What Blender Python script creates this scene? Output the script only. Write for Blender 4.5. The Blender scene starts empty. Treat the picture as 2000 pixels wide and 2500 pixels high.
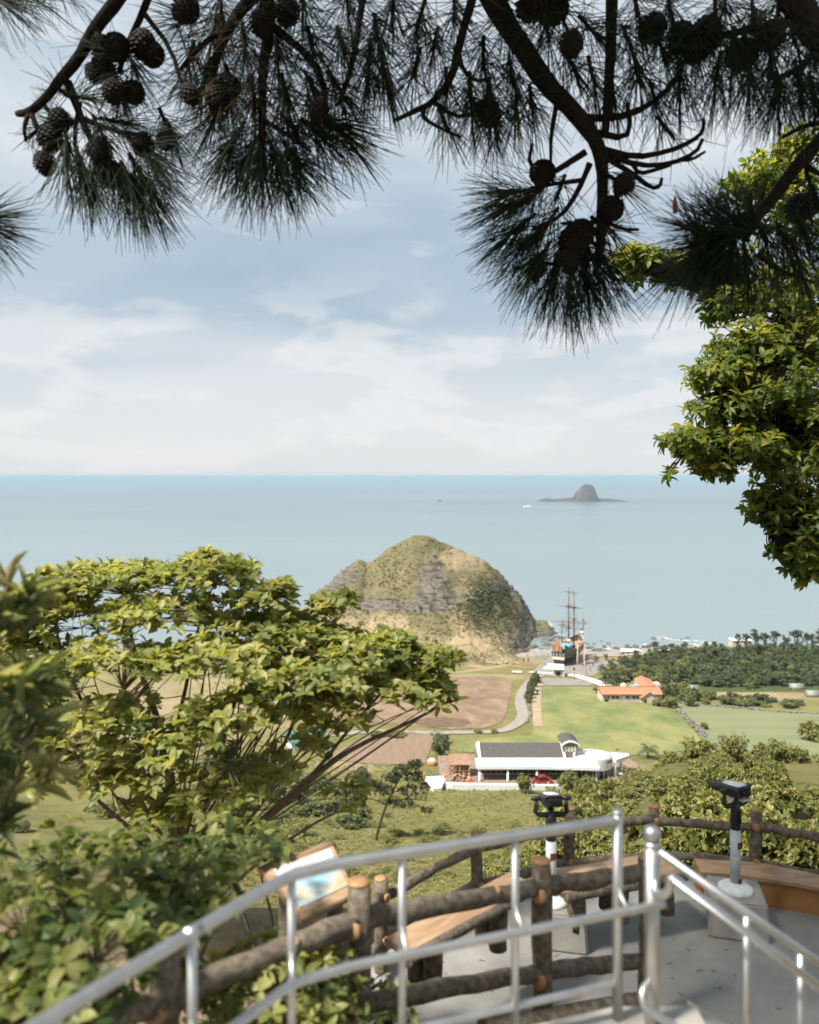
import bpy, bmesh, math, random
import numpy as np
from mathutils import Vector, Matrix, Euler, geometry
R = math.radians
random.seed(7)
RNG = np.random.default_rng(7)
SC = bpy.context.scene
COL = SC.collection
F, HY = 1921.0, 1163.0          # focal length in photo pixels, horizon row of the 2000 x 2500 photo
SEA = -83.0                     # eye level is z = 0

# ------------------------------------------------------------------ helpers
def P(px, py, d):
    return Vector(((px - 1000) / F * d, d, (HY - py) / F * d))

def tag(o, label=None, cat=None, group=None, kind=None):
    if label: o['label'] = label
    if cat: o['category'] = cat
    if group: o['group'] = group
    if kind: o['kind'] = kind
    return o

def thing(name, label, cat, loc=(0, 0, 0), rz=0.0, group=None):
    o = bpy.data.objects.new(name, None)
    o.empty_display_size = 0.2
    COL.objects.link(o)
    o.location = loc
    o.rotation_euler = (0, 0, rz)
    return tag(o, label, cat, group)

def copy_tree(o, parent=None):
    c = o.copy(); COL.objects.link(c)
    if parent is not None: c.parent = parent
    for ch in list(o.children):
        copy_tree(ch, c)
    return c

class MB:
    """collects shapes and links them as one mesh object"""
    def __init__(s): s.v = []; s.f = []; s.sm = []
    def add(s, vs, fs, smooth=False):
        b = len(s.v); s.v += [tuple(v) for v in vs]
        for f in fs: s.f.append(tuple(b + i for i in f)); s.sm.append(smooth)
        return s
    def box(s, c, size, rz=0.0, M=None):
        x, y, z = [a / 2 for a in size]
        vs = [Vector((sx * x, sy * y, sz * z)) for sx in (-1, 1) for sy in (-1, 1) for sz in (-1, 1)]
        if M is None: M = Matrix.Rotation(rz, 3, 'Z')
        vs = [M @ v + Vector(c) for v in vs]
        return s.add(vs, [(0, 1, 3, 2), (4, 6, 7, 5), (0, 4, 5, 1), (2, 3, 7, 6), (0, 2, 6, 4), (1, 5, 7, 3)])
    def bx(s, x0, x1, y0, y1, z0, z1):
        return s.box(((x0 + x1) / 2, (y0 + y1) / 2, (z0 + z1) / 2), (x1 - x0, y1 - y0, z1 - z0))
    def tube(s, pts, rad, n=8, caps=True, smooth=True, wob=0.0):
        pts = [Vector(p) for p in pts]; m = len(pts)
        if not hasattr(rad, '__len__'): rad = [rad] * m
        vs = []; ref = None
        for i, p in enumerate(pts):
            t = (pts[min(i + 1, m - 1)] - pts[max(i - 1, 0)])
            if t.length < 1e-9: t = Vector((0, 0, 1))
            t.normalize()
            if ref is None:
                ref = Vector((0, 0, 1)) if abs(t.z) < 0.9 else Vector((1, 0, 0))
            a = (ref - t * ref.dot(t))
            if a.length < 1e-6: a = t.orthogonal()
            a.normalize(); ref = a; b = t.cross(a)
            for k in range(n):
                th = 2 * math.pi * k / n
                r = rad[i] * (1 + (random.uniform(-wob, wob) if wob else 0))
                vs.append(p + a * (r * math.cos(th)) + b * (r * math.sin(th)))
        fs = []
        for i in range(m - 1):
            for k in range(n):
                k2 = (k + 1) % n
                fs.append((i * n + k, i * n + k2, (i + 1) * n + k2, (i + 1) * n + k))
        s.add(vs, fs, smooth)
        if caps:
            b = len(s.v) - m * n
            s.f.append(tuple(b + k for k in range(n))[::-1]); s.sm.append(False)
            s.f.append(tuple(b + (m - 1) * n + k for k in range(n))); s.sm.append(False)
        return s
    def lathe(s, prof, c=(0, 0, 0), n=16, smooth=True, M=None):
        vs = []; c = Vector(c)
        for r, z in prof:
            for k in range(n):
                th = 2 * math.pi * k / n
                v = Vector((r * math.cos(th), r * math.sin(th), z))
                if M is not None: v = M @ v
                vs.append(c + v)
        fs = []
        for i in range(len(prof) - 1):
            for k in range(n):
                k2 = (k + 1) % n
                fs.append((i * n + k, i * n + k2, (i + 1) * n + k2, (i + 1) * n + k))
        fs.append(tuple(range(n))[::-1])
        fs.append(tuple((len(prof) - 1) * n + k for k in range(n)))
        return s.add(vs, fs, smooth)
    def prism(s, poly, z0, z1, M=None, off=(0, 0, 0)):
        n = len(poly); off = Vector(off)
        vs = [Vector((x, y, z0)) for x, y in poly] + [Vector((x, y, z1)) for x, y in poly]
        if M is not None: vs = [M @ v for v in vs]
        vs = [v + off for v in vs]
        fs = [tuple(range(n))[::-1], tuple(range(n, 2 * n))]
        for i in range(n):
            j = (i + 1) % n
            fs.append((i, j, n + j, n + i))
        return s.add(vs, fs)
    def hull8(s, lo, hi):
        """box from 4 lower and 4 upper points"""
        return s.add(list(lo) + list(hi), [(3, 2, 1, 0), (4, 5, 6, 7), (0, 1, 5, 4), (1, 2, 6, 5), (2, 3, 7, 6), (3, 0, 4, 7)])
    def build(s, name, mat, parent=None, world=False, bevel=0.0, seg=2):
        me = bpy.data.meshes.new(name)
        vs = s.v
        if world and parent is not None:
            l = parent.location; vs = [(x - l.x, y - l.y, z - l.z) for x, y, z in vs]
        me.from_pydata(vs, [], s.f)
        me.polygons.foreach_set('use_smooth', s.sm)
        bm = bmesh.new(); bm.from_mesh(me)
        bmesh.ops.recalc_face_normals(bm, faces=bm.faces)
        if bevel > 0:
            es = [e for e in bm.edges if len(e.link_faces) == 2 and e.calc_face_angle(0) > 0.6]
            bmesh.ops.bevel(bm, geom=es, offset=bevel, segments=seg, affect='EDGES', clamp_overlap=True)
        bm.to_mesh(me); bm.free()
        if mat: me.materials.append(mat)
        o = bpy.data.objects.new(name, me); COL.objects.link(o)
        if parent is not None: o.parent = parent
        return o

def np_mesh(name, V, T, mat, parent=None, tint=None, smooth=True, world=True):
    V = np.asarray(V, dtype=np.float32).reshape(-1, 3)
    if parent is not None and world: V = V - np.array(parent.location, dtype=np.float32)
    T = np.asarray(T, dtype=np.int32); m, k = T.shape
    me = bpy.data.meshes.new(name)
    me.vertices.add(len(V)); me.vertices.foreach_set('co', V.ravel())
    me.loops.add(m * k); me.loops.foreach_set('vertex_index', T.ravel())
    me.polygons.add(m); me.polygons.foreach_set('loop_start', np.arange(0, m * k, k, dtype=np.int32))
    me.polygons.foreach_set('use_smooth', np.full(m, smooth))
    me.update(calc_edges=True)
    if tint is not None:
        a = me.attributes.new('tint', 'FLOAT', 'POINT'); a.data.foreach_set('value', np.asarray(tint, dtype=np.float32))
    if mat: me.materials.append(mat)
    o = bpy.data.objects.new(name, me); COL.objects.link(o)
    if parent is not None: o.parent = parent
    return o

def nrm(a): return a / (np.linalg.norm(a, axis=-1, keepdims=True) + 1e-9)

# leaf: 8 points, 8 triangles, folded along the midrib and drooping at the tip
LT = np.array([(0, 2, 1), (0, 3, 2), (1, 2, 5), (1, 5, 4), (2, 3, 6), (2, 6, 5), (4, 5, 7), (5, 6, 7)])
def leaf_geo(p, D, N, L, W, fold=0.12, droop=0.18, wide=0.45):
    S = np.cross(D, N); L = L[:, None]; W = W[:, None]
    def pt(u, s, h): return p + D * (L * u) + S * (W * s) + N * (L * h)
    a = 0.30 if wide < 0.5 else 0.42
    b = 0.68 if wide < 0.5 else 0.76
    V = np.stack([pt(0, 0, 0), pt(a, -1, fold * .6), pt(a, 0, 0), pt(a, 1, fold * .6),
                  pt(b, -.82, fold * .5 - droop * .4), pt(b, 0, -droop * .4), pt(b, .82, fold * .5 - droop * .4),
                  pt(1.0, 0, -droop)], axis=1)
    n = len(p)
    T = (np.arange(n)[:, None, None] * 8 + LT[None]).reshape(-1, 3)
    return V.reshape(-1, 3), T

def rosettes(tips, axes, n, L, W, th=(45, 85), tint=None, fold=.12, droop=.2, wide=.45, along=0.0, jit=.25, lp=0.6):
    """n leaves around each tip; returns V, T, tint per vertex"""
    m = len(tips)
    ax = nrm(axes)
    ref = np.where(np.abs(ax[:, 2:3]) < .9, np.array([[0, 0, 1.]]), np.array([[1., 0, 0]]))
    u = nrm(np.cross(ax, ref)); w = np.cross(ax, u)
    ph = (np.arange(n)[None, :] * 2.399 + RNG.uniform(0, 6.28, (m, 1)) + RNG.normal(0, .2, (m, n)))
    t = np.radians(RNG.uniform(th[0], th[1], (m, n)))
    rad = u[:, None] * np.cos(ph)[..., None] + w[:, None] * np.sin(ph)[..., None]
    D = ax[:, None] * np.cos(t)[..., None] + rad * np.sin(t)[..., None]
    N = ax[:, None] * np.sin(t)[..., None] - rad * np.cos(t)[..., None]
    D = nrm(D + RNG.normal(0, jit * .4, D.shape)); N = nrm(N + RNG.normal(0, jit, N.shape))
    N = nrm(N - D * (N * D).sum(-1, keepdims=True))
    p = tips[:, None] - ax[:, None] * (RNG.uniform(0, 1, (m, n)) * along)[..., None]
    Ls = L * RNG.uniform(lp, 1.15, (m, n)); Ws = W * Ls / L * RNG.uniform(.85, 1.15, (m, n))
    V, T = leaf_geo(p.reshape(-1, 3), D.reshape(-1, 3), N.reshape(-1, 3), Ls.ravel(), Ws.ravel(), fold, droop, wide)
    if tint is None: tint = RNG.uniform(0, 1, m)
    tt = np.clip(tint[:, None] + RNG.normal(0, .13, (m, n)), 0, 1)
    return V, T, np.repeat(tt.ravel(), 8)

def bow(a, b, n, sag=0.1, rnd=0.05):
    """curved polyline from a to b"""
    a, b = Vector(a), Vector(b); L = (b - a).length
    off = Vector((random.gauss(0, rnd), random.gauss(0, rnd), sag)) * L
    return [a.lerp(b, i / n) + off * (4 * (i / n) * (1 - i / n)) * .5 for i in range(n + 1)]

def grow(name, label, cat, base, limbs, lobes, tips, leaf, bark, leafm, parent=None, group=None,
         upbias=.35, up=.6, out=.5, shell=(.55, 1.05), tshift=0.0, twig=.008, tw_sag=.05, leafname='leaves', trunkname='trunk', twign=3):
    """a woody plant: limbs = list of (polyline, r0, r1); lobes = list of (centre, (rx, ry, rz), weight)"""
    root = thing(name, label, cat, base, 0, group) if parent is None else parent
    mb = MB(); nodes = []
    for pl, r0, r1 in limbs:
        n = len(pl)
        mb.tube(pl, [r0 + (r1 - r0) * i / (n - 1) for i in range(n)], 7, wob=.08)
        for i in range(n - 1):
            for t in (0, .34, .67):
                nodes.append(Vector(pl[i]).lerp(Vector(pl[i + 1]), t))
        nodes.append(Vector(pl[-1]))
    NA = np.array([tuple(v) for v in nodes])
    w = np.array([l[2] for l in lobes], float); w /= w.sum()
    cnt = RNG.multinomial(tips, w)
    TP = []; AX = []; TI = []
    for (c, r, _), k in zip(lobes, cnt):
        c = np.array(tuple(c)); r = np.array(r)
        d = RNG.normal(0, 1, (k, 3)); d[:, 2] += upbias; d = nrm(d)
        s = RNG.uniform(shell[0], shell[1], (k, 1)) ** .7
        pt = c + d * r * s
        TP.append(pt); a = nrm(d / r) * out + np.array([0, 0, up]) + RNG.normal(0, .22, (k, 3))
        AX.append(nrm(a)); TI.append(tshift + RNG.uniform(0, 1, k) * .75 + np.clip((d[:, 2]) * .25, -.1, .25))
    TP = np.concatenate(TP); AX = np.concatenate(AX); TI = np.concatenate(TI)
    # twigs
    for i in range(len(TP)):
        dd = np.linalg.norm(NA - TP[i], axis=1) + np.where(NA[:, 2] > TP[i, 2], .3 * np.abs(NA[:, 2] - TP[i, 2]), 0)
        j = int(dd.argmin()); a = Vector(NA[j]); b = Vector(TP[i])
        if (b - a).length < twig * 3: continue
        pl = bow(a, b, twign, -tw_sag, .08)
        mb.tube(pl, [twig * 1.5 + (twig * .6 - twig * 1.5) * q / twign for q in range(twign + 1)], 4, caps=False)
    mb.build(trunkname, bark, root, world=True)
    V, T, ti = rosettes(TP, AX, tint=TI, **leaf)
    np_mesh(leafname, V, T, leafm, root, ti)
    return root

# ------------------------------------------------------------------ materials
def _nt(name):
    m = bpy.data.materials.new(name); m.use_nodes = True
    nt = m.node_tree; nt.nodes.clear()
    out = nt.nodes.new('ShaderNodeOutputMaterial')
    return m, nt, out
def _n(nt, t, **kw):
    n = nt.nodes.new(t)
    for k, v in kw.items():
        if k in n.inputs: n.inputs[k].default_value = v
        else: setattr(n, k, v)
    return n
def ramp(nt, stops):
    r = nt.nodes.new('ShaderNodeValToRGB'); e = r.color_ramp.elements
    while len(e) < len(stops): e.new(.5)
    for i, (p, c) in enumerate(stops):
        e[i].position = p; e[i].color = (c[0], c[1], c[2], 1)
    return r
def noise_mat(name, stops, scale=4, detail=6, rough=.8, bump=.3, bdist=.02, metallic=0, spec=.3, stretch=None, bscale=None, noise_rough=.6):
    m, nt, out = _nt(name)
    bs = _n(nt, 'ShaderNodeBsdfPrincipled', Roughness=rough, Metallic=metallic)
    bs.inputs['Specular IOR Level'].default_value = spec
    tc = _n(nt, 'ShaderNodeTexCoord'); mp = _n(nt, 'ShaderNodeMapping')
    if stretch: mp.inputs['Scale'].default_value = stretch
    nt.links.new(tc.outputs['Object'], mp.inputs['Vector'])
    nz = _n(nt, 'ShaderNodeTexNoise', Scale=scale, Detail=detail, Roughness=noise_rough)
    nt.links.new(mp.outputs[0], nz.inputs['Vector'])
    cr = ramp(nt, stops)
    nt.links.new(nz.outputs['Fac'], cr.inputs[0]); nt.links.new(cr.outputs[0], bs.inputs['Base Color'])
    if bump:
        n2 = _n(nt, 'ShaderNodeTexNoise', Scale=bscale or scale * 4, Detail=5)
        nt.links.new(mp.outputs[0], n2.inputs['Vector'])
        b = _n(nt, 'ShaderNodeBump', Strength=bump, Distance=bdist)
        nt.links.new(n2.outputs['Fac'], b.inputs['Height']); nt.links.new(b.outputs[0], bs.inputs['Normal'])
    nt.links.new(bs.outputs[0], out.inputs[0])
    return m
def flat(name, c, rough=.6, var=.15, scale=3, bump=0.05, metallic=0, spec=.4):
    lo = tuple(a * (1 - var) for a in c); hi = tuple(min(1, a * (1 + var)) for a in c)
    return noise_mat(name, [(.3, lo), (.7, hi)], scale, 4, rough, bump, .01, metallic, spec)
def leaf_mat(name, stops, rough=.45, trans=.35, tcol=1.3, spec=.35):
    m, nt, out = _nt(name)
    at = _n(nt, 'ShaderNodeAttribute'); at.attribute_name = 'tint'
    cr = ramp(nt, stops); nt.links.new(at.outputs['Fac'], cr.inputs[0])
    bs = _n(nt, 'ShaderNodeBsdfPrincipled', Roughness=rough); bs.inputs['Specular IOR Level'].default_value = spec
    tr = _n(nt, 'ShaderNodeBsdfTranslucent')
    mul = _n(nt, 'ShaderNodeMix'); mul.data_type = 'RGBA'; mul.blend_type = 'MULTIPLY'; mul.inputs[0].default_value = 1
    mul.inputs[7].default_value = (tcol * 1.05, tcol, tcol * .5, 1)
    nt.links.new(cr.outputs[0], mul.inputs[6])
    mx = _n(nt, 'ShaderNodeMixShader'); mx.inputs[0].default_value = trans
    nt.links.new(cr.outputs[0], bs.inputs['Base Color']); nt.links.new(mul.outputs[2], tr.inputs['Color'])
    nt.links.new(bs.outputs[0], mx.inputs[1]); nt.links.new(tr.outputs[0], mx.inputs[2])
    nt.links.new(mx.outputs[0], out.inputs[0])
    return m

M = {}
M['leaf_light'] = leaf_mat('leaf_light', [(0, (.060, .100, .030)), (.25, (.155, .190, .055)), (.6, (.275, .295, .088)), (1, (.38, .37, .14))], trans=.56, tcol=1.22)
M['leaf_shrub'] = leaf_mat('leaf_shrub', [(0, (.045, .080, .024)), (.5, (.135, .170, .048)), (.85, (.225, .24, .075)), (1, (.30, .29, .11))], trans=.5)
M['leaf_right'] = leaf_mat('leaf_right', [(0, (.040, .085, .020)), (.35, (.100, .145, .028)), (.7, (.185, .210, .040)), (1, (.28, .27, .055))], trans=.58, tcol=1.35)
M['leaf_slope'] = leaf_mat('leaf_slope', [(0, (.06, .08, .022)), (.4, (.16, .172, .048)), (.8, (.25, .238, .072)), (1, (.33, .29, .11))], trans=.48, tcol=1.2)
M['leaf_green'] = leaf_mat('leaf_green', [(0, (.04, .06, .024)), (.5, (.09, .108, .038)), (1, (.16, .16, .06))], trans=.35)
M['leaf_olive'] = leaf_mat('leaf_olive', [(0, (.055, .090, .045)), (.5, (.15, .185, .08)), (.8, (.28, .29, .135)), (1, (.40, .38, .20))], rough=.42, trans=.5)
M['leaf_pinefar'] = leaf_mat('leaf_pinefar', [(0, (.045, .070, .036)), (.5, (.088, .112, .052)), (1, (.155, .158, .070))], trans=.3)
M['leaf_pinemid'] = leaf_mat('leaf_pinemid', [(0, (.022, .03, .012)), (.5, (.046, .054, .02)), (1, (.085, .088, .03))], trans=.2)
M['leaf_palm'] = leaf_mat('leaf_palm', [(0, (.05, .06, .02)), (.5, (.09, .095, .03)), (1, (.14, .12, .05))], trans=.15)
M['needle'] = leaf_mat('needle', [(0, (.008, .018, .008)), (.55, (.018, .034, .012)), (.78, (.036, .050, .014)), (.9, (.07, .075, .024)), (1, (.13, .055, .018))], rough=.5, trans=.12, spec=.15)
M['grass'] = leaf_mat('grass', [(0, (.17, .18, .055)), (.5, (.25, .235, .08)), (1, (.34, .30, .13))], trans=.55, tcol=1.15)
M['bark'] = noise_mat('bark', [(.3, (.035, .026, .018)), (.7, (.10, .075, .05))], 18, 6, .9, .5, .01)
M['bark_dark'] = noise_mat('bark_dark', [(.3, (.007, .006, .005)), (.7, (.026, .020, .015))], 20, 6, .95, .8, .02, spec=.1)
M['stem'] = noise_mat('stem', [(.3, (.085, .068, .042)), (.7, (.21, .165, .105))], 14, 5, .85, .3, .01)
M['log'] = noise_mat('log', [(.28, (.040, .032, .024)), (.5, (.135, .108, .078)), (.75, (.25, .215, .165))], 5, 8, .85, .8, .02, stretch=(3, 3, 3), bscale=26)
M['cut'] = noise_mat('cut', [(.3, (.24, .115, .045)), (.7, (.38, .225, .115))], 9, 4, .75, .15, .01)
M['plank'] = noise_mat('plank', [(.3, (.27, .16, .085)), (.7, (.42, .29, .18))], 3, 5, .75, .2, .01, stretch=(1, 6, 6))
M['bench_wood'] = noise_mat('bench_wood', [(.3, (.25, .10, .03)), (.7, (.38, .19, .07))], 3, 5, .7, .2, .01)
M['steel'] = noise_mat('steel', [(.3, (.40, .40, .395)), (.7, (.52, .52, .515))], 8, 4, .46, .04, .004, metallic=1)
M['black_paint'] = flat('black_paint', (.018, .022, .022), .38, .3, 8, .05)
M['worn_white'] = noise_mat('worn_white', [(.30, (.45, .45, .44)), (.5, (.68, .69, .69))], 9, 6, .55, .1, .01)
M['pole_grey'] = noise_mat('pole_grey', [(.3, (.34, .36, .36)), (.65, (.52, .54, .54))], 6, 6, .5, .1, .01)
M['rust'] = flat('rust', (.10, .035, .02), .8, .4, 12)
M['glass_dark'] = flat('glass_dark', (.006, .010, .012), .08, .2, 2, 0, spec=.6)
M['concrete'] = noise_mat('concrete', [(.3, (.24, .225, .195)), (.7, (.36, .34, .30))], 3, 8, .85, .25, .01)
M['terrace'] = noise_mat('terrace', [(.28, (.105, .10, .088)), (.42, (.185, .18, .165)), (.55, (.23, .225, .21)), (.70, (.32, .315, .30))], .62, 13, .7, .25, .012, noise_rough=.76)
M['white'] = noise_mat('white_render', [(.3, (.50, .515, .53)), (.7, (.59, .60, .61))], 1.2, 6, .6, .05, .01)
M['white_blue'] = noise_mat('pale_roof', [(.3, (.50, .58, .64)), (.7, (.58, .65, .70))], .8, 5, .5, .05, .01)
M['roof_grey'] = noise_mat('roof_grey', [(.3, (.050, .046, .043)), (.7, (.082, .076, .070))], 2, 8, .8, .3, .02)
M['brick_brown'] = noise_mat('brick_brown', [(.3, (.13, .10, .065)), (.7, (.22, .175, .12))], 3, 6, .85, .2, .02)
M['yellow'] = flat('yellow_panel', (.42, .25, .03), .6, .25, 2)
M['orange_tile'] = noise_mat('orange_tile', [(.3, (.275, .105, .052)), (.7, (.38, .175, .10))], 1.2, 7, .8, .3, .03)
M['house_wall'] = noise_mat('house_wall', [(.3, (.34, .30, .25)), (.7, (.50, .45, .385))], 1.0, 7, .85, .1, .01)
M['teal'] = noise_mat('teal_roof', [(.3, (.035, .115, .10)), (.7, (.07, .18, .155))], 2, 4, .5, .05, .01)
M['teal_tank'] = flat('teal_tank', (.08, .42, .46), .5)
M['ship_hull'] = noise_mat('ship_hull', [(.3, (.10, .085, .068)), (.7, (.19, .165, .13))], 1.5, 6, .85, .3, .03, stretch=(1, .2, 4))
M['ship_dark'] = flat('ship_dark', (.016, .022, .022), .6, .4)
M['gold'] = noise_mat('ship_gold', [(.3, (.22, .115, .045)), (.7, (.40, .255, .12))], 2.5, 6, .6, .1, .01)
M['ship_red'] = flat('ship_red', (.25, .09, .04), .7, .3)
M['sky_blue'] = flat('blue_deck', (.20, .42, .55), .6, .15)
M['mast'] = flat('mast_wood', (.13, .07, .045), .8, .3)
M['beige'] = noise_mat('beige', [(.3, (.42, .35, .27)), (.7, (.56, .50, .41))], .7, 6, .8, .1, .01)
M['yellow_wall'] = noise_mat('yellow_wall', [(.3, (.42, .30, .13)), (.7, (.56, .43, .22))], .5, 6, .8, .1, .01)
M['red_car'] = flat('red_car', (.22, .028, .018), .3, .08, 4, 0, spec=.6)
M['rubber'] = flat('rubber', (.015, .015, .015), .8)
M['orange_cone'] = flat('orange_cone', (.72, .17, .03), .5, .1)
M['rock'] = noise_mat('rock', [(.3, (.075, .07, .06)), (.7, (.21, .19, .165))], .7, 9, .9, .8, .15)
M['rock_shore'] = noise_mat('rock_shore', [(.3, (.03, .03, .03)), (.7, (.13, .12, .105))], .5, 9, .9, .8, .2)
M['islet'] = noise_mat('islet_rock', [(.3, (.035, .036, .036)), (.7, (.085, .083, .078))], .03, 8, .95, .6, 3)
M['foam'] = flat('foam', (.72, .74, .74), .7, .05, .1)
M['wood_brown'] = noise_mat('wood_brown', [(.3, (.16, .085, .05)), (.7, (.30, .19, .125))], 2, 6, .85, .2, .02)
M['white_boat'] = flat('white_boat', (.75, .76, .76), .5, .05)
M['skin'] = flat('clothing_dark', (.06, .055, .06), .8, .4)
M['dirty_white'] = flat('dirty_white', (.62, .61, .58), .7, .12, 1)
from mathutils import noise as mn
def fbm(x, y, z=0.0, o=5): return mn.fractal(Vector((x, y, z)), 1.0, 2.0, o)

# ------------------------------------------------------------------ camera
cam = bpy.data.cameras.new('camera'); cam_o = bpy.data.objects.new('camera', cam); COL.objects.link(cam_o)
cam.sensor_fit = 'HORIZONTAL'; cam.sensor_width = 36.0; cam.lens = 36.0 * F / 2000.0
cam.shift_y = -(1250 - HY) / 2000.0
cam_o.location = (0, 0, 0); cam_o.rotation_euler = (R(90), 0, 0)
cam.clip_start = 0.05; cam.clip_end = 400000
cam.dof.use_dof = True; cam.dof.focus_distance = 17.0; cam.dof.aperture_fstop = 1.05
SC.camera = cam_o

# ------------------------------------------------------------------ light and sky
SUN = Vector((-0.50, -0.30, 0.81)).normalized()
sun = bpy.data.lights.new('sun', 'SUN'); sun.energy = 2.65; sun.angle = R(8.0); sun.color = (1.0, .945, .86)
sun_o = bpy.data.objects.new('sun', sun); COL.objects.link(sun_o)
sun_o.rotation_euler = (-SUN).to_track_quat('-Z', 'Y').to_euler()
W = bpy.data.worlds.new('World'); SC.world = W; W.use_nodes = True
nt = W.node_tree; nt.nodes.clear(); L = nt.links.new
wo = nt.nodes.new('ShaderNodeOutputWorld'); bg = nt.nodes.new('ShaderNodeBackground')
sky = nt.nodes.new('ShaderNodeTexSky'); sky.sky_type = 'NISHITA'; sky.sun_disc = False
sky.sun_elevation = math.asin(SUN.z); sky.sun_rotation = math.atan2(SUN.x, SUN.y)
sky.air_density = 1.0; sky.dust_density = 2.0; sky.ozone_density = 1.0
tc = nt.nodes.new('ShaderNodeTexCoord')
sep = nt.nodes.new('ShaderNodeSeparateXYZ'); L(tc.outputs['Generated'], sep.inputs[0])
def mth(op, a, b=None, c=None, clamp=False):
    n = nt.nodes.new('ShaderNodeMath'); n.operation = op; n.use_clamp = clamp
    for i, v in enumerate((a, b, c)):
        if v is None: continue
        if isinstance(v, (int, float)): n.inputs[i].default_value = v
        else: L(v, n.inputs[i])
    return n.outputs[0]
def comb(x, y, z):
    n = nt.nodes.new('ShaderNodeCombineXYZ')
    for i, v in enumerate((x, y, z)):
        if isinstance(v, (int, float)): n.inputs[i].default_value = v
        else: L(v, n.inputs[i])
    return n.outputs[0]
def nzt(vec, scale, detail, rough=.55, dist=0.0):
    n = nt.nodes.new('ShaderNodeTexNoise'); n.inputs['Scale'].default_value = scale; n.inputs['Detail'].default_value = detail
    n.inputs['Roughness'].default_value = rough; n.inputs['Distortion'].default_value = dist
    L(vec, n.inputs['Vector']); return n.outputs['Fac']
def mapr(v, a, b, c=0.0, d=1.0):
    n = nt.nodes.new('ShaderNodeMapRange'); n.interpolation_type = 'SMOOTHSTEP'
    L(v, n.inputs[0])
    for i, q in enumerate((a, b, c, d)): n.inputs[i + 1].default_value = q
    return n.outputs[0]
def mixc(f, a, b):
    n = nt.nodes.new('ShaderNodeMix'); n.data_type = 'RGBA'
    if isinstance(f, (int, float)): n.inputs[0].default_value = f
    else: L(f, n.inputs[0])
    for i, v in ((6, a), (7, b)):
        if isinstance(v, tuple): n.inputs[i].default_value = (*v, 1)
        else: L(v, n.inputs[i])
    return n.outputs[2]
dx, dy, dz = sep.outputs
zc = mth('MAXIMUM', dz, 0.0)
den = mth('ADD', zc, .10)
pl = comb(mth('DIVIDE', dx, den), mth('DIVIDE', dy, den), 3.7)       # layer of cloud seen in perspective
def sphv(sx, sz, off=0.0): return comb(mth('MULTIPLY', dx, sx), mth('MULTIPLY', dy, sx), mth('MULTIPLY_ADD', dz, sz, off))
veil = mapr(nzt(pl, .50, 7, .52, .5), .36, .64)
soft = mapr(nzt(sphv(1.5, 5.5, 2.3), 1.0, 6, .5, .3), .38, .66)
streak = mapr(nzt(sphv(2.2, 15.0), 1.2, 7, .56, .6), .45, .66)
heapn = nzt(sphv(4.8, 14.0, 1.1), 1.3, 8, .50, .2)
heap = mapr(heapn, .48, .60)
heapsh = mapr(heapn, .55, .70)
heapband = mth('MULTIPLY', mapr(zc, .012, .04), mapr(zc, .27, .15))
band = mth('MULTIPLY', mapr(zc, .29, .37), mapr(zc, .60, .46))
c1 = mth('MULTIPLY', streak, .62)
c2 = mth('MAXIMUM', c1, mth('MULTIPLY', veil, mth('ADD', mth('MULTIPLY', band, .60), .28)))
clear = mth('MULTIPLY', mapr(zc, .15, .20), mapr(zc, .33, .27))
c3 = mth('MAXIMUM', c2, mth('MULTIPLY', soft, mth('MULTIPLY_ADD', clear, -.38, .55)))
cl = mth('MINIMUM', c3, .95)
blue = mixc(mapr(zc, .0, .24), (4.72, 4.85, 4.95), (2.12, 2.90, 3.50))
blue = mixc(mapr(zc, .30, .75), blue, (3.3, 3.85, 4.35))
base = mixc(.86, sky.outputs[0], blue)
white = mixc(mapr(zc, .0, .5), (5.05, 4.98, 5.0), (4.75, 4.95, 5.2))
lay = mixc(cl, base, white)
hcol = mixc(heapsh, (5.05, 5.05, 5.1), (4.55, 4.7, 4.85))
fin = mixc(mth('MULTIPLY', mth('MULTIPLY', heap, heapband), .66), lay, hcol)
L(fin, bg.inputs['Color']); bg.inputs['Strength'].default_value = 0.0425
L(bg.outputs[0], wo.inputs[0])
SC.view_settings.view_transform = 'Standard'; SC.view_settings.look = 'None'
SC.view_settings.exposure = 2.05; SC.view_settings.gamma = 1.0
SC.cycles.use_denoising = True
SC.cycles.max_bounces = 8; SC.cycles.transparent_max_bounces = 8
try: SC.cycles.volume_bounces = 1
except Exception: pass

# ------------------------------------------------------------------ ground
PY = [-60, -12, -4, 0, 3, 4.6, 5.4, 6.4, 8, 10.3, 12, 15, 20, 30, 40, 60, 80, 100, 120, 140, 152, 160, 200, 256, 324, 345, 370, 385, 400, 430, 600]
PZ = [14, 1, -1.9, -2.9, -3.6, -4.0, -4.5, -5.0, -5.35, -5.6, -7.4, -9.8, -13, -18.8, -24, -33.5, -41.3, -47.5, -53, -58, -61.0, -61.9, -66.4, -71.4, -77.9, -79.6, -82.0, -83.6, -86, -92, -100]
_ys = np.linspace(-60, 600, 6601); _zs = np.interp(_ys, PY, PZ)
def _smooth():
    z = _zs.copy()
    for k, lim in ((9, 14), (41, 60), (121, 600)):
        ker = np.ones(k) / k
        s = np.convolve(np.pad(_zs, k // 2, mode='edge'), ker, 'valid')
        m = _ys > {9: 11.5, 41: 22, 121: 62}[k]
        z[m] = s[m]
    return z
_zs = _smooth()
def sst(a, b, x):
    t = min(1, max(0, (x - a) / (b - a))); return t * t * (3 - 2 * t)
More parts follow.
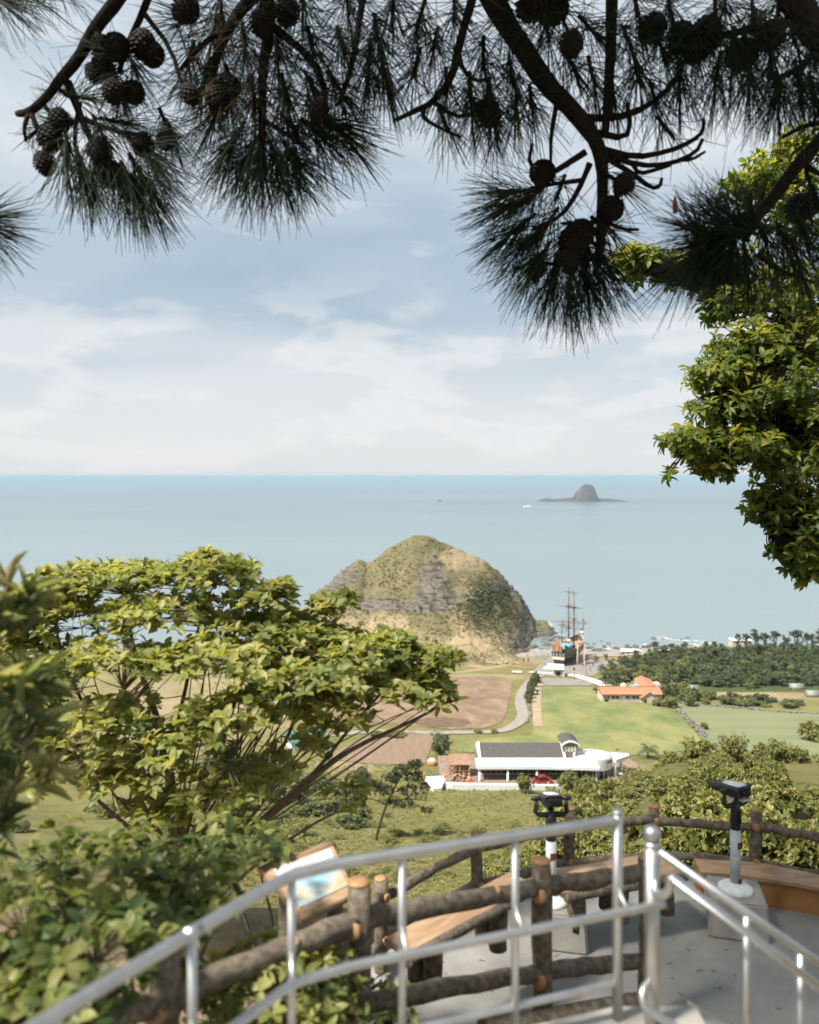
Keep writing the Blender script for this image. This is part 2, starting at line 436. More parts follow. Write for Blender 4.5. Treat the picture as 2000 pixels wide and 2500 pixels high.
def H(x, y):
    z = float(np.interp(y, _ys, _zs))
    s = x / max(y, 5.0)
    if y > 11:
        z += 9.0 * sst(.12, .34, s) * sst(13, 38, y) * (1 - sst(85, 148, y))          # right hand shoulder of the hillside
        z += 1.9 * sst(.02, .16, s) * sst(11, 14.5, y) * (1 - sst(20, 34, y))
        z += 3.0 * sst(-.10, -.35, s) * sst(14, 40, y) * (1 - sst(100, 150, y))
    if y > 240:
        z += 4.2 * sst(95, 135, x) * sst(262, 330, y) * (1 - sst(352, 385, y))          # low wooded rise behind the shore
    far = sst(25, 60, y)
    z += far * (.55 * math.sin(x * .11 + 1.3) * math.sin(y * .083) + .28 * math.sin(x * .31 + y * .17)) * (1 - .75 * sst(140, 150, y))
    return z
def G(px, py, d0=9.0, d1=460.0):
    """where the sight line of a photo pixel meets the ground"""
    k = (HY - py) / F; d = d0; st = .5
    while d < d1:
        if k * d < H((px - 1000) / F * d, d):
            lo, hi = d - st, d
            for _ in range(24):
                mid = (lo + hi) / 2
                if k * mid < H((px - 1000) / F * mid, mid): hi = mid
                else: lo = mid
            d = hi; x = (px - 1000) / F * d
            return Vector((x, d, H(x, d)))
        st = max(.25, d * .006); d += st
    x = (px - 1000) / F * d1
    return Vector((x, d1, H(x, d1)))

def ground_mat(name, hl=False):
    m, n_, out = _nt(name); lk = n_.links.new
    bs = _n(n_, 'ShaderNodeBsdfPrincipled', Roughness=.95); bs.inputs['Specular IOR Level'].default_value = .1
    tcn = _n(n_, 'ShaderNodeTexCoord')
    def N(scale, det=6, ro=.6):
        q = _n(n_, 'ShaderNodeTexNoise', Scale=scale, Detail=det, Roughness=ro); lk(tcn.outputs['Object'], q.inputs['Vector']); return q.outputs['Fac']
    def mix(f, a, b):
        q = _n(n_, 'ShaderNodeMix'); q.data_type = 'RGBA'
        if isinstance(f, float): q.inputs[0].default_value = f
        else: lk(f, q.inputs[0])
        for i, v in ((6, a), (7, b)):
            if isinstance(v, tuple): q.inputs[i].default_value = (*v, 1)
            else: lk(v, q.inputs[i])
        return q.outputs[2]
    def at(nm):
        q = _n(n_, 'ShaderNodeAttribute'); q.attribute_name = nm; return q.outputs['Fac']
    def rmp(v, a, b):
        q = _n(n_, 'ShaderNodeMapRange'); q.interpolation_type = 'SMOOTHSTEP'; lk(v, q.inputs[0])
        q.inputs[1].default_value = a; q.inputs[2].default_value = b; return q.outputs[0]
    def add(a, b, s=1.0):
        q = _n(n_, 'ShaderNodeMath'); q.operation = 'MULTIPLY_ADD'; lk(b, q.inputs[0]); q.inputs[1].default_value = s; lk(a, q.inputs[2]); return q.outputs[0]
    fine = rmp(N(1.7, 8, .7), .3, .7); mid = rmp(N(.16, 7, .65), .35, .65)
    grass = mix(fine, (.092, .100, .035), (.168, .158, .056))
    grass = mix(mid, grass, (.182, .165, .064))
    if hl:
        grass = mix(fine, (.070, .070, .034), (.135, .122, .060)); grass = mix(mid, grass, (.155, .130, .070))
    dry = mix(fine, (.20, .155, .085), (.34, .27, .165))
    q = add(at('dry'), N(.45, 6, .65), .7)
    col = mix(rmp(q, .62, 1.0), grass, dry)
    rockc = mix(rmp(N(.85, 10, .78), .36, .62), (.075, .067, .055), (.165, .146, .120))
    if hl:
        mp = _n(n_, 'ShaderNodeMapping'); mp.inputs['Scale'].default_value = (.10, .10, 1.0); mp.inputs['Rotation'].default_value = (.12, .16, 0); lk(tcn.outputs['Object'], mp.inputs['Vector'])
        st = _n(n_, 'ShaderNodeTexNoise', Scale=1.1, Detail=7, Roughness=.62); lk(mp.outputs[0], st.inputs['Vector'])
        rockc = mix(rmp(st.outputs['Fac'], .36, .50), (.030, .027, .022), rockc)
    q2 = add(at('rock'), N(.34, 9, .78), 1.5)
    col = mix(rmp(q2, 1.02, 1.26), col, rockc)
    bush = mix(fine, (.035, .055, .02), (.08, .10, .035))
    q3 = add(at('scrub'), N(.22, 7, .7), .9)
    col = mix(rmp(q3, .82, 1.0), col, bush)
    sand = mix(rmp(N(.3, 7), .35, .65), (.20, .185, .165), (.33, .30, .26))
    col = mix(at('sand'), col, sand)
    lk(col, bs.inputs['Base Color'])
    b = _n(n_, 'ShaderNodeBump', Strength=.9, Distance=.6); lk(N(1.1, 8, .75), b.inputs['Height'])
    lk(b.outputs[0], bs.inputs['Normal']); lk(bs.outputs[0], out.inputs[0])
    return m
GM = ground_mat('hillside_ground'); GH = ground_mat('headland_ground', True)

def set_attr(o, nm, vals):
    a = o.data.attributes.new(nm, 'FLOAT', 'POINT'); a.data.foreach_set('value', np.asarray(vals, np.float32))

def gauss(px, py, cx, cy, rx, ry): return math.exp(-(((px - cx) / rx) ** 2 + ((py - cy) / ry) ** 2))

def build_ground():
    ys = [-40.0]
    while ys[-1] < 440: ys.append(ys[-1] + max(.45, .0085 * max(0, ys[-1])) if ys[-1] > -6 else ys[-1] + 3)
    nu = 230; V = []; dry = []; rock = []; scr = []; sand = []
    for y in ys:
        half = 26 + .95 * max(y, 0)
        for i in range(nu):
            x = -half + 2 * half * i / (nu - 1); z = H(x, y)
            V.append((x, y, z))
            px = 1000 + x / max(y, 1) * F; py = HY - z / max(y, 1) * F
            n = fbm(x * .03, y * .03, 1)
            dr = .12 + .3 * max(0, n)
            if y < 11: dr = .75
            dr += .65 * gauss(px, py, 860, 1868, 80, 16) + .6 * gauss(px, py, 1180, 1653, 120, 9) + .5 * gauss(px, py, 1400, 1610, 260, 16)
            if y > 14: dr += .42 * gauss(px, py, 330, 1760, 300, 130) + .45 * gauss(px, py, 640, 1700, 150, 90) + .5 * gauss(px, py, 1800, 1700, 300, 14) + .3 * gauss(px, py, 1000, 2080, 60, 40)
            dry.append(dr); rock.append(0)
            scr.append(.10 * gauss(px, py, 700, 1960, 220, 120) + (.6 if (y > 262 and x > 90 and y < 350) else 0) )
            sand.append(sst(338, 356, y) * sst(-75, -45, x) * (1 - sst(100, 140, x) * .6))
    nr = len(ys)
    idx = np.arange(nr * nu).reshape(nr, nu)
    T = np.stack([idx[:-1, :-1], idx[:-1, 1:], idx[1:, 1:], idx[1:, :-1]], -1).reshape(-1, 4)
    o = np_mesh('ground', V, T, GM); tag(o, 'grassy hillside falling to the coastal fields', kind='structure')
    for nm, v in (('dry', dry), ('rock', rock), ('scrub', scr), ('sand', sand)): set_attr(o, nm, v)
build_ground()

# ------------------------------------------------------------------ headland
SIL = [(640, 1580), (690, 1530), (753, 1475), (767, 1459), (775, 1438), (806, 1418), (819, 1402), (838, 1386), (872, 1365), (884, 1365), (897, 1374), (915, 1363), (943, 1341), (1000, 1312), (1010, 1307),
       (1045, 1306), (1085, 1325), (1114, 1337), (1179, 1365), (1226, 1398), (1244, 1422), (1268, 1442), (1278, 1460), (1295, 1486), (1303, 1509), (1337, 1517), (1361, 1545), (1400, 1600)]
YR = 415.0
SX = [(a - 1000) / F * YR for a, b in SIL]; SZ = [(HY - b) / F * YR for a, b in SIL]
BX = [-90, -50, -10, 20, 45, 62, 90]; BY = [368, 338, 306, 304, 326, 380, 404]
def headland(x, y):
    r = float(np.interp(x, SX, SZ)); yb = float(np.interp(x, BX, BY))
    zb = min(H(x, yb), r)
    if y <= YR:
        t = (YR - y) / (YR - yb)
        s = 1 - (1 - min(t, 1)) ** 2.25
        z = r + (zb - r) * s
        if t > 1: z = H(x, y) - .35 * (t - 1) * 30
    else:
        t = (y - YR) / 50.0; z = r + (-100 - r) * min(1, t ** 1.25)
    px = 1000 + x / y * F; py = HY - z / y * F
    rk = (.75 * gauss(px, py, 825, 1405, 62, 42) + .62 * gauss(px, py, 1052, 1395, 38, 62) + .6 * gauss(px, py, 1010, 1470, 130, 22) + .5 * gauss(px, py, 900, 1345, 45, 25) + .5 * gauss(px, py, 1085, 1440, 60, 30)
          + .75 * gauss(px, py, 1245, 1430, 48, 30) + .7 * gauss(px, py, 1290, 1490, 24, 36) + .85 * gauss(px, py, 1300, 1560, 62, 40) + .3 * gauss(px, py, 1140, 1370, 60, 30) + .5 * gauss(px, py, 870, 1475, 70, 18))
    n = fbm(x * .045, y * .045 + z * .02, 5.0)
    rk2 = min(1, max(0, rk + .30 * n))
    edge = min(1, abs(y - YR) / 9.0)
    # spurs and gullies
    mask = sst(0, 16, r - z) * (1 - sst(.80, 1.0, (YR - y) / (YR - yb) if y < YR else 0))
    z += (4.2 * fbm(x * .028, y * .012, 2.0) + 1.9 * fbm(x * .10, y * .07, 3.0)) * (mask * .85 + .15 * edge * (1 if y > yb + 8 else 0))
    z += mask * edge * (2.6 * (mn.ridged_multi_fractal(Vector((x * .03 + 3, y * .016, z * .01)), 1.0, 2.1, 4, .9, 2.0) - 1.1))
    if rk2 > .12:
        u = z + .16 * x + .10 * y + .8 * n; st = 2.3; fr = (u / st) % 1.0
        led = (fr ** 4 - fr) * st
        z += led * min(1, (rk2 - .12) * 2.4) * 1.7 + 2.2 * rk2 * fbm(x * .24, y * .16, z * .3)
    dr = (.45 * sst(.72, .95, (YR - y) / (YR - yb)) + .55 * gauss(px, py, 950, 1545, 160, 40) + .50 * gauss(px, py, 1130, 1360, 70, 26) + .45 * gauss(px, py, 1180, 1570, 150, 22) + .15 + .25 * n)
    sc = (.50 * gauss(px, py, 1175, 1480, 70, 60) + .35 * gauss(px, py, 1230, 1440, 40, 40) + .2 * gauss(px, py, 850, 1540, 60, 30))
    return z, dr, rk, sc
def build_headland():
    xs = np.arange(-92, 92, .8); ys = np.concatenate([np.arange(300, 425, .8), np.arange(425, 470, 2.0)])
    V = []; A = []
    for y in ys:
        for x in xs:
            z, a, b, c = headland(x, y); V.append((x, y, z)); A.append((a, b, c))
    idx = np.arange(len(ys) * len(xs)).reshape(len(ys), len(xs))
    T = np.stack([idx[:-1, :-1], idx[:-1, 1:], idx[1:, 1:], idx[1:, :-1]], -1).reshape(-1, 4)
    o = np_mesh('headland', V, T, GH); tag(o, 'rocky grassy headland rising from the sea', kind='structure')
    A = np.array(A)
    for i, nm in enumerate(('dry', 'rock', 'scrub')): set_attr(o, nm, A[:, i])
    set_attr(o, 'sand', np.zeros(len(V)))
build_headland()

# ------------------------------------------------------------------ sea
def sea_mat():
    m, n_, out = _nt('sea_water'); lk = n_.links.new
    bs = _n(n_, 'ShaderNodeBsdfPrincipled', Roughness=.28, IOR=1.33)
    ge = _n(n_, 'ShaderNodeNewGeometry'); mp = _n(n_, 'ShaderNodeMapping'); lk(ge.outputs['Position'], mp.inputs['Vector'])
    mp.inputs['Scale'].default_value = (.35, 1.0, 1)
    mp2 = _n(n_, 'ShaderNodeMapping'); lk(ge.outputs['Position'], mp2.inputs['Vector']); mp2.inputs['Scale'].default_value = (.16, 1.0, 1); mp2.inputs['Rotation'].default_value = (0, 0, .10)
    big = _n(n_, 'ShaderNodeTexNoise', Scale=.0042, Detail=9, Roughness=.68); lk(mp2.outputs[0], big.inputs['Vector'])
    cr = ramp(n_, [(.36, (.088, .124, .140)), (.5, (.105, .142, .157)), (.64, (.128, .164, .176))])
    lk(big.outputs['Fac'], cr.inputs[0])
    # shallow water by the shore is paler
    sp = _n(n_, 'ShaderNodeSeparateXYZ'); lk(ge.outputs['Position'], sp.inputs[0])
    mr = _n(n_, 'ShaderNodeMapRange'); mr.interpolation_type = 'SMOOTHSTEP'; lk(sp.outputs[1], mr.inputs[0])
    mr.inputs[1].default_value = 2600; mr.inputs[2].default_value = 380; mr.inputs[3].default_value = 0; mr.inputs[4].default_value = .75
    mx = _n(n_, 'ShaderNodeMix'); mx.data_type = 'RGBA'; lk(mr.outputs[0], mx.inputs[0]); lk(cr.outputs[0], mx.inputs[6]); mx.inputs[7].default_value = (.160, .200, .210, 1)
    lk(mx.outputs[2], bs.inputs['Base Color'])
    w1 = _n(n_, 'ShaderNodeTexNoise', Scale=.16, Detail=6, Roughness=.65); lk(mp.outputs[0], w1.inputs['Vector'])
    w2 = _n(n_, 'ShaderNodeTexNoise', Scale=.012, Detail=5, Roughness=.6); lk(mp.outputs[0], w2.inputs['Vector'])
    b1 = _n(n_, 'ShaderNodeBump', Strength=.5, Distance=1.0); lk(w1.outputs['Fac'], b1.inputs['Height'])
    b2 = _n(n_, 'ShaderNodeBump', Strength=.35, Distance=6.0); lk(w2.outputs['Fac'], b2.inputs['Height']); lk(b1.outputs[0], b2.inputs['Normal'])
    lk(b2.outputs[0], bs.inputs['Normal']); lk(bs.outputs[0], out.inputs[0])
    return m
def build_sea():
    rs = [0, 60, 200, 600, 2000, 6000, 20000, 60000, 150000]; n = 96; V = [(0, 300, SEA)]; Fc = []
    for r in rs[1:]:
        for k in range(n): V.append((r * math.cos(6.28318530718 * k / n), 300 + r * math.sin(6.28318530718 * k / n), SEA))
    me = bpy.data.meshes.new('sea')
    for k in range(n): Fc.append((0, 1 + k, 1 + (k + 1) % n))
    for j in range(len(rs) - 2):
        for k in range(n):
            a = 1 + j * n + k; b = 1 + j * n + (k + 1) % n; Fc.append((a, a + n, b + n, b))
    me.from_pydata(V, [], Fc); me.materials.append(sea_mat())
    o = bpy.data.objects.new('sea', me); COL.objects.link(o); tag(o, 'calm blue grey sea reaching the horizon', kind='structure')
build_sea()

# ------------------------------------------------------------------ sheets laid on the ground
def drape(name, label, pix, mat, dz=.12, step=3.0, world=None):
    pts = world or [G(*p) for p in pix]
    b = []
    for i, p in enumerate(pts):
        q = pts[(i + 1) % len(pts)]; n = max(1, int((Vector((q[0], q[1], 0)) - Vector((p[0], p[1], 0))).length / step))
        for k in range(n):
            t = k / n; b.append((p[0] + (q[0] - p[0]) * t, p[1] + (q[1] - p[1]) * t))
    nb = len(b)
    xs = [p[0] for p in b]; ys = [p[1] for p in b]
    inner = []
    y = min(ys) + step / 2
    while y < max(ys):
        x = min(xs) + step / 2
        while x < max(xs):
            inner.append((x + random.uniform(-.3, .3) * step, y + random.uniform(-.3, .3) * step)); x += step
        y += step
    ed = [(i, (i + 1) % nb) for i in range(nb)]
    r = geometry.delaunay_2d_cdt([Vector(p) for p in b + inner], ed, [], 1, 1e-4)
    V = [(v.x, v.y, H(v.x, v.y) + dz) for v in r[0]]
    me = bpy.data.meshes.new(name); me.from_pydata(V, [], [tuple(f) for f in r[2]])
    me.materials.append(mat)
    for p in me.polygons: p.use_smooth = True
    bm = bmesh.new(); bm.from_mesh(me)
    for f in bm.faces:
        f.normal_update()
        if f.normal.z < 0: f.normal_flip()
    bm.to_mesh(me); bm.free()
    o = bpy.data.objects.new(name, me); COL.objects.link(o)
    return tag(o, label, kind='structure')
def strip(name, label, pix, width, mat, dz=.2):
    c = [G(*p) for p in pix]
    # smooth the centre line
    for _ in range(3):
        n = [c[0]]
        for a, b in zip(c, c[1:]): n += [a.lerp(b, .25), a.lerp(b, .75)]
        c = n + [c[-1]]
    lf = []; rt = []
    for i, p in enumerate(c):
        t = c[min(i + 1, len(c) - 1)] - c[max(i - 1, 0)]; t.z = 0; t.normalize(); s = Vector((-t.y, t.x, 0)) * width / 2
        lf.append(p + s); rt.append(p - s)
    V = []; Fc = []
    for a, b in zip(lf, rt):
        for k in range(4):
            q = a.lerp(b, k / 3); V.append((q.x, q.y, H(q.x, q.y) + dz))
    for i in range(len(lf) - 1):
        for k in range(3):
            Fc.append((i * 4 + k, i * 4 + k + 1, i * 4 + k + 5, i * 4 + k + 4))
    me = bpy.data.meshes.new(name); me.from_pydata(V, [], Fc); me.materials.append(mat)
    o = bpy.data.objects.new(name, me); COL.objects.link(o)
    return tag(o, label, kind='structure')

M['soil'] = noise_mat('ploughed_soil', [(.3, (.125, .080, .050)), (.5, (.175, .120, .076)), (.72, (.245, .178, .115))], .22, 9, .95, .6, .2, stretch=(1, .5, 1), bscale=1.2)
M['soil2'] = noise_mat('ploughed_soil_fresh', [(.3, (.15, .10, .066)), (.7, (.21, .148, .10))], .5, 8, .95, .6, .2, stretch=(3, .25, 1), bscale=1.2)
M['burnt'] = noise_mat('dark_soil', [(.3, (.06, .04, .026)), (.7, (.15, .10, .064))], .45, 8, .95, .5, .2)
M['meadow'] = noise_mat('meadow_grass', [(.30, (.075, .105, .034)), (.44, (.120, .140, .048)), (.56, (.175, .172, .060)), (.70, (.225, .20, .085))], .10, 9, .95, .8, .4, stretch=(1, .55, 1), bscale=1.6, noise_rough=.68)
M['crop'] = noise_mat('crop_field', [(.3, (.120, .135, .066)), (.7, (.165, .172, .088))], .10, 9, .95, .6, .25, stretch=(.3, 1.4, 1), bscale=2.0)
M['road'] = noise_mat('concrete_road', [(.3, (.19, .168, .146)), (.7, (.26, .23, .205))], .6, 8, .9, .2, .02)
M['pale_road'] = noise_mat('pale_concrete', [(.3, (.36, .335, .31)), (.7, (.45, .42, .39))], .4, 8, .9, .1, .02)
M['lot'] = noise_mat('grey_paving', [(.3, (.16, .145, .13)), (.7, (.22, .20, .18))], .3, 9, .9, .2, .02)
M['brick_paving'] = noise_mat('brick_paving', [(.3, (.155, .10, .074)), (.7, (.24, .178, .14))], .8, 8, .85, .2, .02)
M['track'] = noise_mat('earth_track', [(.3, (.22, .17, .11)), (.7, (.31, .24, .165))], .5, 8, .95, .3, .05)

drape('ploughed_field', 'large brown ploughed field below the headland', [(1150, 1652), (1205, 1650), (1240, 1657), (1254, 1668), (1250, 1690), (1243, 1710), (1237, 1740), (1224, 1765), (1180, 1779), (1100, 1781), (1000, 1772), (850, 1758), (740, 1738), (700, 1715), (800, 1680), (950, 1656)], M['soil'])
drape('dark_soil_patch', 'dark burnt patch in the ploughed field', [(1008, 1762), (1040, 1754), (1090, 1752), (1140, 1757), (1150, 1766), (1120, 1775), (1060, 1776), (1015, 1770)], M['burnt'], .2, 2)
drape('ploughed_plot', 'smaller brown ploughed plot beside the road', [(905, 1797), (985, 1792), (1064, 1793), (1060, 1810), (1045, 1845), (1040, 1864), (960, 1868), (890, 1866), (820, 1856), (800, 1846), (850, 1822)], M['soil2'], .14, 2)
drape('meadow', 'bright green meadow behind the white building', [(1322, 1676), (1420, 1676), (1462, 1682), (1480, 1712), (1590, 1722), (1640, 1738), (1675, 1765), (1712, 1806), (1690, 1830), (1600, 1846), (1450, 1846), (1300, 1842), (1120, 1836), (1110, 1815), (1200, 1802), (1298, 1796), (1312, 1740)], M['meadow'])
drape('crop_field', 'pale grey green crop field on the right', [(1648, 1717), (1720, 1722), (1800, 1729), (1900, 1737), (2060, 1742), (2160, 1800), (2100, 1846), (1900, 1846), (1740, 1820), (1712, 1800), (1675, 1752)], M['crop'])
strip('road', 'pale concrete lane bending between the fields', [(1325, 1648), (1298, 1660), (1280, 1682), (1270, 1706), (1271, 1725), (1280, 1742), (1272, 1762), (1245, 1780), (1205, 1789), (1120, 1790), (1000, 1788), (900, 1786), (800, 1796), (700, 1806)], 3.4, M['road'])
strip('track', 'sandy footpath along the meadow edge', [(1318, 1670), (1312, 1690), (1310, 1720), (1312, 1750), (1314, 1775)], 2.6, M['track'])
drape('plaza', 'grey paved plaza around the sailing ship', [(1300, 1640), (1322, 1622), (1350, 1600), (1420, 1597), (1520, 1600), (1480, 1626), (1452, 1650), (1400, 1652), (1340, 1652)], M['lot'], .1, 3)
strip('pale_road', 'white concrete road crossing behind the kiosk', [(1292, 1642), (1330, 1645), (1370, 1648), (1400, 1650), (1440, 1660), (1480, 1676)], 4.6, M['pale_road'], .3)
drape('car_park', 'grey car park in front of the kiosk', [(1322, 1656), (1420, 1657), (1455, 1668), (1440, 1675), (1330, 1675), (1312, 1668)], M['lot'], .16, 3)
strip('sea_path', 'brown path at the foot of the headland', [(1010, 1632), (1090, 1614), (1150, 1612), (1220, 1622), (1300, 1634)], 2.4, M['track'], .25)
# ================================================================== viewing terrace, fences, rails
FZ = -5.0                                            # terrace floor
CX, CY, CR = 3.06, 5.69, 4.04                        # centre and radius of the outer log fence
def arc(a0, a1, r, n): return [(CX + r * math.cos(R(a0 + (a1 - a0) * i / n)), CY + r * math.sin(R(a0 + (a1 - a0) * i / n))) for i in range(n + 1)]
# floor slab
mb = MB(); poly = arc(-20, 200, CR + .15, 44)
mb.prism(poly, FZ - .5, FZ)
tag(mb.build('terrace_floor', M['terrace']), 'round grey concrete viewing terrace', kind='structure')

def log_tube(mb, a, b, r, n=9, seg=8, wob=.10, sag=0.0):
    pts = []; rad = []
    a, b = Vector(a), Vector(b)
    for i in range(seg + 1):
        t = i / seg; p = a.lerp(b, t)
        j = .012 if 0 < i < seg else 0
        pts.append(p + Vector((random.uniform(-j, j), random.uniform(-j, j), random.uniform(-j, j) - sag * 4 * t * (1 - t))))
        rad.append(r * random.uniform(1 - wob, 1 + wob))
    mb.tube(pts, rad, n, wob=.05)
def post_with_cut(fence, x, y, z0, z1, r, facing=True):
    b = MB(); log_tube(b, (x, y, z0), (x, y, z1), r, 10, 6, .05)
    o = b.build('post', M['log'], fence, world=True)
    c = MB(); c.lathe([(r * .97, z1 + .002), (r * .93, z1 + .014), (r * .3, z1 + .018)], (x, y, 0), 12)
    c.build('cut_end', M['cut'], o); o.children[0].location = (-fence.location[0], -fence.location[1], -fence.location[2])
    return o
def sawn_stub(rail, fence, p, d, r):
    """orange sawn face of a cross piece or branch stub"""
    d = Vector(d).normalized(); m = d.to_track_quat('Z', 'Y').to_matrix()
    b = MB(); b.lathe([(r, -.10), (r, 0), (r * .92, .006), (r * .2, .008)], p, 10, M=m)
    o = b.build('cut_end', M['cut'], rail); o.location = tuple(-v for v in fence.location)

# outer fence round the terrace
of = thing('log_fence', 'far curved fence of brown logs round the terrace edge, behind the binoculars', 'fence', (CX, CY + CR, FZ))
PX = [(2230, 2010), (2050, 1998), (1830, 1985), (1604, 1972), (1400, 1985), (1215, 2032), (1025, 2095)]
ang = [34, 52, 73.5, 90.5, 106, 124.5, 146, 168]
op = []
for a in ang:
    x, y = CX + CR * math.cos(R(a)), CY + CR * math.sin(R(a))
    op.append((x, y)); post_with_cut(of, x, y, FZ - .6, FZ + .93 + random.uniform(-.03, .04), .068)
for (x0, y0), (x1, y1) in zip(op, op[1:]):
    for h, rr in ((.76, .052), (.33, .050)):
        b = MB(); log_tube(b, (x0, y0 - .03, FZ + h + random.uniform(-.02, .02)), (x1, y1 - .03, FZ + h + random.uniform(-.02, .02)), rr, 9, 9, .14)
        o = b.build('rail', M['log'], of, world=True)
        p = Vector((x0, y0, FZ + h)); inw = Vector((CX - x0, CY - y0, 0)).normalized()
        if random.random() < .75: sawn_stub(o, of, p + inw * .085, inw, .048)
        q = Vector((x0 * .5 + x1 * .5, y0 * .5 + y1 * .5, FZ + h + .045))
        if random.random() < .6: sawn_stub(o, of, q + inw * .02, inw * .6 + Vector((0, 0, .8)), .030)

# inner fence between the stair landing and the terrace
nf = thing('log_fence', 'near fence of thick dark logs with pale sawn post tops, right behind the steel railing', 'fence', (1.0, 6.5, -4.4))
NP = [(-100, 2520, 3.4, 1.2), (405, 2318, 4.35, 1.45), (876, 2156, 5.4, 1.6), (1322, 2104, 6.5, 1.3), (1580, 2094, 7.2, 1.25)]
npos = []
for px, py, d, hh in NP:
    p = P(px, py, d); npos.append(p); post_with_cut(nf, p.x, p.y, p.z - hh - .5, p.z, .082)
RL = [[(-100, 2600), (405, 2438), (876, 2246), (1322, 2166), (1580, 2128)], [(405, 2620), (876, 2452), (1322, 2372), (1580, 2345)]]
for k, row in enumerate(RL):
    dd = [3.4, 4.35, 5.4, 6.5, 7.2][k:]
    pts = [P(a, b, d) for (a, b), d in zip(row, dd)]
    for i in range(len(pts) - 1):
        b = MB(); log_tube(b, pts[i], pts[i + 1], .072 if k == 0 else .066, 10, 10, .08)
        o = b.build('rail', M['log'], nf, world=True)
        d = Vector((-.25, -.9, .1)); sawn_stub(o, nf, pts[i + 1] + Vector((-.04, -.115, -.02)) + Vector((0, 0, 0)), d, .06)
        if i != 2: sawn_stub(o, nf, pts[i].lerp(pts[i + 1], .62) + Vector((0, -.04, .05)), Vector((-.1, -.6, .8)), .035)
        else: sawn_stub(o, nf, pts[i].lerp(pts[i + 1], .72) + Vector((0, -.03, .06)), Vector((0, -.5, .9)), .032)
# kerb beam under the inner fence and the bank behind it
mb = MB(); a, b = P(1180, 2520, 6.0), P(1585, 2448, 7.0)
log_tube(mb, a, b, .09, 10, 8)
tag(mb.build('timber_kerb', M['log']), 'log laid as a kerb along the ground under the near log fence', 'kerb')

# curved timber kerb with plank facing on the right of the terrace
ck = thing('timber_bench', 'low curved orange timber kerb bench along the right edge of the terrace', 'bench', (CX + 2, CY + 3, FZ))
mb = MB(); cap = MB()
a_out = arc(32, 84, CR - .10, 20); a_in = arc(32, 84, CR - .42, 20)
for i in range(20):
    lo = [(a_in[i][0], a_in[i][1], FZ), (a_in[i + 1][0], a_in[i + 1][1], FZ), (a_out[i + 1][0], a_out[i + 1][1], FZ), (a_out[i][0], a_out[i][1], FZ)]
    mb.hull8(lo, [(x, y, FZ + .30) for x, y, z in lo])
mb.build('facing', M['bench_wood'], ck, world=True)
c_out = arc(32, 84, CR - .08, 20); c_in = arc(32, 84, CR - .46, 20)
for i in range(20):
    q = .004 if i % 5 == 4 else 0
    lo = [(c_in[i][0], c_in[i][1], FZ + .302), (c_in[i + 1][0] - q, c_in[i + 1][1], FZ + .302), (c_out[i + 1][0], c_out[i + 1][1], FZ + .302), (c_out[i][0], c_out[i][1], FZ + .302)]
    cap.hull8(lo, [(x, y, FZ + .345) for x, y, z in lo])
cap.build('seat', M['plank'], ck, world=True)

# plank benches with round log legs
def bench(label, p0, p1, depth, top, legs, legh=.40):
    p0, p1 = Vector(p0), Vector(p1); u = (p1 - p0); L = u.length; u.normalize(); v = Vector((-u.y, u.x, 0))
    t = thing('log_bench', label, 'bench', (p0 + p1) / 2 + v * depth / 2, math.atan2(u.y, u.x), 'plank benches on log legs')
    t.location.z = top - legh - .07
    mb = MB(); mb.box((0, 0, legh + .035), (L, depth, .055)); mb.build('seat', M['plank'], t, bevel=.012)
    e = MB(); log_tube(e, (-L / 2 - .02, -depth / 2 - .005, legh + .03), (L / 2 + .02, -depth / 2 - .005, legh + .03), .045, 9, 8, .08)
    e.build('edge_log', M['log'], t)
    for f in legs:
        for s in (-1, 1):
            l = MB(); log_tube(l, ((f - .5) * L, s * depth * .28, 0), ((f - .5) * L, s * depth * .28, legh), .085, 10, 4, .05); l.build('leg', M['log'], t)
    return t
bench('pale plank bench on log legs seen between the two rails of the near log fence', P(1003, 2322, 6.4), P(1305, 2232, 7.5), .33, P(1003, 2322, 6.4).z - .02, (.2, .72))
bench('pale plank bench on log legs behind the tall steel post, below the far log fence', P(1385, 2180, 8.15), P(1668, 2176, 8.55), .52, P(1385, 2180, 8.15).z, (.12, .5, .9))

# concrete plinths
def plinth(px, py, d, w, dep, h, label, rz):
    p = P(px, py, d); mb = MB(); s = .92
    lo = [(-w / 2, -dep / 2, 0), (w / 2, -dep / 2, 0), (w / 2, dep / 2, 0), (-w / 2, dep / 2, 0)]
    mb.hull8(lo, [(x * s, y * s, h) for x, y, z in lo])
    o = mb.build('plinth', M['concrete'], None, bevel=.02); o.location = (p.x, p.y, FZ); o.rotation_euler.z = rz
    return tag(o, label, 'plinth', 'concrete plinths under the binoculars'), Vector((p.x, p.y, FZ + h))
_, b1 = plinth(1366, 2285, 8.55, .60, .60, .38, 'square concrete plinth under the left binoculars, partly hidden by the near log fence', R(-12))
_, b2 = plinth(1796, 2250, 8.75, .62, .62, .40, 'square concrete plinth under the right binoculars beside the orange kerb bench', R(-14))

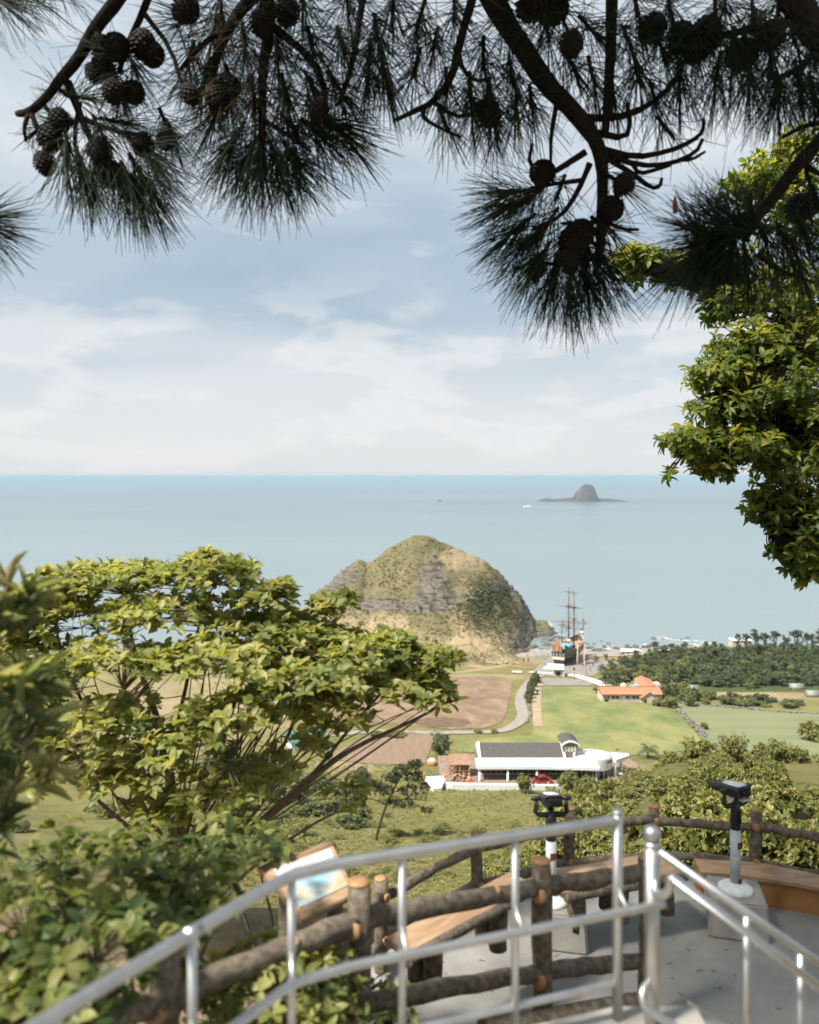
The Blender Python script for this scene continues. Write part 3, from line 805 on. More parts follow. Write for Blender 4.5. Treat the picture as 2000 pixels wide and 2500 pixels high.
# coin operated binoculars
def binoculars(loc, rz, label, H0, pole_r, style):
    t = thing('coin_binoculars', label, 'binoculars', loc, rz, 'coin operated binoculars on the terrace')
    b = MB(); b.lathe([(.20, 0), (.20, .03), (.17, .05), (.10, .075), (pole_r, .10)], n=24); b.build('base_flange', M['worn_white'], t)
    b = MB(); b.lathe([(pole_r, .08), (pole_r, H0 - .30)], n=20); po = b.build('pole', M['pole_grey'], t)
    for z, w in ((.55, .07), (.12, .05)):
        b = MB(); b.box((.012, -pole_r + .002, z), (w, .012, w * 1.1)); b.build('sticker', M['rust'], po)
    b = MB(); b.lathe([(pole_r * .98, H0 - .302), (pole_r * .98, H0 - .03), (pole_r * .7, H0), (.035, H0 + .02), (.035, H0 + .07)], n=20); nk = b.build('coin_box', M['black_paint'], t)
    b = MB(); b.box((0, -pole_r * .98, H0 - .14), (.055, .02, .15)); b.build('coin_plate', M['glass_dark'], nk, bevel=.004)
    # fork
    b = MB()
    w = .185
    b.tube([(-.02, 0, H0 - .005), (-w * .8, 0, H0 - .005), (-w, 0, H0 + .03), (-w * .93, 0, H0 + .19)], [.034, .03, .03, .02], 8)
    b.tube([(.02, 0, H0 - .005), (w * .8, 0, H0 - .005), (w, 0, H0 + .03), (w * .93, 0, H0 + .19)], [.034, .03, .03, .02], 8)
    b.build('fork', M['black_paint'], t)
    z = H0 + .165
    # handles / trunnions
    for s in (-1, 1):
        b = MB(); b.lathe([(.012, -.055), (.024, -.045), (.028, .02), (.024, .05), (.010, .058)], (s * .185, 0, z + .022), 12, M=Matrix.Rotation(R(90), 3, 'Y'))
        b.build('handle', M['black_paint'], t)
    # body
    b = MB(); sec = []
    for y, ww, hh in ((-.13, .205, .115), (-.10, .225, .135), (.02, .225, .135), (.13, .19, .125), (.16, .18, .115)):
        sec.append([(ww / 2 * sx, y, z + hh / 2 * sz) for sx, sz in ((-1, -.6), (-.75, -1), (.75, -1), (1, -.6), (1, .6), (.75, 1), (-.75, 1), (-1, .6))])
    vs = [v for s_ in sec for v in s_]; fs = []
    for i in range(len(sec) - 1):
        for k in range(8):
            k2 = (k + 1) % 8; fs.append((i * 8 + k, i * 8 + k2, (i + 1) * 8 + k2, (i + 1) * 8 + k))
    fs.append(tuple(range(8))[::-1]); fs.append(tuple(range(32, 40)))
    b.add(vs, fs); body = b.build('body', M['black_paint'], t, bevel=.006)
    b = MB(); b.prism([(-.075, -.115), (.075, -.115), (.082, .02), (.06, .15), (-.06, .15), (-.082, .02)], z + .0635, z + .0735); b.build('worn_top', M['worn_white'], body, bevel=.003)
    for s in (-1, 1):
        b = MB(); b.lathe([(.045, 0), (.05, .02), (.052, .13), (.046, .15), (.04, .152)], (s * .052, .15, z), 16, M=Matrix.Rotation(R(-90), 3, 'X')); b.build('barrel', M['black_paint'], t)
        b = MB(); b.lathe([(.026, 0), (.028, .03), (.024, .045), (.016, .046), (.014, .03)], (s * .034, -.128, z + .005), 14, M=Matrix.Rotation(R(90), 3, 'X')); e = b.build('eyepiece', M['rubber'], t)
        b = MB(); b.lathe([(.013, 0), (.011, .003)], (s * .034, -.128 - .042, z + .005), 12, M=Matrix.Rotation(R(90), 3, 'X')); b.build('lens', M['glass_dark'], e)
    b = MB(); b.tube([(-.10, -.134, z - .045), (-.10, -.138, z + .05), (.10, -.138, z + .05), (.10, -.134, z - .045), (-.10, -.134, z - .045)], .008, 6, caps=False); b.build('face_rim', M['black_paint'], body)
    if style:
        b = MB(); b.box((.03, -.10, z - .085), (.12, .07, .016)); b.box((-.09, -.02, z - .08), (.05, .05, .03)); b.build('worn_bracket', M['worn_white'], t, bevel=.003)
    tl = Matrix.Translation((0, 0, z)) @ Matrix.Rotation(R(-16 if not style else -7), 4, 'X') @ Matrix.Translation((0, 0, -z))
    for c_ in t.children:
        if c_.name.split('.')[0] in ('body', 'barrel', 'eyepiece'): c_.matrix_local = tl @ c_.matrix_local
    t.scale = (.93, .93, .93)
    return t
binoculars(b1 + Vector((-.09, 0, 0)), R(3), 'black binoculars facing away on a grey pole, nearer the middle of the terrace', 1.02, .062, 0)
binoculars(b2, R(24), 'black binoculars with a worn white top, turned aside, on the right of the terrace', 1.03, .060, 1)

# information board on a timber lectern
t = thing('information_board', 'tilted wooden board with a pale blue and sand coloured map, beside the near log fence', 'sign', P(740, 2300, 6.1))
A, Bq, Cq, Dq = P(735, 2262, 5.75), P(868, 2195, 6.1), P(812, 2072, 6.75), P(640, 2135, 6.35)
U = (Bq - A).normalized(); V_ = (Dq - A).normalized(); Nn = U.cross(V_).normalized()
if Nn.z < 0: Nn = -Nn
def slab(a, b, c, d, th, lift=0):
    lo = [p + Nn * lift for p in (a, b, c, d)]; return lo, [p + Nn * (lift + th) for p in (a, b, c, d)]
mb = MB(); mb.hull8(*slab(A, Bq, Cq, Dq, .05)); bd = mb.build('board', M['plank'], t, world=True, bevel=.008)
def lp(u, v): return A.lerp(Bq, u).lerp(Dq.lerp(Cq, u), v)
mb = MB(); mb.hull8(*slab(lp(.10, .16), lp(.93, .16), lp(.93, .90), lp(.10, .90), .006, .052)); 
def map_mat():
    m, n_, out = _nt('printed_map'); lk = n_.links.new
    bs = _n(n_, 'ShaderNodeBsdfPrincipled', Roughness=.7)
    tcn = _n(n_, 'ShaderNodeTexCoord'); nz = _n(n_, 'ShaderNodeTexNoise', Scale=3.2, Detail=4); lk(tcn.outputs['Object'], nz.inputs['Vector'])
    cr = ramp(n_, [(.30, (.20, .36, .45)), (.52, (.27, .43, .48)), (.58, (.36, .46, .46)), (.63, (.40, .36, .24)), (.70, (.34, .25, .15)), (.76, (.42, .46, .45))])
    lk(nz.outputs['Fac'], cr.inputs[0]); lk(cr.outputs[0], bs.inputs['Base Color']); lk(bs.outputs[0], out.inputs[0]); return m
mo = mb.build('map_panel', map_mat(), bd); mo.location = tuple(-v for v in t.location)
mb = MB(); mb.hull8(*slab(lp(.10, .72), lp(.93, .72), lp(.93, .90), lp(.10, .90), .003, .0585)); q = mb.build('white_heading', M['pole_grey'], bd); q.location = tuple(-v for v in t.location)
for f in (.12, .88):
    b = MB(); pt = lp(f, .55) - Nn * .01; log_tube(b, (pt.x, pt.y, H(pt.x, pt.y) - .3), (pt.x, pt.y, pt.z), .06, 9, 5); b.build('leg', M['log'], t, world=True)
b = MB(); s0 = lp(-.02, 1.0); s1 = lp(1.02, 1.0); log_tube(b, s0 + Nn * .02, s1 + Nn * .02, .045, 8, 5); b.build('top_log', M['wood_brown'], t, world=True)

# ------------------------------------------------------------------ stainless steel railings
RZ = -1.90
def rp(px, py, d=None):
    d = RZ * F / (HY - py) if d is None else d
    return P(px, py, d)
sr = thing('steel_railing', 'bright stainless steel railing along the landing, with a kinked top rail', 'railing', (.3, 3.8, -3.0))
T0, T1, T2, T3 = rp(-60, 2608), rp(100, 2498), rp(478, 2272), rp(735, 2122)
T4 = rp(1508, 2002)
def smooth_pl(p, n=3):
    for _ in range(n):
        q = [p[0]]
        for a, b in zip(p, p[1:]): q += [a.lerp(b, .12), a.lerp(b, .88)] if (b - a).length > .15 else [a.lerp(b, .3), a.lerp(b, .7)]
        p = q + [p[-1]]
    return p
b = MB(); b.tube(smooth_pl([T0, T1, T2, T3, T4], 2), .0285, 14); b.build('top_rail', M['steel'], sr, world=True)
# collar on the top rail
b = MB(); c = T1.lerp(T2, .97); u = (T2 - T1).normalized(); b.tube([c - u * .04, c + u * .04], .0315, 14); b.build('collar', M['steel'], sr, world=True)
off = Vector((-.05, -.13, 0)); mz = -2.33
def xy_at(px, line):  # parameter on the top rail line with that column
    for a, b in zip(line, line[1:]):
        pa, pb = 1000 + a.x / a.y * F, 1000 + b.x / b.y * F
        if pa <= px <= pb:
            lo, hi = 0, 1
            for _ in range(30):
                m = (lo + hi) / 2; q = a.lerp(b, m)
                if 1000 + q.x / q.y * F < px: lo = m
                else: hi = m
            return a.lerp(b, lo)
    return line[-1]
line = [T0, T1, T2, T3, T4]
def nearer(p, k=.13):  # towards the stair side
    return Vector((p.x + .03, p.y - k, p.z))
mid = [nearer(Vector((p.x, p.y, mz))) for p in (T0, T1, T2, T3, T4 + (T4 - T3).normalized() * .22)]
b = MB(); b.tube(smooth_pl(mid, 2), .0225, 12); b.build('hand_rail', M['steel'], sr, world=True)
bot = [Vector((p.x, p.y, -2.80)) for p in (T0, T1, T2, T3, T4)]
b = MB(); b.tube(smooth_pl(bot, 2), .019, 12); b.build('bottom_rail', M['steel'], sr, world=True)
for px in (140, 470, 712, 982, 1258):
    p = xy_at(px, line)
    b = MB(); b.tube([(p.x, p.y, -3.05), (p.x, p.y, RZ)], .0205, 12); po = b.build('post', M['steel'], sr, world=True)
    q = nearer(Vector((p.x, p.y, mz)))
    b = MB(); b.tube([(p.x, p.y, mz + .07), (p.x + .008, p.y - .05, mz + .03), (q.x, q.y, mz - .015)], [.015, .013, .013], 8)
    br = b.build('bracket', M['steel'], po); br.location = tuple(-v for v in sr.location)
p = T4
b = MB(); b.tube([(p.x, p.y, -3.05), (p.x, p.y, RZ + .035)], .0285, 16); po = b.build('end_post', M['steel'], sr, world=True)
b = MB(); b.lathe([(.029, RZ + .034), (.0325, RZ + .036), (.0325, RZ + .050), (.022, RZ + .058), (.004, RZ + .060)], (p.x, p.y, 0), 16); cp = b.build('cap', M['steel'], po); cp.location = tuple(-v for v in sr.location)
q = nearer(Vector((p.x, p.y, mz)))
b = MB(); b.tube([(p.x, p.y, mz + .07), (p.x + .008, p.y - .05, mz + .03), (q.x, q.y, mz - .015)], [.015, .013, .013], 8); br = b.build('bracket', M['steel'], po); br.location = tuple(-v for v in sr.location)

st = thing('stair_railing', 'steel stair railing with a ball topped post, running down to the right', 'railing', (1.4, 4.3, -3.0))
bp = P(1592, 2040, 4.30)
b = MB(); b.tube([(bp.x, bp.y, -3.3), (bp.x, bp.y, bp.z - .03)], .041, 18); po = b.build('ball_post', M['steel'], st, world=True)
b = MB(); prof = [(.001, -.048)] + [(.048 * math.sin(R(a)), -.048 * math.cos(R(a))) for a in range(15, 180, 15)] + [(.001, .048)]
b.lathe(prof, (bp.x, bp.y, bp.z + .01), 20); b.lathe([(.043, -.07), (.046, -.062), (.046, -.05), (.03, -.042)], (bp.x, bp.y, bp.z + .01), 18)
bl = b.build('ball', M['steel'], po); bl.location = tuple(-v for v in st.location)
A0, A1 = P(1607, 2078, 4.27), P(2180, 2478, 4.12)
b = MB(); b.tube([A0, A1], .0245, 14); b.build('top_rail', M['steel'], st, world=True)
B0, B1 = P(1640, 2140, 4.12), P(2180, 2545, 3.98)
curl = [P(1600, 2150, 4.25), P(1598, 2178, 4.22), P(1612, 2190, 4.17), P(1634, 2178, 4.13), P(1636, 2152, 4.12), B0, B1]
b = MB(); b.tube(smooth_pl(curl[:6], 2) + [B1], .0225, 12); b.build('hand_rail', M['steel'], st, world=True)
for px in (1823, 1955, 2120):
    t_ = (px - 1607) / (2180 - 1607); lo = A0.lerp(A1, t_)
    for _ in range(8):
        cur = 1000 + lo.x / lo.y * F; t_ += (px - cur) / 573; lo = A0.lerp(A1, t_)
    b = MB(); b.tube([lo, (lo.x, lo.y, lo.z - 1.15)], .0195, 12); po = b.build('post', M['steel'], st, world=True)
    hr = B0.lerp(B1, (lo.x - B0.x) / (B1.x - B0.x))
    b = MB(); b.tube([(lo.x, lo.y, hr.z + .02), (lo.x, lo.y - .09, hr.z - .06), (hr.x, hr.y, hr.z - .015)], [.012, .011, .011], 8); br = b.build('bracket', M['steel'], po); br.location = tuple(-v for v in st.location)
C0, C1 = P(1585, 2452, 4.28), P(1760, 2560, 4.22)
b = MB(); b.tube(smooth_pl([P(1592, 2395, 4.3), P(1572, 2410, 4.25), P(1566, 2440, 4.22), P(1580, 2465, 4.2), P(1800, 2600, 4.15)], 2), .0225, 12); b.build('lower_rail', M['steel'], st, world=True)
# stair landing and steps
mb = MB()
lp_ = [(-2.2, -.2), (1.62, -.2), (1.62, 4.46), (T4.x, T4.y + .10), (T3.x, T3.y + .12), (T2.x - .05, T2.y + .10), (T1.x - .1, T1.y + .1), (T0.x - .4, T0.y)]
mb.prism(lp_, -3.6, -3.0)
tag(mb.build('stair_landing', M['concrete']), 'concrete landing of the stairs', kind='structure')
mb = MB()
for i in range(12):
    x0 = 1.625 + i * .27; mb.bx(x0, x0 + .268, 2.9, 4.42, -3.75 - i * .172, -3.0 - (i + 1) * .168)
sp = thing('stone_stairs', 'concrete stairs with a side kerb going down to the terrace', 'stairs', (2.6, 3.6, -4.5))
mb.build('steps', M['concrete'], sp, world=True, bevel=.01)
mb = MB(); a, b2_ = (1.625, 4.44, -2.93), (4.8, 4.44, -4.93)
mb.hull8([(1.625, 4.42, -3.6), (4.8, 4.42, -5.3), (4.8, 4.60, -5.3), (1.625, 4.60, -3.6)], [(1.625, 4.42, -3.06), (4.8, 4.42, -5.02), (4.8, 4.60, -5.02), (1.625, 4.60, -3.06)])
mb.build('side_kerb', M['concrete'], sp, world=True)
mb = MB()
for i in range(8): mb.bx(-.9, .9, -.3 - i * .001 + i * .33 - .33 * 0, .03 + i * .33, -3.0, -1.56 - i * .165)
ss = thing('stone_stairs', 'flight of concrete steps under the viewpoint, leading onto the landing', 'stairs', (0, 1, -3.0))
mb.build('steps', M['concrete'], ss, world=True)

# fallen needles on the terrace
random.seed(5); b = MB()
for i in range(420):
    a = random.uniform(0, 6.28); r = CR * math.sqrt(random.random()) * .93; x, y = CX + r * math.cos(a), CY + r * math.sin(a); t_ = random.uniform(0, 3.14); L_ = random.uniform(.03, .075)
    q = Vector((math.cos(t_), math.sin(t_), 0)) * L_; p = Vector((x, y, FZ + .006)); w = Vector((-math.sin(t_), math.cos(t_), 0)) * .0022
    b.add([p - w, p + w, p + q + w, p + q - w, p + q * .5 + Vector((0, 0, .008))], [(0, 1, 4), (1, 2, 4), (2, 3, 4), (3, 0, 4)])
tag(b.build('fallen_needles', flat('dry_needles', (.16, .085, .035), .9, .4)), 'dry pine needles littering the terrace floor', 'litter', kind='stuff')
# ================================================================== white pavilion
D0 = 155.0; k = D0 / F
def bxp(px, d=D0): return (px - 1000) / F * d
PZV = -60.0
pad = MB(); pad.prism([(bxp(1085), 153.4), (bxp(1560, 153), 153.4), (bxp(1600), 159), (bxp(1570), 172), (bxp(1075), 169), (bxp(1075), 160)], -64, PZV)
tag(pad.build('forecourt', M['brick_paving']), 'brick paved forecourt of the white pavilion', kind='structure')
wb = thing('white_pavilion', 'long white pavilion with a grey pitched roof, a small tower and a round roof terrace', 'building', (bxp(1310), 158, PZV))
def wpart(name, mb, mat, parent=None, bevel=0.0):
    o = mb.build(name, mat, None, bevel=bevel); o.parent = parent or wb
    if parent is None: o.location = tuple(-v for v in wb.location)
    return o
X0, X1 = bxp(1171), bxp(1455)
for px in (1171, 1240, 1311, 1383, 1456):
    b = MB(); b.lathe([(.26, PZV), (.26, PZV + .15), (.20, PZV + .2), (.20, -57.62)], (bxp(px), 155.0, 0), 14); wpart('column', b, M['white'])
# canopy: flat slab with pale top, curved front towards the right
def canopy(z0, z1, inset=0.0):
    pl = [(bxp(1164) + inset, 154.6 + inset), (bxp(1330), 154.55 + inset), (bxp(1400), 154.2 + inset), (bxp(1462) - inset, 153.9 + inset), (bxp(1462) - inset, 157.2), (bxp(1405), 159.2), (bxp(1372), 159.2 - inset), (bxp(1164) + inset, 159.2 - inset)]
    b = MB(); b.prism(pl, z0, z1); return b
wpart('canopy', canopy(-57.62, -57.0), M['white'], bevel=.03)
wpart('canopy_roof', canopy(-56.995, -56.96, .25), M['white_blue'])
# glazed hall behind the columns
b = MB(); b.bx(bxp(1172), bxp(1462), 158.4, 167, PZV, -57.63); hall = wpart('hall', b, M['brick_brown'])
xs = np.linspace(bxp(1176), bxp(1458), 22)
for i in range(21):
    b = MB(); b.bx(xs[i] + .04, xs[i + 1] - .04, 158.32, 158.38, PZV + .25, -57.75); wpart('window', b, M['glass_dark'], hall)
b = MB()
for x in xs: b.bx(x - .035, x + .035, 158.27, 158.39, PZV + .05, -57.66)
b.bx(bxp(1174), bxp(1460), 158.26, 158.39, PZV + .05, PZV + .22); b.bx(bxp(1174), bxp(1460), 158.262, 158.39, -58.55, -58.47)
wpart('window_frames', b, M['dirty_white'], hall)
b = MB(); b.bx(bxp(1177), bxp(1239), 158.0, 158.2, PZV + .85, PZV + 1.5); wpart('yellow_counter', b, M['yellow'])
b = MB(); b.bx(bxp(1176), bxp(1240), 157.95, 158.15, PZV + .1, PZV + .2); b.bx(bxp(1262), bxp(1300), 157.6, 157.9, PZV + .3, PZV + .42); wpart('ledge', b, M['dirty_white'])
# main roof
b = MB(); x0, x1 = bxp(1174, 160), bxp(1374, 160)
b.add([(x0, 158.6, -56.99), (x1, 158.6, -56.99), (x1, 163.0, -55.15), (x0, 163.0, -55.15), (x0, 167.4, -56.99), (x1, 167.4, -56.99)], [(0, 1, 2, 3), (3, 2, 5, 4), (0, 3, 4), (1, 5, 2), (0, 4, 5, 1)])
rf = wpart('roof', b, M['roof_grey'])
for xx in (x0 - .5, x1 + .003):
    b = MB()
    b.add([(xx, 158.4, -57.0), (xx + .45, 158.4, -57.0), (xx + .45, 158.4, -56.8), (xx, 158.4, -56.8), (xx, 163, -54.95), (xx + .45, 163, -54.95), (xx, 167.5, -57), (xx + .45, 167.5, -57)],
          [(0, 1, 2, 3), (3, 2, 5, 4), (4, 5, 7, 6), (0, 3, 4, 6), (1, 7, 5, 2), (0, 6, 7, 1)])
    wpart('gable_parapet', b, M['white'], rf)
b = MB(); b.bx(x0, x1, 158.30, 158.58, -57.0, -56.72); wpart('gutter', b, M['white'], rf)
# tower with barrel roof
tx0, tx1 = bxp(1374, 160.5), bxp(1410, 160.5)
b = MB(); b.bx(tx0, tx1, 160.0, 164.5, -57.6, -54.55); tw = wpart('tower', b, M['brick_brown'])
b = MB()
for i in range(4):
    xx = tx0 + .35 + i * .62; b.bx(xx, xx + .42, 159.93, 159.99, -56.0, -54.95)
wpart('tower_windows', b, M['beige'], tw)
def arcp(xa, xb, zb, rise, n=12): return [(xa + (xb - xa) * i / n, zb + rise * math.sin(math.pi * i / n) ** .8) for i in range(n + 1)]
ap = arcp(tx0 - .35, tx1 + .35, -54.5, .85)
b = MB(); n = len(ap)
vs = [(x, 159.75, z) for x, z in ap] + [(x, 165.0, z) for x, z in ap]
b.add(vs, [(i, i + 1, n + i + 1, n + i) for i in range(n - 1)] + [tuple(range(n))[::-1], tuple(range(n, 2 * n)), (0, n, 2 * n - 1, n - 1)])
wpart('barrel_roof', b, M['roof_grey'], tw)
b = MB(); vs = [(x, 159.5, z + .02) for x, z in ap] + [(x, 159.5, z - .32) for x, z in ap] + [(x, 159.74, z + .02) for x, z in ap] + [(x, 159.74, z - .32) for x, z in ap]
fs = []
for i in range(n - 1):
    fs += [(i, n + i, n + i + 1, i + 1), (i, i + 1, 2 * n + i + 1, 2 * n + i), (n + i, 3 * n + i, 3 * n + i + 1, n + i + 1), (2 * n + i, 2 * n + i + 1, 3 * n + i + 1, 3 * n + i)]
b.add(vs, fs); wpart('arched_fascia', b, M['white'], tw)
# round roof terrace
cx, cy, rx, ry = bxp(1447, 158.5), 158.6, 3.85, 3.3
def ring(r0, r1, z0, z1, a0=0, a1=360, n=48):
    b = MB()
    for i in range(n):
        A_, B_ = R(a0 + (a1 - a0) * i / n), R(a0 + (a1 - a0) * (i + 1) / n)
        q = lambda a, r: (cx + rx * r * math.cos(a), cy + ry * r * math.sin(a))
        lo = [(*q(A_, r0), z0), (*q(B_, r0), z0), (*q(B_, r1), z0), (*q(A_, r1), z0)]
        b.hull8(lo, [(x, y, z1) for x, y, z in lo])
    return b
drum = wpart('round_terrace', ring(.90, 1.0, -58.3, -56.15, n=48), M['white'])
b = MB(); b.prism([(cx + rx * .9 * math.cos(R(a)), cy + ry * .9 * math.sin(R(a))) for a in range(0, 360, 8)], -57.2, -56.85); wpart('terrace_deck', b, M['white_blue'], drum)
wpart('red_coping', ring(.905, .965, -56.145, -56.08, 175, 365, 30), M['ship_red'], drum)
b = MB()
for a in range(35, 150, 17):
    aa = R(a); b.box((cx + rx * .895 * math.cos(aa), cy + ry * .895 * math.sin(aa), -56.3), (.75, .06, .10), rz=aa + R(90))
wpart('slots', b, M['roof_grey'], drum)
b = MB()
for i in range(6):
    a = R(-52 + i * 6.0); c = (cx + rx * 1.012 * math.cos(a), cy + ry * 1.012 * math.sin(a), -56.75)
    rz = math.atan2(ry * math.cos(a), -rx * math.sin(a))
    w = .30
    b.box(c, (.07, .05, .42), rz)
    for dz, ln in ((.18, .26), (0, .20), (-.18, .26)):
        if (i + int(dz * 10)) % 3: b.box((c[0] + .10 * math.cos(rz), c[1] + .10 * math.sin(rz), c[2] + dz), (ln, .05, .075), rz)
wpart('lettering', b, M['black_paint'], drum)
b = MB(); b.lathe([(1.0, PZV), (1.0, -58.31)], (cx, cy, 0), 28, M=Matrix.Diagonal((rx * .86, ry * .86, 1))); wpart('round_wall', b, M['glass_dark'], drum)
b = MB()
for a in range(180, 361, 20): b.box((cx + rx * .875 * math.cos(R(a)), cy + ry * .875 * math.sin(R(a)), (PZV - 58.31) / 2), (.16, .16, -58.32 - PZV), rz=R(a))
wpart('round_wall_frames', b, M['house_wall'], drum)
# right wing slab and entrance
b = MB(); b.prism([(bxp(1488), 157.6), (bxp(1512), 157.0), (bxp(1553), 159.6), (bxp(1553), 160.6), (bxp(1490), 161.5)], -57.3, -56.55); wpart('entrance_canopy', b, M['white'], bevel=.03)
b = MB(); b.bx(bxp(1507), bxp(1512), 157.25, 157.6, PZV, -57.31); b.bx(bxp(1530), bxp(1534), 159.4, 159.8, PZV, -57.31); wpart('entrance_pillars', b, M['white'])
b = MB(); b.bx(bxp(1488), bxp(1507), 159.4, 160.2, PZV, -57.32); wpart('entrance_door', b, M['teal_tank'])
b = MB(); b.bx(bxp(1496), bxp(1503), 159.3, 159.38, PZV + .1, -58.0); wpart('red_poster', b, M['ship_red'])
b = MB(); b.bx(bxp(1510), bxp(1532), 157.2, 157.5, PZV, PZV + .65); b.bx(bxp(1530), bxp(1533), 155.4, 157.2, PZV, PZV + .6); wpart('low_wall', b, M['white'])
# retaining wall in front
rw = MB(); pts = [(bxp(1090, 153), 153.3), (bxp(1105, 153), 153.0), (bxp(1200, 153), 152.7), (bxp(1320, 153), 152.4), (bxp(1420, 152), 152.2)]
for (a0, b0), (a1, b1_) in zip(pts, pts[1:]):
    rw.hull8([(a0, b0, -64), (a1, b1_, -64), (a1, b1_ + .7, -64), (a0, b0 + .7, -64)], [(a0, b0, -59.85), (a1, b1_, -59.85), (a1, b1_ + .7, -59.85), (a0, b0 + .7, -59.85)])
tag(rw.build('retaining_wall', M['white']), 'long low white wall edging the brick forecourt towards the grass', 'wall')
# white concrete ramp at the left
p = P(1060, 1912, 153)
mb = MB(); a = [P(1033, 1893, 157), P(1083, 1890, 157.5), P(1087, 1898, 155.5), P(1078, 1922, 151.5), P(1058, 1924, 151.0)]
mb.prism([(v.x, v.y) for v in a][::-1], -63.5, -59.95)
tag(mb.build('concrete_ramp', M['white']), 'white rounded concrete ramp beside the brown timber pergola', 'ramp')
# brown timber pergola with stacked logs
t = thing('timber_pergola', 'brown timber pergola with a plank roof, left of the white pavilion', 'pergola', (bxp(1125), 158, PZV))
gx0, gx1 = bxp(1098, 157), bxp(1148, 157)
b = MB(); b.hull8([(gx0, 156.8, -57.6), (gx1, 156.8, -57.6), (gx1, 160.2, -56.6), (gx0, 160.2, -56.6)], [(gx0, 156.8, -57.48), (gx1, 156.8, -57.48), (gx1, 160.2, -56.48), (gx0, 160.2, -56.48)]); b.build('roof', M['wood_brown'], t, world=True)
for x in (gx0 + .15, (gx0 + gx1) / 2, gx1 - .15):
    for y in (157, 160):
        b = MB(); b.tube([(x, y, PZV - 1), (x, y, -57.5 if y < 158 else -56.65)], .11, 8); b.build('post', M['wood_brown'], t, world=True)
b = MB()
for i in range(5): b.tube([(gx0 + .2, 156.9, -58.9 + i * .02), (gx0 + 1.1, 156.9, -57.65)], .06, 6) if i == 0 else None
for x in (gx0 + 1.2, gx1 - 1.2): b.tube([(x - .9, 157, -57.65), (x, 157, -58.4), (x + .9, 157, -57.65)], .05, 6)
b.bx(gx0, gx1, 159.95, 160.05, PZV, -58.6)
for z in (-59.4, -58.8): b.bx(gx0, gx1, 156.95, 157.05, z, z + .12)
b.build('braces', M['wood_brown'], t, world=True)
lg = thing('log_pile', 'heap of sawn logs and stumps inside the brown pergola', 'logs', (bxp(1122), 156.5, PZV))
for i in range(46):
    x = random.uniform(gx0 + .2, gx1 - .1); y = random.uniform(154.6, 159); z = PZV + random.uniform(.05, .5) + (y - 154.6) * .12
    b = MB(); a = Vector((random.uniform(-1, 1), random.uniform(-.5, .5), random.uniform(-.1, .9))).normalized() * random.uniform(.2, .5)
    c = Vector((x, y, z)); b.tube([c - a, c + a], random.uniform(.10, .19), 7); b.build('log', M['wood_brown'] if i % 3 else M['plank'], lg, world=True)
# planter / well
t = thing('brick_planter', 'round brown planter with a white cover beside the ploughed plot', 'planter', G(1055, 1868))
b = MB(); b.lathe([(1.15, -.3), (1.2, .95), (1.0, 1.0)], n=18); b.build('tub', M['bench_wood'], t)
b = MB(); b.lathe([(.95, .95), (.75, 1.25), (.2, 1.5)], n=14); b.build('cover', M['dirty_white'], t)
# orange barriers
def cone(px, py, d, h, label):
    p = P(px, py, d)
    t = thing('traffic_cone', label, 'traffic cone', (p.x, p.y, PZV), 0, 'orange cones by the forecourt')
    b = MB(); b.bx(-h * .3, h * .3, -h * .3, h * .3, 0, h * .06); b.build('foot', M['orange_cone'], t)
    b = MB(); b.lathe([(h * .24, h * .06), (h * .16, h * .45)], n=14); b.lathe([(h * .13, h * .62), (h * .06, h)], n=14); b.build('cone', M['orange_cone'], t)
    b = MB(); b.lathe([(h * .16, h * .45), (h * .13, h * .62)], n=14); b.build('band', M['white'], t)
cone(1036, 1890, 157.5, 1.0, 'orange cone on the left of the white ramp')
cone(1086, 1890, 157.0, 1.1, 'orange cone between the white ramp and the pergola')
cone(1146, 1912, 154.6, 1.7, 'largest orange cone, at the left corner of the white pavilion')
# red car
t = thing('parked_car', 'red hatchback parked in front of the white pavilion', 'car', (bxp(1322, 153.4), 153.9, PZV), R(8))
CARW = 1.7
def car_body(prof, w0, w1):
    b = MB(); n = len(prof)
    vs = [(x, -w0 / 2 if z < .95 else -w1 / 2, z) for x, z in prof] + [(x, w0 / 2 if z < .95 else w1 / 2, z) for x, z in prof]
    b.add(vs, [tuple(range(n))[::-1], tuple(range(n, 2 * n))] + [(i, (i + 1) % n, n + (i + 1) % n, n + i) for i in range(n)]); return b
b = car_body([(-2.0, .28), (1.95, .28), (2.02, .6), (1.98, .95), (1.6, 1.0), (.95, 1.42), (.2, 1.50), (-.55, 1.40), (-1.15, .97), (-1.9, .80), (-2.05, .55)], CARW, 1.32)
body = b.build('body', M['red_car'], t, bevel=.05)
b = MB()
for s in (-1, 1): b.add([(-.98, s * .852, .99), (-.50, s * .70, 1.33), (.2, s * .70, 1.41), (.85, s * .70, 1.34), (1.35, s * .852, 1.0)], [(0, 1, 2, 3, 4)])
b.add([(-1.17, -.66, 1.0), (-1.17, .66, 1.0), (-.62, .6, 1.39), (-.62, -.6, 1.39)], [(0, 1, 2, 3)])
b.build('windows', M['glass_dark'], t)
for x in (-1.25, 1.25):
    for s in (-1, 1):
        m = Matrix.Rotation(R(90), 3, 'X')
        b = MB(); b.lathe([(.20, -.1), (.30, -.1), (.32, -.05), (.32, .05), (.30, .1), (.20, .1)], (x, s * .78, .32), 18, M=m); wh = b.build('wheel', M['rubber'], t)
        b = MB(); b.lathe([(.02, -.105), (.2, -.106), (.2, .106), (.02, .105)], (x, s * .78, .32), 14, M=m); b.build('rim', M['pole_grey'], wh)
for s in (-1, 1):
    b = MB(); b.box((-1.99, s * .6, .68), (.12, .3, .14)); b.build('headlight', M['white'], t, bevel=.03)

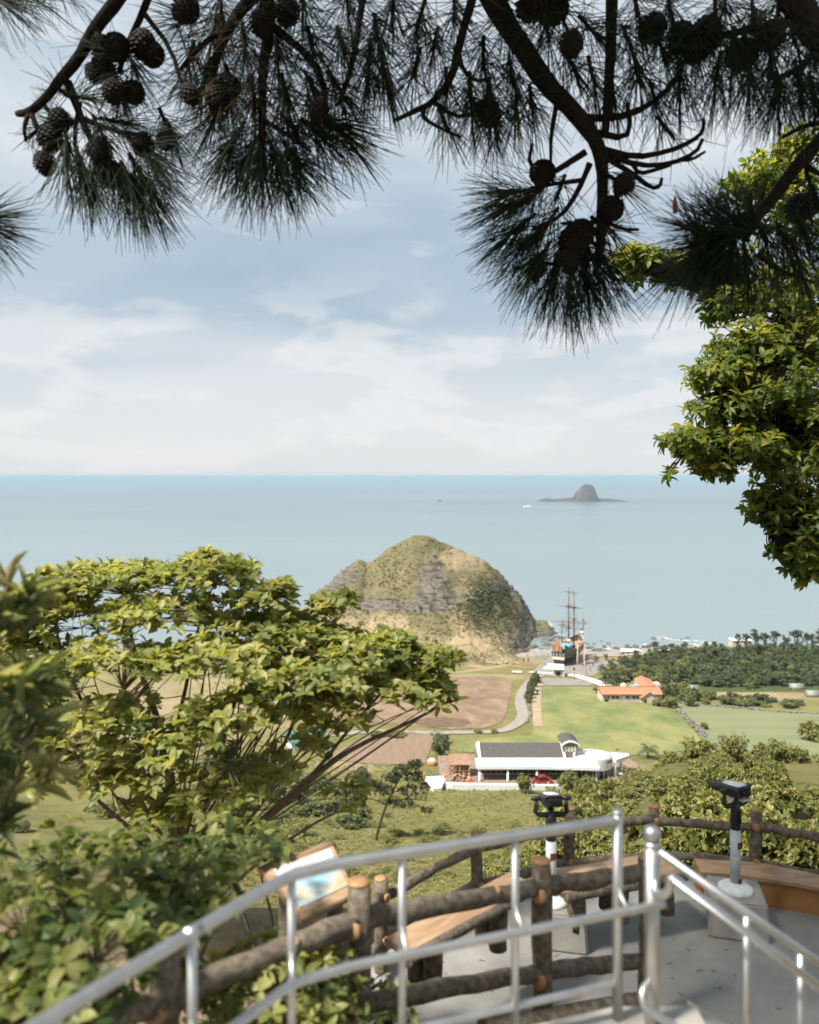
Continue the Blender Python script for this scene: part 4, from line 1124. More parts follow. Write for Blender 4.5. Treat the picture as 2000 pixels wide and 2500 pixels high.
# ================================================================== orange roofed house
hp = G(1545, 1714); hd = hp.y; hz = H(hp.x, hd) - .1
def hx(px): return (px - 1000) / F * hd
def hzv(py, d=None): return (HY - py) / F * (d or hd)
ho = thing('orange_house', 'long beige house with orange tiled roofs and a white lean-to behind', 'house', (hx(1545), hd, hz))
def hpart(name, mb, mat, parent=None, bevel=0):
    o = mb.build(name, mat, None, bevel=bevel); o.parent = parent or ho
    if parent is None: o.location = tuple(-v for v in ho.location)
    return o
ze = hzv(1694)
b = MB(); b.bx(hx(1471), hx(1617), hd, hd + 6.5, hz - 1, ze + .25); wall = hpart('wall', b, M['house_wall'])
yr, zr = hd + 3.4, ze + 1.35
b = MB(); ex0, ex1 = hx(1469), hx(1618)
b.add([(ex0, hd - .6, ze), (ex1, hd - .6, ze), (ex1, yr, zr), (ex0, yr, zr), (ex0, hd + 7.4, ze), (ex1, hd + 7.4, ze), (ex0, hd - .6, ze - .14), (ex1, hd - .6, ze - .14), (ex0, hd + 7.4, ze - .14), (ex1, hd + 7.4, ze - .14)],
      [(0, 1, 2, 3), (3, 2, 5, 4), (0, 6, 7, 1), (4, 5, 9, 8), (6, 8, 9, 7), (0, 3, 4, 8, 6), (1, 7, 9, 5, 2)])
rf = hpart('roof', b, M['orange_tile'])
b = MB(); b.tube([(ex0, yr, zr + .05), (ex1, yr, zr + .05)], .12, 6); hpart('ridge', b, M['ship_red'], rf)
# front gable wing
gx0, gx1 = hx(1563), hx(1602); gy = hd - 1.6
zg = hzv(1700); 
b = MB(); xm = (gx0 + gx1) / 2; zt = hzv(1687)
b.add([(gx0, gy, hz - 1), (gx1, gy, hz - 1), (gx1, gy, zg), (xm, gy, zt), (gx0, gy, zg), (gx0, hd + .01, hz - 1), (gx1, hd + .01, hz - 1), (gx1, hd + .01, zg), (xm, hd + .01, zt), (gx0, hd + .01, zg)],
      [(0, 1, 2, 3, 4), (9, 8, 7, 6, 5), (0, 5, 6, 1), (1, 6, 7, 2), (0, 4, 9, 5), (2, 7, 8, 3), (3, 8, 9, 4)])
gw = hpart('gable_wall', b, M['house_wall'])
b = MB(); o_ = .45
for s, xa in ((-1, gx0 - o_), (1, gx1 + o_)):
    sl = (zt - zg) / (xm - gx0); ze2 = zg - sl * o_
    lo = [(xa, gy - .4, ze2 + .03), (xm, gy - .4, zt + .03), (xm, hd + 2.6, zt + .03), (xa, hd + 2.6, ze2 + .03)]
    b.hull8(lo, [(x, y, z + .14) for x, y, z in lo])
hpart('gable_roof', b, M['orange_tile'], gw)
b = MB(); b.bx(hx(1568.5), hx(1575), gy - .06, gy - .004, hzv(1712), hzv(1705)); hpart('window', b, M['glass_dark'], gw)
b = MB(); b.bx(hx(1589), hx(1596), gy - .06, gy - .004, hzv(1709), hzv(1706)); hpart('window', b, M['glass_dark'], gw)
for a, c in ((1476, 1479), (1483, 1487), (1494, 1501), (1504, 1511), (1529, 1536), (1545, 1552), (1554, 1561), (1519, 1527)):
    b = MB(); b.bx(hx(a), hx(c), hd - .06, hd - .004, hzv(1706), hzv(1699.5)); w_ = hpart('window', b, M['glass_dark'] if a != 1519 else M['dirty_white'], wall)
    b = MB(); b.bx(hx(a) - .08, hx(c) + .08, hd - .09, hd - .003, hzv(1706) - .1, hzv(1706)); hpart('sill', b, M['beige'], w_)
b = MB(); b.bx(hx(1476), hx(1486), hd - .08, hd - .004, hzv(1713), hzv(1706.5)); hpart('doorway', b, M['rubber'], wall)
# rear hipped block and white lean-to
rd = hd + 8.0
def rx_(px): return (px - 1000) / F * (rd + 4)
b = MB(); zb = hzv(1679, rd); zt2 = zb + 1.9
a0, a1 = rx_(1556), rx_(1597); am = (a0 + a1) / 2
b.bx(a0 + .2, a1 - .2, rd + .2, rd + 8, hz - 1, zb); hpart('rear_wall', b, M['house_wall'])
b = MB(); b.add([(a0, rd, zb), (a1, rd, zb), (a1, rd + 8.4, zb + .75), (a0, rd + 8.4, zb + .75), (am, rd + 9.0, zb + 1.55), (am, rd + .2, zb + .5)], [(0, 5, 4, 3), (5, 1, 2, 4), (0, 1, 5), (3, 4, 2), (0, 3, 2, 1)])
hpart('rear_roof', b, M['orange_tile'])
b = MB(); b.hull8([(a1 + .05, rd + .4, hz), (rx_(1614), rd + .4, hz), (rx_(1612), rd + 6.4, hz), (a1 + .05, rd + 6.4, hz)], [(a1 + .05, rd + .4, zb - .3), (rx_(1614), rd + .4, zb - .3), (rx_(1612), rd + 6.4, zb + .2), (a1 + .05, rd + 6.4, zb + .2)])
hpart('lean_to', b, M['white'])
p = Vector((rx_(1547), rd + 4, hz))
t = thing('water_tank', 'round grey water tank with a turquoise lid behind the orange house', 'tank', p)
b = MB(); b.lathe([(1.3, 0), (1.3, 1.55)], n=20); b.build('tank', M['pole_grey'], t)
b = MB(); b.lathe([(1.42, 1.552), (1.42, 1.75), (1.0, 2.05), (.2, 2.2)], n=20); b.build('lid', M['teal_tank'], t)
t = thing('parasol', 'pale green garden parasol behind the orange house', 'parasol', (rx_(1524), rd + 5, hz))
b = MB(); b.tube([(0, 0, 0), (0, 0, 2.6)], .04, 6); b.build('pole', M['pole_grey'], t)
b = MB(); b.lathe([(1.05, 1.75), (1.05, 1.8), (.6, 2.35), (.05, 2.65)], n=8, smooth=False); b.build('canopy', flat('pale_green_cloth', (.52, .55, .38)), t)
# ================================================================== white cottage with teal roof
cp = G(775, 1829); cd = cp.y; cz = H(cp.x, cd) - .2
wc = thing('white_cottage', 'white cottage with a teal tiled roof half hidden behind the leafy tree', 'house', (cp.x, cd, cz), R(20))
b = MB(); b.bx(-6.2, 2.0, 0, 6, -1, 2.55); wl = b.build('wall', M['white'], wc)
b = MB(); b.add([(-6.7, -.6, 2.5), (2.5, -.6, 2.5), (2.5, 3, 4.1), (-6.7, 3, 4.1), (-6.7, 6.6, 2.5), (2.5, 6.6, 2.5)], [(0, 1, 2, 3), (3, 2, 5, 4), (0, 3, 4), (1, 5, 2), (0, 4, 5, 1)]); rf = b.build('roof', M['teal'], wc)
b = MB()
for i in range(12):
    x = -6.6 + i * .82; b.tube([(x, -.6, 2.53), (x, 3, 4.13)], .05, 5)
b.build('roof_seams', M['teal'], rf)
for x in (-4.6, -2.2, .6):
    b = MB(); b.bx(x, x + .9, -.05, -.004, .9, 1.9); b.build('window', M['glass_dark'], wl)
b = MB(); b.bx(-3.4, -2.6, -.05, -.004, 0, 2); b.build('door', M['wood_brown'], wl)
for x, c, nm in ((-1.6, 'ship_red', 'red crate with fishing gear left of the white cottage door'), (-.6, 'teal_tank', 'blue crate in front of the white cottage wall'), (.5, 'wood_brown', 'brown crate in front of the white cottage wall')):
    t = thing('crate', nm, 'crate', wc.matrix_world @ Vector((0, 0, 0)), R(20), 'crates in front of the white cottage')
    q = Matrix.Rotation(R(20), 3, 'Z') @ Vector((x, -1.1, .1)); t.location = Vector((cp.x, cd, cz)) + q
    b = MB(); b.bx(-.42, .42, -.3, .3, 0, .08)
    for s in (-1, 1): b.bx(-.42, .42, s * .3 - .03, s * .3 + .03, .082, .6); b.bx(s * .42 - .03, s * .42 + .03, -.268, .268, .082, .6)
    b.build('box', M[c], t)
# ================================================================== kiosk, shore sheds, walls, tunnels
p = G(1363, 1652)
t = thing('kiosk', 'ticket kiosk with a tilted white roof in front of the sailing ship', 'kiosk', p, R(-6))
b = MB(); b.bx(-1.7, 1.6, 0, 3.6, -.6, 2.75); bd = b.build('wall', M['beige'], t)
b = MB(); b.bx(-.75, .85, -.05, -.004, .35, 2.0); b.build('window', M['glass_dark'], bd)
b = MB(); b.hull8([(-2.6, -1.0, 2.85), (2.0, -1.0, 2.75), (2.6, 5.2, 3.3), (-1.6, 5.2, 3.4)], [(-2.6, -1.0, 3.05), (2.0, -1.0, 2.95), (2.6, 5.2, 3.5), (-1.6, 5.2, 3.6)]); b.build('roof', M['white'], t)
b = MB(); b.bx(1.7, 2.2, -.6, -.2, -.5, 2.74); b.bx(1.9, 2.3, 3.6, 4, -.5, 3.1); b.build('pillars', M['white'], t)
def shed(px, py, d, w, dep, h, label, mat):
    p = G(px, py) if d is None else Vector(((px - 1000) / F * d, d, H((px - 1000) / F * d, d)))
    t = thing('beach_shed', label, 'shed', p, 0)
    b = MB(); b.bx(-w / 2, w / 2, 0, dep, -.8, h); wl = b.build('wall', mat, t)
    b = MB(); b.hull8([(-w / 2 - .25, -.3, h + .003), (w / 2 + .25, -.3, h + .003), (w / 2 + .25, dep + .3, h + .25), (-w / 2 - .25, dep + .3, h + .25)], [(-w / 2 - .25, -.3, h + .2), (w / 2 + .25, -.3, h + .2), (w / 2 + .25, dep + .3, h + .45), (-w / 2 - .25, dep + .3, h + .45)]); b.build('roof', M['white'], t)
    for q in (-.25, .12):
        b = MB(); b.bx(q * w, q * w + .5, -.05, -.004, h * .35, h * .7); b.build('window', M['glass_dark'], wl)
shed(1544, 1600, 349, 8.0, 3.5, 2.0, 'white flat roofed shed on the beach beyond the yellow wall', M['white'])
shed(1812, 1600, 352, 8.6, 4, 2.4, 'pale shed roof showing behind the coastal pines', M['house_wall'])
yw = thing('yellow_wall', 'long low ochre wall along the beach right of the sailing ship', 'wall', (95, 343, -80))
pts = [Vector((bxp(1422, 340), 340, 0)), Vector((bxp(1500, 342), 342, 0)), Vector((bxp(1570, 344), 344, 0)), Vector((bxp(1660, 346), 346, 0))]
b = MB(); c = MB()
for a, q in zip(pts, pts[1:]):
    za, zq = H(a.x, a.y), H(q.x, q.y)
    b.hull8([(a.x, a.y, za - 1), (q.x, q.y, zq - 1), (q.x, q.y + .5, zq - 1), (a.x, a.y + .5, za - 1)], [(a.x, a.y, za + 1.3), (q.x, q.y, zq + 1.3), (q.x, q.y + .5, zq + 1.3), (a.x, a.y + .5, za + 1.3)])
    c.hull8([(a.x, a.y - .08, za + 1.303), (q.x, q.y - .08, zq + 1.303), (q.x, q.y + .58, zq + 1.303), (a.x, a.y + .58, za + 1.303)], [(a.x, a.y - .08, za + 1.5), (q.x, q.y - .08, zq + 1.5), (q.x, q.y + .58, zq + 1.5), (a.x, a.y + .58, za + 1.5)])
b.build('wall', M['yellow_wall'], yw, world=True); c.build('coping', M['beige'], yw, world=True)
# grey poly tunnels among the fields
def tunnel(px, py, L_, w, label):
    p = G(px, py); t = thing('poly_tunnel', label, 'greenhouse', p, R(-4), 'grey poly tunnels between the fields')
    b = MB(); n = 10
    pr = [(w / 2 * math.cos(math.pi * i / n), 1.7 * math.sin(math.pi * i / n) + .35) for i in range(n + 1)]
    vs = [(-L_ / 2, y + w / 2, z) for y, z in pr] + [(L_ / 2, y + w / 2, z) for y, z in pr]; m = n + 1
    b.add(vs, [(i, i + 1, m + i + 1, m + i) for i in range(n)] + [tuple(range(m))[::-1], tuple(range(m, 2 * m)), (0, m, 2 * m - 1, n)], True)
    b.build('cover', flat('tunnel_cover', (.17, .19, .165), .5, .12), t)
    b = MB(); b.bx(-L_ / 2 - .02, L_ / 2 + .02, .0, .1, -.3, .4); b.build('base_board', M['wood_brown'], t)
tunnel(1692, 1690, 4.6, 3, 'short grey poly tunnel right of the orange house')
tunnel(1950, 1686, 4.2, 3, 'pale green poly tunnel at the foot of the pine grove')
tunnel(1990, 1704, 4.0, 3, 'grey poly tunnel at the far right edge by the crop field')
# info panels by the ship path
for px, nm in ((1312, 'left of the two blue information panels by the headland path'), (1326, 'right of the two blue information panels by the headland path')):
    p = G(px, 1611); t = thing('notice_board', nm, 'sign', p, R(10), 'blue panels by the headland path')
    b = MB(); b.bx(-.95, .95, -.04, .04, .9, 2.1); b.build('panel', flat('panel_blue', (.26, .40, .45)), t)
    for s in (-1, 1): b = MB(); b.bx(s * .85 - .05, s * .85 + .05, .05, .15, -.3, 2.2); b.build('leg', M['wood_brown'], t)
# rope fence along the headland path
def path_fence(pix, label, h=1.1):
    c = [G(*p) for p in pix]; t = thing('path_fence', label, 'fence', c[0])
    pts = []
    for a, b in zip(c, c[1:]):
        n = max(1, int((b - a).length / 2.4))
        for i in range(n): q = a.lerp(b, i / n); q.z = max(H(q.x, q.y), headland(q.x, q.y)[0] if q.y > 312 else -999); pts.append(q)
    for q in pts:
        m = MB(); m.tube([q - Vector((0, 0, .3)), q + Vector((0, 0, h))], .08, 5); m.build('post', M['wood_brown'], t, world=True)
    for z in (.45, .95):
        m = MB(); m.tube([q + Vector((0, 0, z)) for q in pts], .055, 4); m.build('rail', M['wood_brown'], t, world=True)
path_fence([(1100, 1610), (1150, 1608), (1200, 1613), (1250, 1624), (1305, 1636)], 'brown timber fence winding along the foot of the headland')
path_fence([(1248, 1621), (1262, 1613), (1290, 1610), (1330, 1610), (1344, 1600)], 'brown timber fence behind the blue information panels')
# parked pale pickup / cart near the field
p = G(1262, 1644); t = thing('farm_trailer', 'small pale flatbed trailer standing at the top of the ploughed field', 'trailer', p, R(-12))
b = MB(); b.bx(-1.8, 1.8, -.8, .8, .55, .75); b.bx(-1.8, -1.7, -.8, .8, .752, 1.1); b.bx(1.7, 1.8, -.8, .8, .752, 1.1); b.build('bed', M['dirty_white'], t)
for x in (-1, 1):
    for s in (-1, 1): b = MB(); b.lathe([(.3, -.1), (.3, .1)], (x, s * .7, .3), 12, M=Matrix.Rotation(R(90), 3, 'X')); b.build('wheel', M['rubber'], t)
# stone wall between meadow and crop field
def stone_wall(pix, label, w=1.2, h=.8, n=160):
    c = [G(*p) for p in pix]; t = thing('stone_wall', label, 'wall', c[0]); b = MB()
    L_ = [(q - p).length for p, q in zip(c, c[1:])]; tot = sum(L_)
    for i in range(n):
        s = random.uniform(0, tot); j = 0
        while s > L_[j] and j < len(L_) - 1: s -= L_[j]; j += 1
        p = c[j].lerp(c[j + 1], s / L_[j]) + Vector((random.uniform(-w, w) / 2, random.uniform(-w, w) / 2, 0)); r = random.uniform(.22, .5)
        z = H(p.x, p.y) + random.uniform(.0, h * .7)
        vs = []
        for e in ((1, 0, 0), (-1, 0, 0), (0, 1, 0), (0, -1, 0), (0, 0, .8), (0, 0, -.8), (.6, .6, .5), (-.6, .6, .5), (.6, -.6, .5), (-.6, -.6, .5)):
            vs.append((p.x + e[0] * r * random.uniform(.7, 1.2), p.y + e[1] * r * random.uniform(.7, 1.2), z + e[2] * r * random.uniform(.7, 1.2)))
        bm = bmesh.new(); [bm.verts.new(v) for v in vs]; bmesh.ops.convex_hull(bm, input=bm.verts); bm.verts.index_update()
        used = [v for v in bm.verts]; b.add([v.co for v in used], [tuple(v.index for v in f.verts) for f in bm.faces]); bm.free()
    b.build('stones', M['rock'], t, world=True)
stone_wall([(1646, 1728), (1668, 1746), (1700, 1778), (1722, 1800)], 'tumbled stone wall between the bright meadow and the grey green field', 1.6, .9, 170)
stone_wall([(1650, 1716), (1720, 1722), (1800, 1730), (1900, 1739), (2000, 1744)], 'stone wall along the far edge of the grey green field', 1.0, .7, 190)
stone_wall([(1062, 1790), (1068, 1810), (1080, 1830)], 'pale stone heap beside the lane and the ploughed plot', 2.2, .9, 70)
stone_wall([(1290, 1725), (1294, 1745), (1282, 1768)], 'row of low stones along the bend of the lane', .8, .5, 40)
# ================================================================== sailing ship on the plaza
sp0 = P(1364, 1630, 322); sh_loc = Vector((sp0.x, 322, H(sp0.x, 322)))
HEAD = R(-26)                                       # heading: away from the viewer and a little to the right
ship = thing('sailing_ship', 'old dark hulled three masted sailing ship standing on the plaza by the sea', 'ship', sh_loc, HEAD)
LEN = 30.0
M['stern_glass'] = flat('stern_glass', (.17, .175, .165), .5, .2)
def half(t, z):   # half beam at station t (0 stern .. 1 bow) and level z (0 keel .. 1 rail)
    b = 2.35 + 2.0 * math.sin(min(1, t / .55) * math.pi / 2) if t < .55 else 4.35 * math.sqrt(max(0, 1 - ((t - .55) / .45) ** 2.3))
    fl = .42 + .58 * min(1, (z / .62)) ** .6
    tum = 1 - .10 * max(0, (z - .7) / .3)
    return max(.05, b * fl * tum)
def rail(t): return 4.6 + 3.4 * max(0, (.34 - t) / .34) ** 1.2 + 1.6 * max(0, (t - .72) / .28) ** 1.5
lv = [0, .08, .2, .38, .55, .7, .85, 1.0]
ST = [i / 18 for i in range(19)]
def loft(l0, l1, grow_=0.0, side=None):
    b = MB(); lv2 = [z for z in lv if l0 <= z <= l1]; m = len(lv2)
    for s in ((-1, 1) if side is None else side):
        vs = []
        for t in ST:
            for z in lv2: vs.append((s * (half(t, z) + grow_), t * LEN, z * rail(t)))
        b.add(vs, [(i * m + j, i * m + j + 1, (i + 1) * m + j + 1, (i + 1) * m + j) for i in range(len(ST) - 1) for j in range(m - 1)], True)
    return b
b = loft(.38, 1.0)
n = len(ST)
hull = b.build('hull', M['ship_hull'], ship)
b = loft(0, .38, 0); b.build('lower_hull', M['ship_dark'], ship)
# wales and rail strakes
for z, nm, mt in ((.55, 'wale', 'ship_dark'), (1.0, 'bulwark_rail', 'beige')):
    b = MB()
    for s in (-1, 1): b.tube([(s * (half(t, z) + .04), t * LEN, z * rail(t)) for t in ST], .11 if z < 1 else .16, 6)
    b.build(nm, M[mt], hull)
# decks
b = MB()
vs = []
for t in ST: vs += [(-half(t, .8) + .05, t * LEN, .78 * 4.6), (half(t, .8) - .05, t * LEN, .78 * 4.6)]
b.add(vs, [(2 * i, 2 * i + 1, 2 * i + 3, 2 * i + 2) for i in range(n - 1)]); b.build('main_deck', M['plank'], ship)
b = MB(); qs = [.015, .08, .16, .24, .329]
for s_ in range(len(qs) - 1):
    t0, t1 = qs[s_], qs[s_ + 1]; w0, w1 = half(t0, .97) - .12, half(t1, .97) - .12
    b.hull8([(-w0, t0 * LEN, 6.2), (w0, t0 * LEN, 6.2), (w1, t1 * LEN, 6.0), (-w1, t1 * LEN, 6.0)], [(-w0, t0 * LEN, 7.1), (w0, t0 * LEN, 7.1), (w1, t1 * LEN, 6.5), (-w1, t1 * LEN, 6.5)])
b.build('quarter_deck', M['sky_blue'], ship)
b = MB(); w = half(.33, .93); b.hull8([(-w, .33 * LEN, 3.6), (w, .33 * LEN, 3.6), (w, .33 * LEN + .2, 3.6), (-w, .33 * LEN + .2, 3.6)], [(-w, .33 * LEN, 5.9), (w, .33 * LEN, 5.9), (w, .33 * LEN + .2, 5.9), (-w, .33 * LEN + .2, 5.9)]); b.build('deck_bulkhead', M['gold'], ship)
# stern
b = MB(); w0, w1, w2 = half(0, 0), half(0, .38), half(0, .7)
def spanel(z0, z1, a0, a1, mt, nm, y=-.02, th=.12, par=None):
    b = MB(); b.hull8([(-a0, y - th, z0), (a0, y - th, z0), (a0, y, z0), (-a0, y, z0)], [(-a1, y - th, z1), (a1, y - th, z1), (a1, y, z1), (-a1, y, z1)]); return b.build(nm, M[mt], par or ship)
spanel(0, 2.35, 1.15, 2.05, 'ship_dark', 'lower_transom')
spanel(2.352, 3.35, 2.22, 2.32, 'beige', 'white_band', y=-.02, th=.28)
tr = spanel(3.352, 5.05, 2.35, 2.75, 'ship_dark', 'stern_gallery')
for x in (-1.75, -.6, .6, 1.75):
    b = MB(); b.hull8([(x - .32, -.2, 3.5), (x + .32, -.2, 3.5), (x + .32, -.145, 3.5), (x - .32, -.145, 3.5)], [(x - .36, -.2, 4.75), (x + .36, -.2, 4.75), (x + .36, -.145, 4.75), (x - .36, -.145, 4.75)]); b.build('window', M['stern_glass'], tr)
# gilded stern crest: arched panel with a carved figure
def arch_poly(w_, h_, z0, n=10): return [(-w_, z0), (w_, z0)] + [(w_ * math.cos(math.pi * i / n), z0 + h_ - w_ + w_ * 1.0 * math.sin(math.pi * i / n)) for i in range(n + 1)]
MX = Matrix.Rotation(R(90), 3, 'X')
b = MB(); b.prism([(-2.2, 5.05), (1.35, 5.05), (1.05, 8.0), (.6, 8.9), (-1.3, 8.9), (-1.8, 8.0)], -.0, .18, M=MX, off=(0, -.02, 0)); cr_ = b.build('stern_crest', M['gold'], ship)
b = MB(); b.prism(arch_poly(1.05, 2.9, 5.15), 0, .08, M=MX, off=(-.4, -.205, 0)); b.build('arch_panel', M['ship_red'], cr_)
b = MB(); b.lathe([(.55, 5.2), (.75, 5.7), (.5, 6.4), (.28, 6.75), (.42, 7.05), (.35, 7.4), (.05, 7.6)], (-.4, -.32, 0), 12, M=Matrix.Diagonal((1, .35, 1))); b.build('carved_figure', M['gold'], cr_)
for s in (-1, 1):
    b = MB(); b.lathe([(.16, 5.1), (.22, 5.5), (.12, 6.2), (.18, 7.2), (.1, 7.9)], (s * 1.3 - .4, -.26, 0), 8); b.build('column', M['plank'], cr_)
# masts with yards and tops
def mast(x, y, z0, h, r, yards, tops, name_r=1.0):
    b = MB(); b.tube([(x, y, z0), (x, y, z0 + h * .45), (x, y, z0 + h)], [r, r * .8, r * .35], 8); m = b.build('mast', M['mast'], ship)
    for f, w_ in yards:
        b = MB(); b.tube([(x - w_, y - r - .1, z0 + h * f), (x, y - r - .14, z0 + h * f), (x + w_, y - r - .1, z0 + h * f)], [.07, .16, .07], 6); b.build('yard', M['mast'], m)
    for f in tops:
        b = MB(); b.lathe([(.3, z0 + h * f - .5), (.95, z0 + h * f), (1.0, z0 + h * f + .12), (.3, z0 + h * f + .14)], (x, y, 0), 10); b.build('top', M['mast'], m)
    return m
mast(-.15, 5.5, 6.0, 10.2, .20, [(.78, 1.7)], [])
mast(.35, 13.0, 3.6, 23.6, .34, [(.93, 2.1), (.69, 3.9), (.43, 6.8), (.39, 3.9)], [.70, .35])
mast(.65, 20.0, 3.6, 22.0, .32, [(.93, 1.9), (.67, 3.5), (.43, 6.6), (.31, 4.2)], [.68, .47])
b = MB(); b.tube([(.3, 28, 5.6), (.4, 39, 9.6)], [.28, .12], 8); bs_ = b.build('bowsprit', M['mast'], ship)
b = MB(); b.tube([(1.4, 31.5, 6.0), (1.5, 31.6, 15.2)], [.12, .05], 6); b.lathe([(.12, 11.4), (.6, 11.8), (.62, 11.95), (.1, 12.0)], (1.45, 31.5, 0), 8); b.build('fore_jack', M['mast'], ship)
b = MB()
for a, c in (((-.15, 5.5, 15.5), (.35, 13, 9)), ((-.15, 5.5, 15.8), (-2.3, 7, 6.2)), ((-.15, 5.5, 15.8), (2.3, 7, 6.2)), ((.35, 13, 20), (-4.2, 14, 4.6)), ((.35, 13, 20), (4.2, 14, 4.6)), ((.65, 20, 19), (-4, 21, 4.6)), ((.65, 20, 19), (4, 21, 4.6)), ((.35, 13, 24), (.65, 20, 16))):
    b.tube([a, c], .035, 4)
b.build('rigging', M['rubber'], ship)
b = MB(); b.bx(-1.1, 1.1, 14.2, 16.2, 3.55, 5.6); b.build('deck_house', M['ship_red'], ship)
b = MB(); b.lathe([(1.0, 6.9), (.7, 7.5), (.1, 7.8)], (.9, 11.6, 0), 10); b.tube([(.9, 11.6, 3.6), (.9, 11.6, 7.0)], .07, 5); b.build('lantern', M['dirty_white'], ship)
b = MB(); b.lathe([(.9, 8.4), (.7, 9.0), (.1, 9.3)], (3.3, 22, 0), 10); b.tube([(3.3, 22, 3.6), (3.3, 22, 8.5)], .07, 5); b.build('lantern', M['dirty_white'], ship)
b = MB()
for i in range(8): b.bx(-2.4 + i * .62, -2.2 + i * .62, .33 * LEN - .25, .33 * LEN - .05, 6.5, 7.35)
b.bx(-2.5, 2.4, .33 * LEN - .28, .33 * LEN - .02, 7.352, 7.5); b.build('deck_railing', M['gold'], ship)
# gangway stair tower beside the hull
q = P(1419, 1626, 326)
t = thing('gangway_stairs', 'pale timber stair tower leaning against the right side of the sailing ship', 'stairs', (q.x, 326, H(q.x, 326)), R(-15))
for s, nm in ((-1.5, 'left'), (1.3, 'right')):
    b = MB(); b.tube([(s * 1.05, -1.5, -.3), (s * .95, 3.6, 8.2)], .22, 4, smooth=False); b.build('stringer', M['beige'], t)
    b = MB(); b.tube([(s, 3.7, 0), (s * .9, 3.7, 8.3)], .13, 4, smooth=False); b.build('post', M['beige'], t)
b = MB()
for i in range(14):
    f = (i + 1) / 15; b.box((-.1, -1.5 + 5.1 * f, 8.3 * f), (2.5, .45, .07))
b.build('treads', M['mast'], t)
b = MB(); b.bx(-1.7, 1.5, 3.3, 4.2, 7.9, 8.05); b.bx(-6.0, -1.72, 3.4, 4.3, 6.9, 7.05); b.build('landing', M['mast'], t)
b = MB(); b.tube([(-1.6, 3.3, 8.05), (-1.6, 3.3, 9.1), (1.4, 3.3, 9.1), (1.4, 3.3, 8.05)], .08, 4); b.tube([(-1.6, 3.35, 7.7), (-5.8, 3.45, 7.7)], .08, 4); b.build('railing', M['beige'], t)
# blue tarpaulin floor panel at the stern
p = G(1352, 1632)
mb = MB(); mb.prism([(p.x - 4.6, p.y - 2), (p.x - .8, p.y - 2.6), (p.x + 1, p.y + 6.5), (p.x - 1.4, p.y + 6.8)], H(p.x, p.y) - .3, H(p.x, p.y) + .42)
tag(mb.build('shallow_pool', flat('pool_blue', (.40, .52, .55), .3)), 'pale blue shallow pool beside the stern of the sailing ship', 'pool')
p = G(1402, 1637); t = thing('litter_bin', 'small dark litter bin on the plaza right of the kiosk', 'bin', p)
b = MB(); b.lathe([(.32, 0), (.38, .85), (.30, .9)], n=10); b.build('bin', M['ship_dark'], t)
b = MB(); b.lathe([(.39, .902), (.2, 1.1)], n=10); b.build('lid', M['ship_dark'], t)
# plaza lamp posts
for px, py, h, nm in ((1432, 1652, 4.2, 'brown post standing at the edge of the car park by the pale road'), (1403, 1660, 2.6, 'shorter brown post by the car park, right of the kiosk'), (1425, 1628, 5.5, 'thin pole right of the stair tower of the ship')):
    p = G(px, py); t = thing('lamp_post', nm, 'post', p, 0, 'posts around the plaza')
    b = MB(); b.tube([(0, 0, -.2), (0, 0, h)], .13, 6); b.build('pole', M['wood_brown'], t)
    b = MB(); b.lathe([(.12, h), (.26, h + .1), (.22, h + .4), (.05, h + .5)], n=8); b.build('head', M['wood_brown'], t)

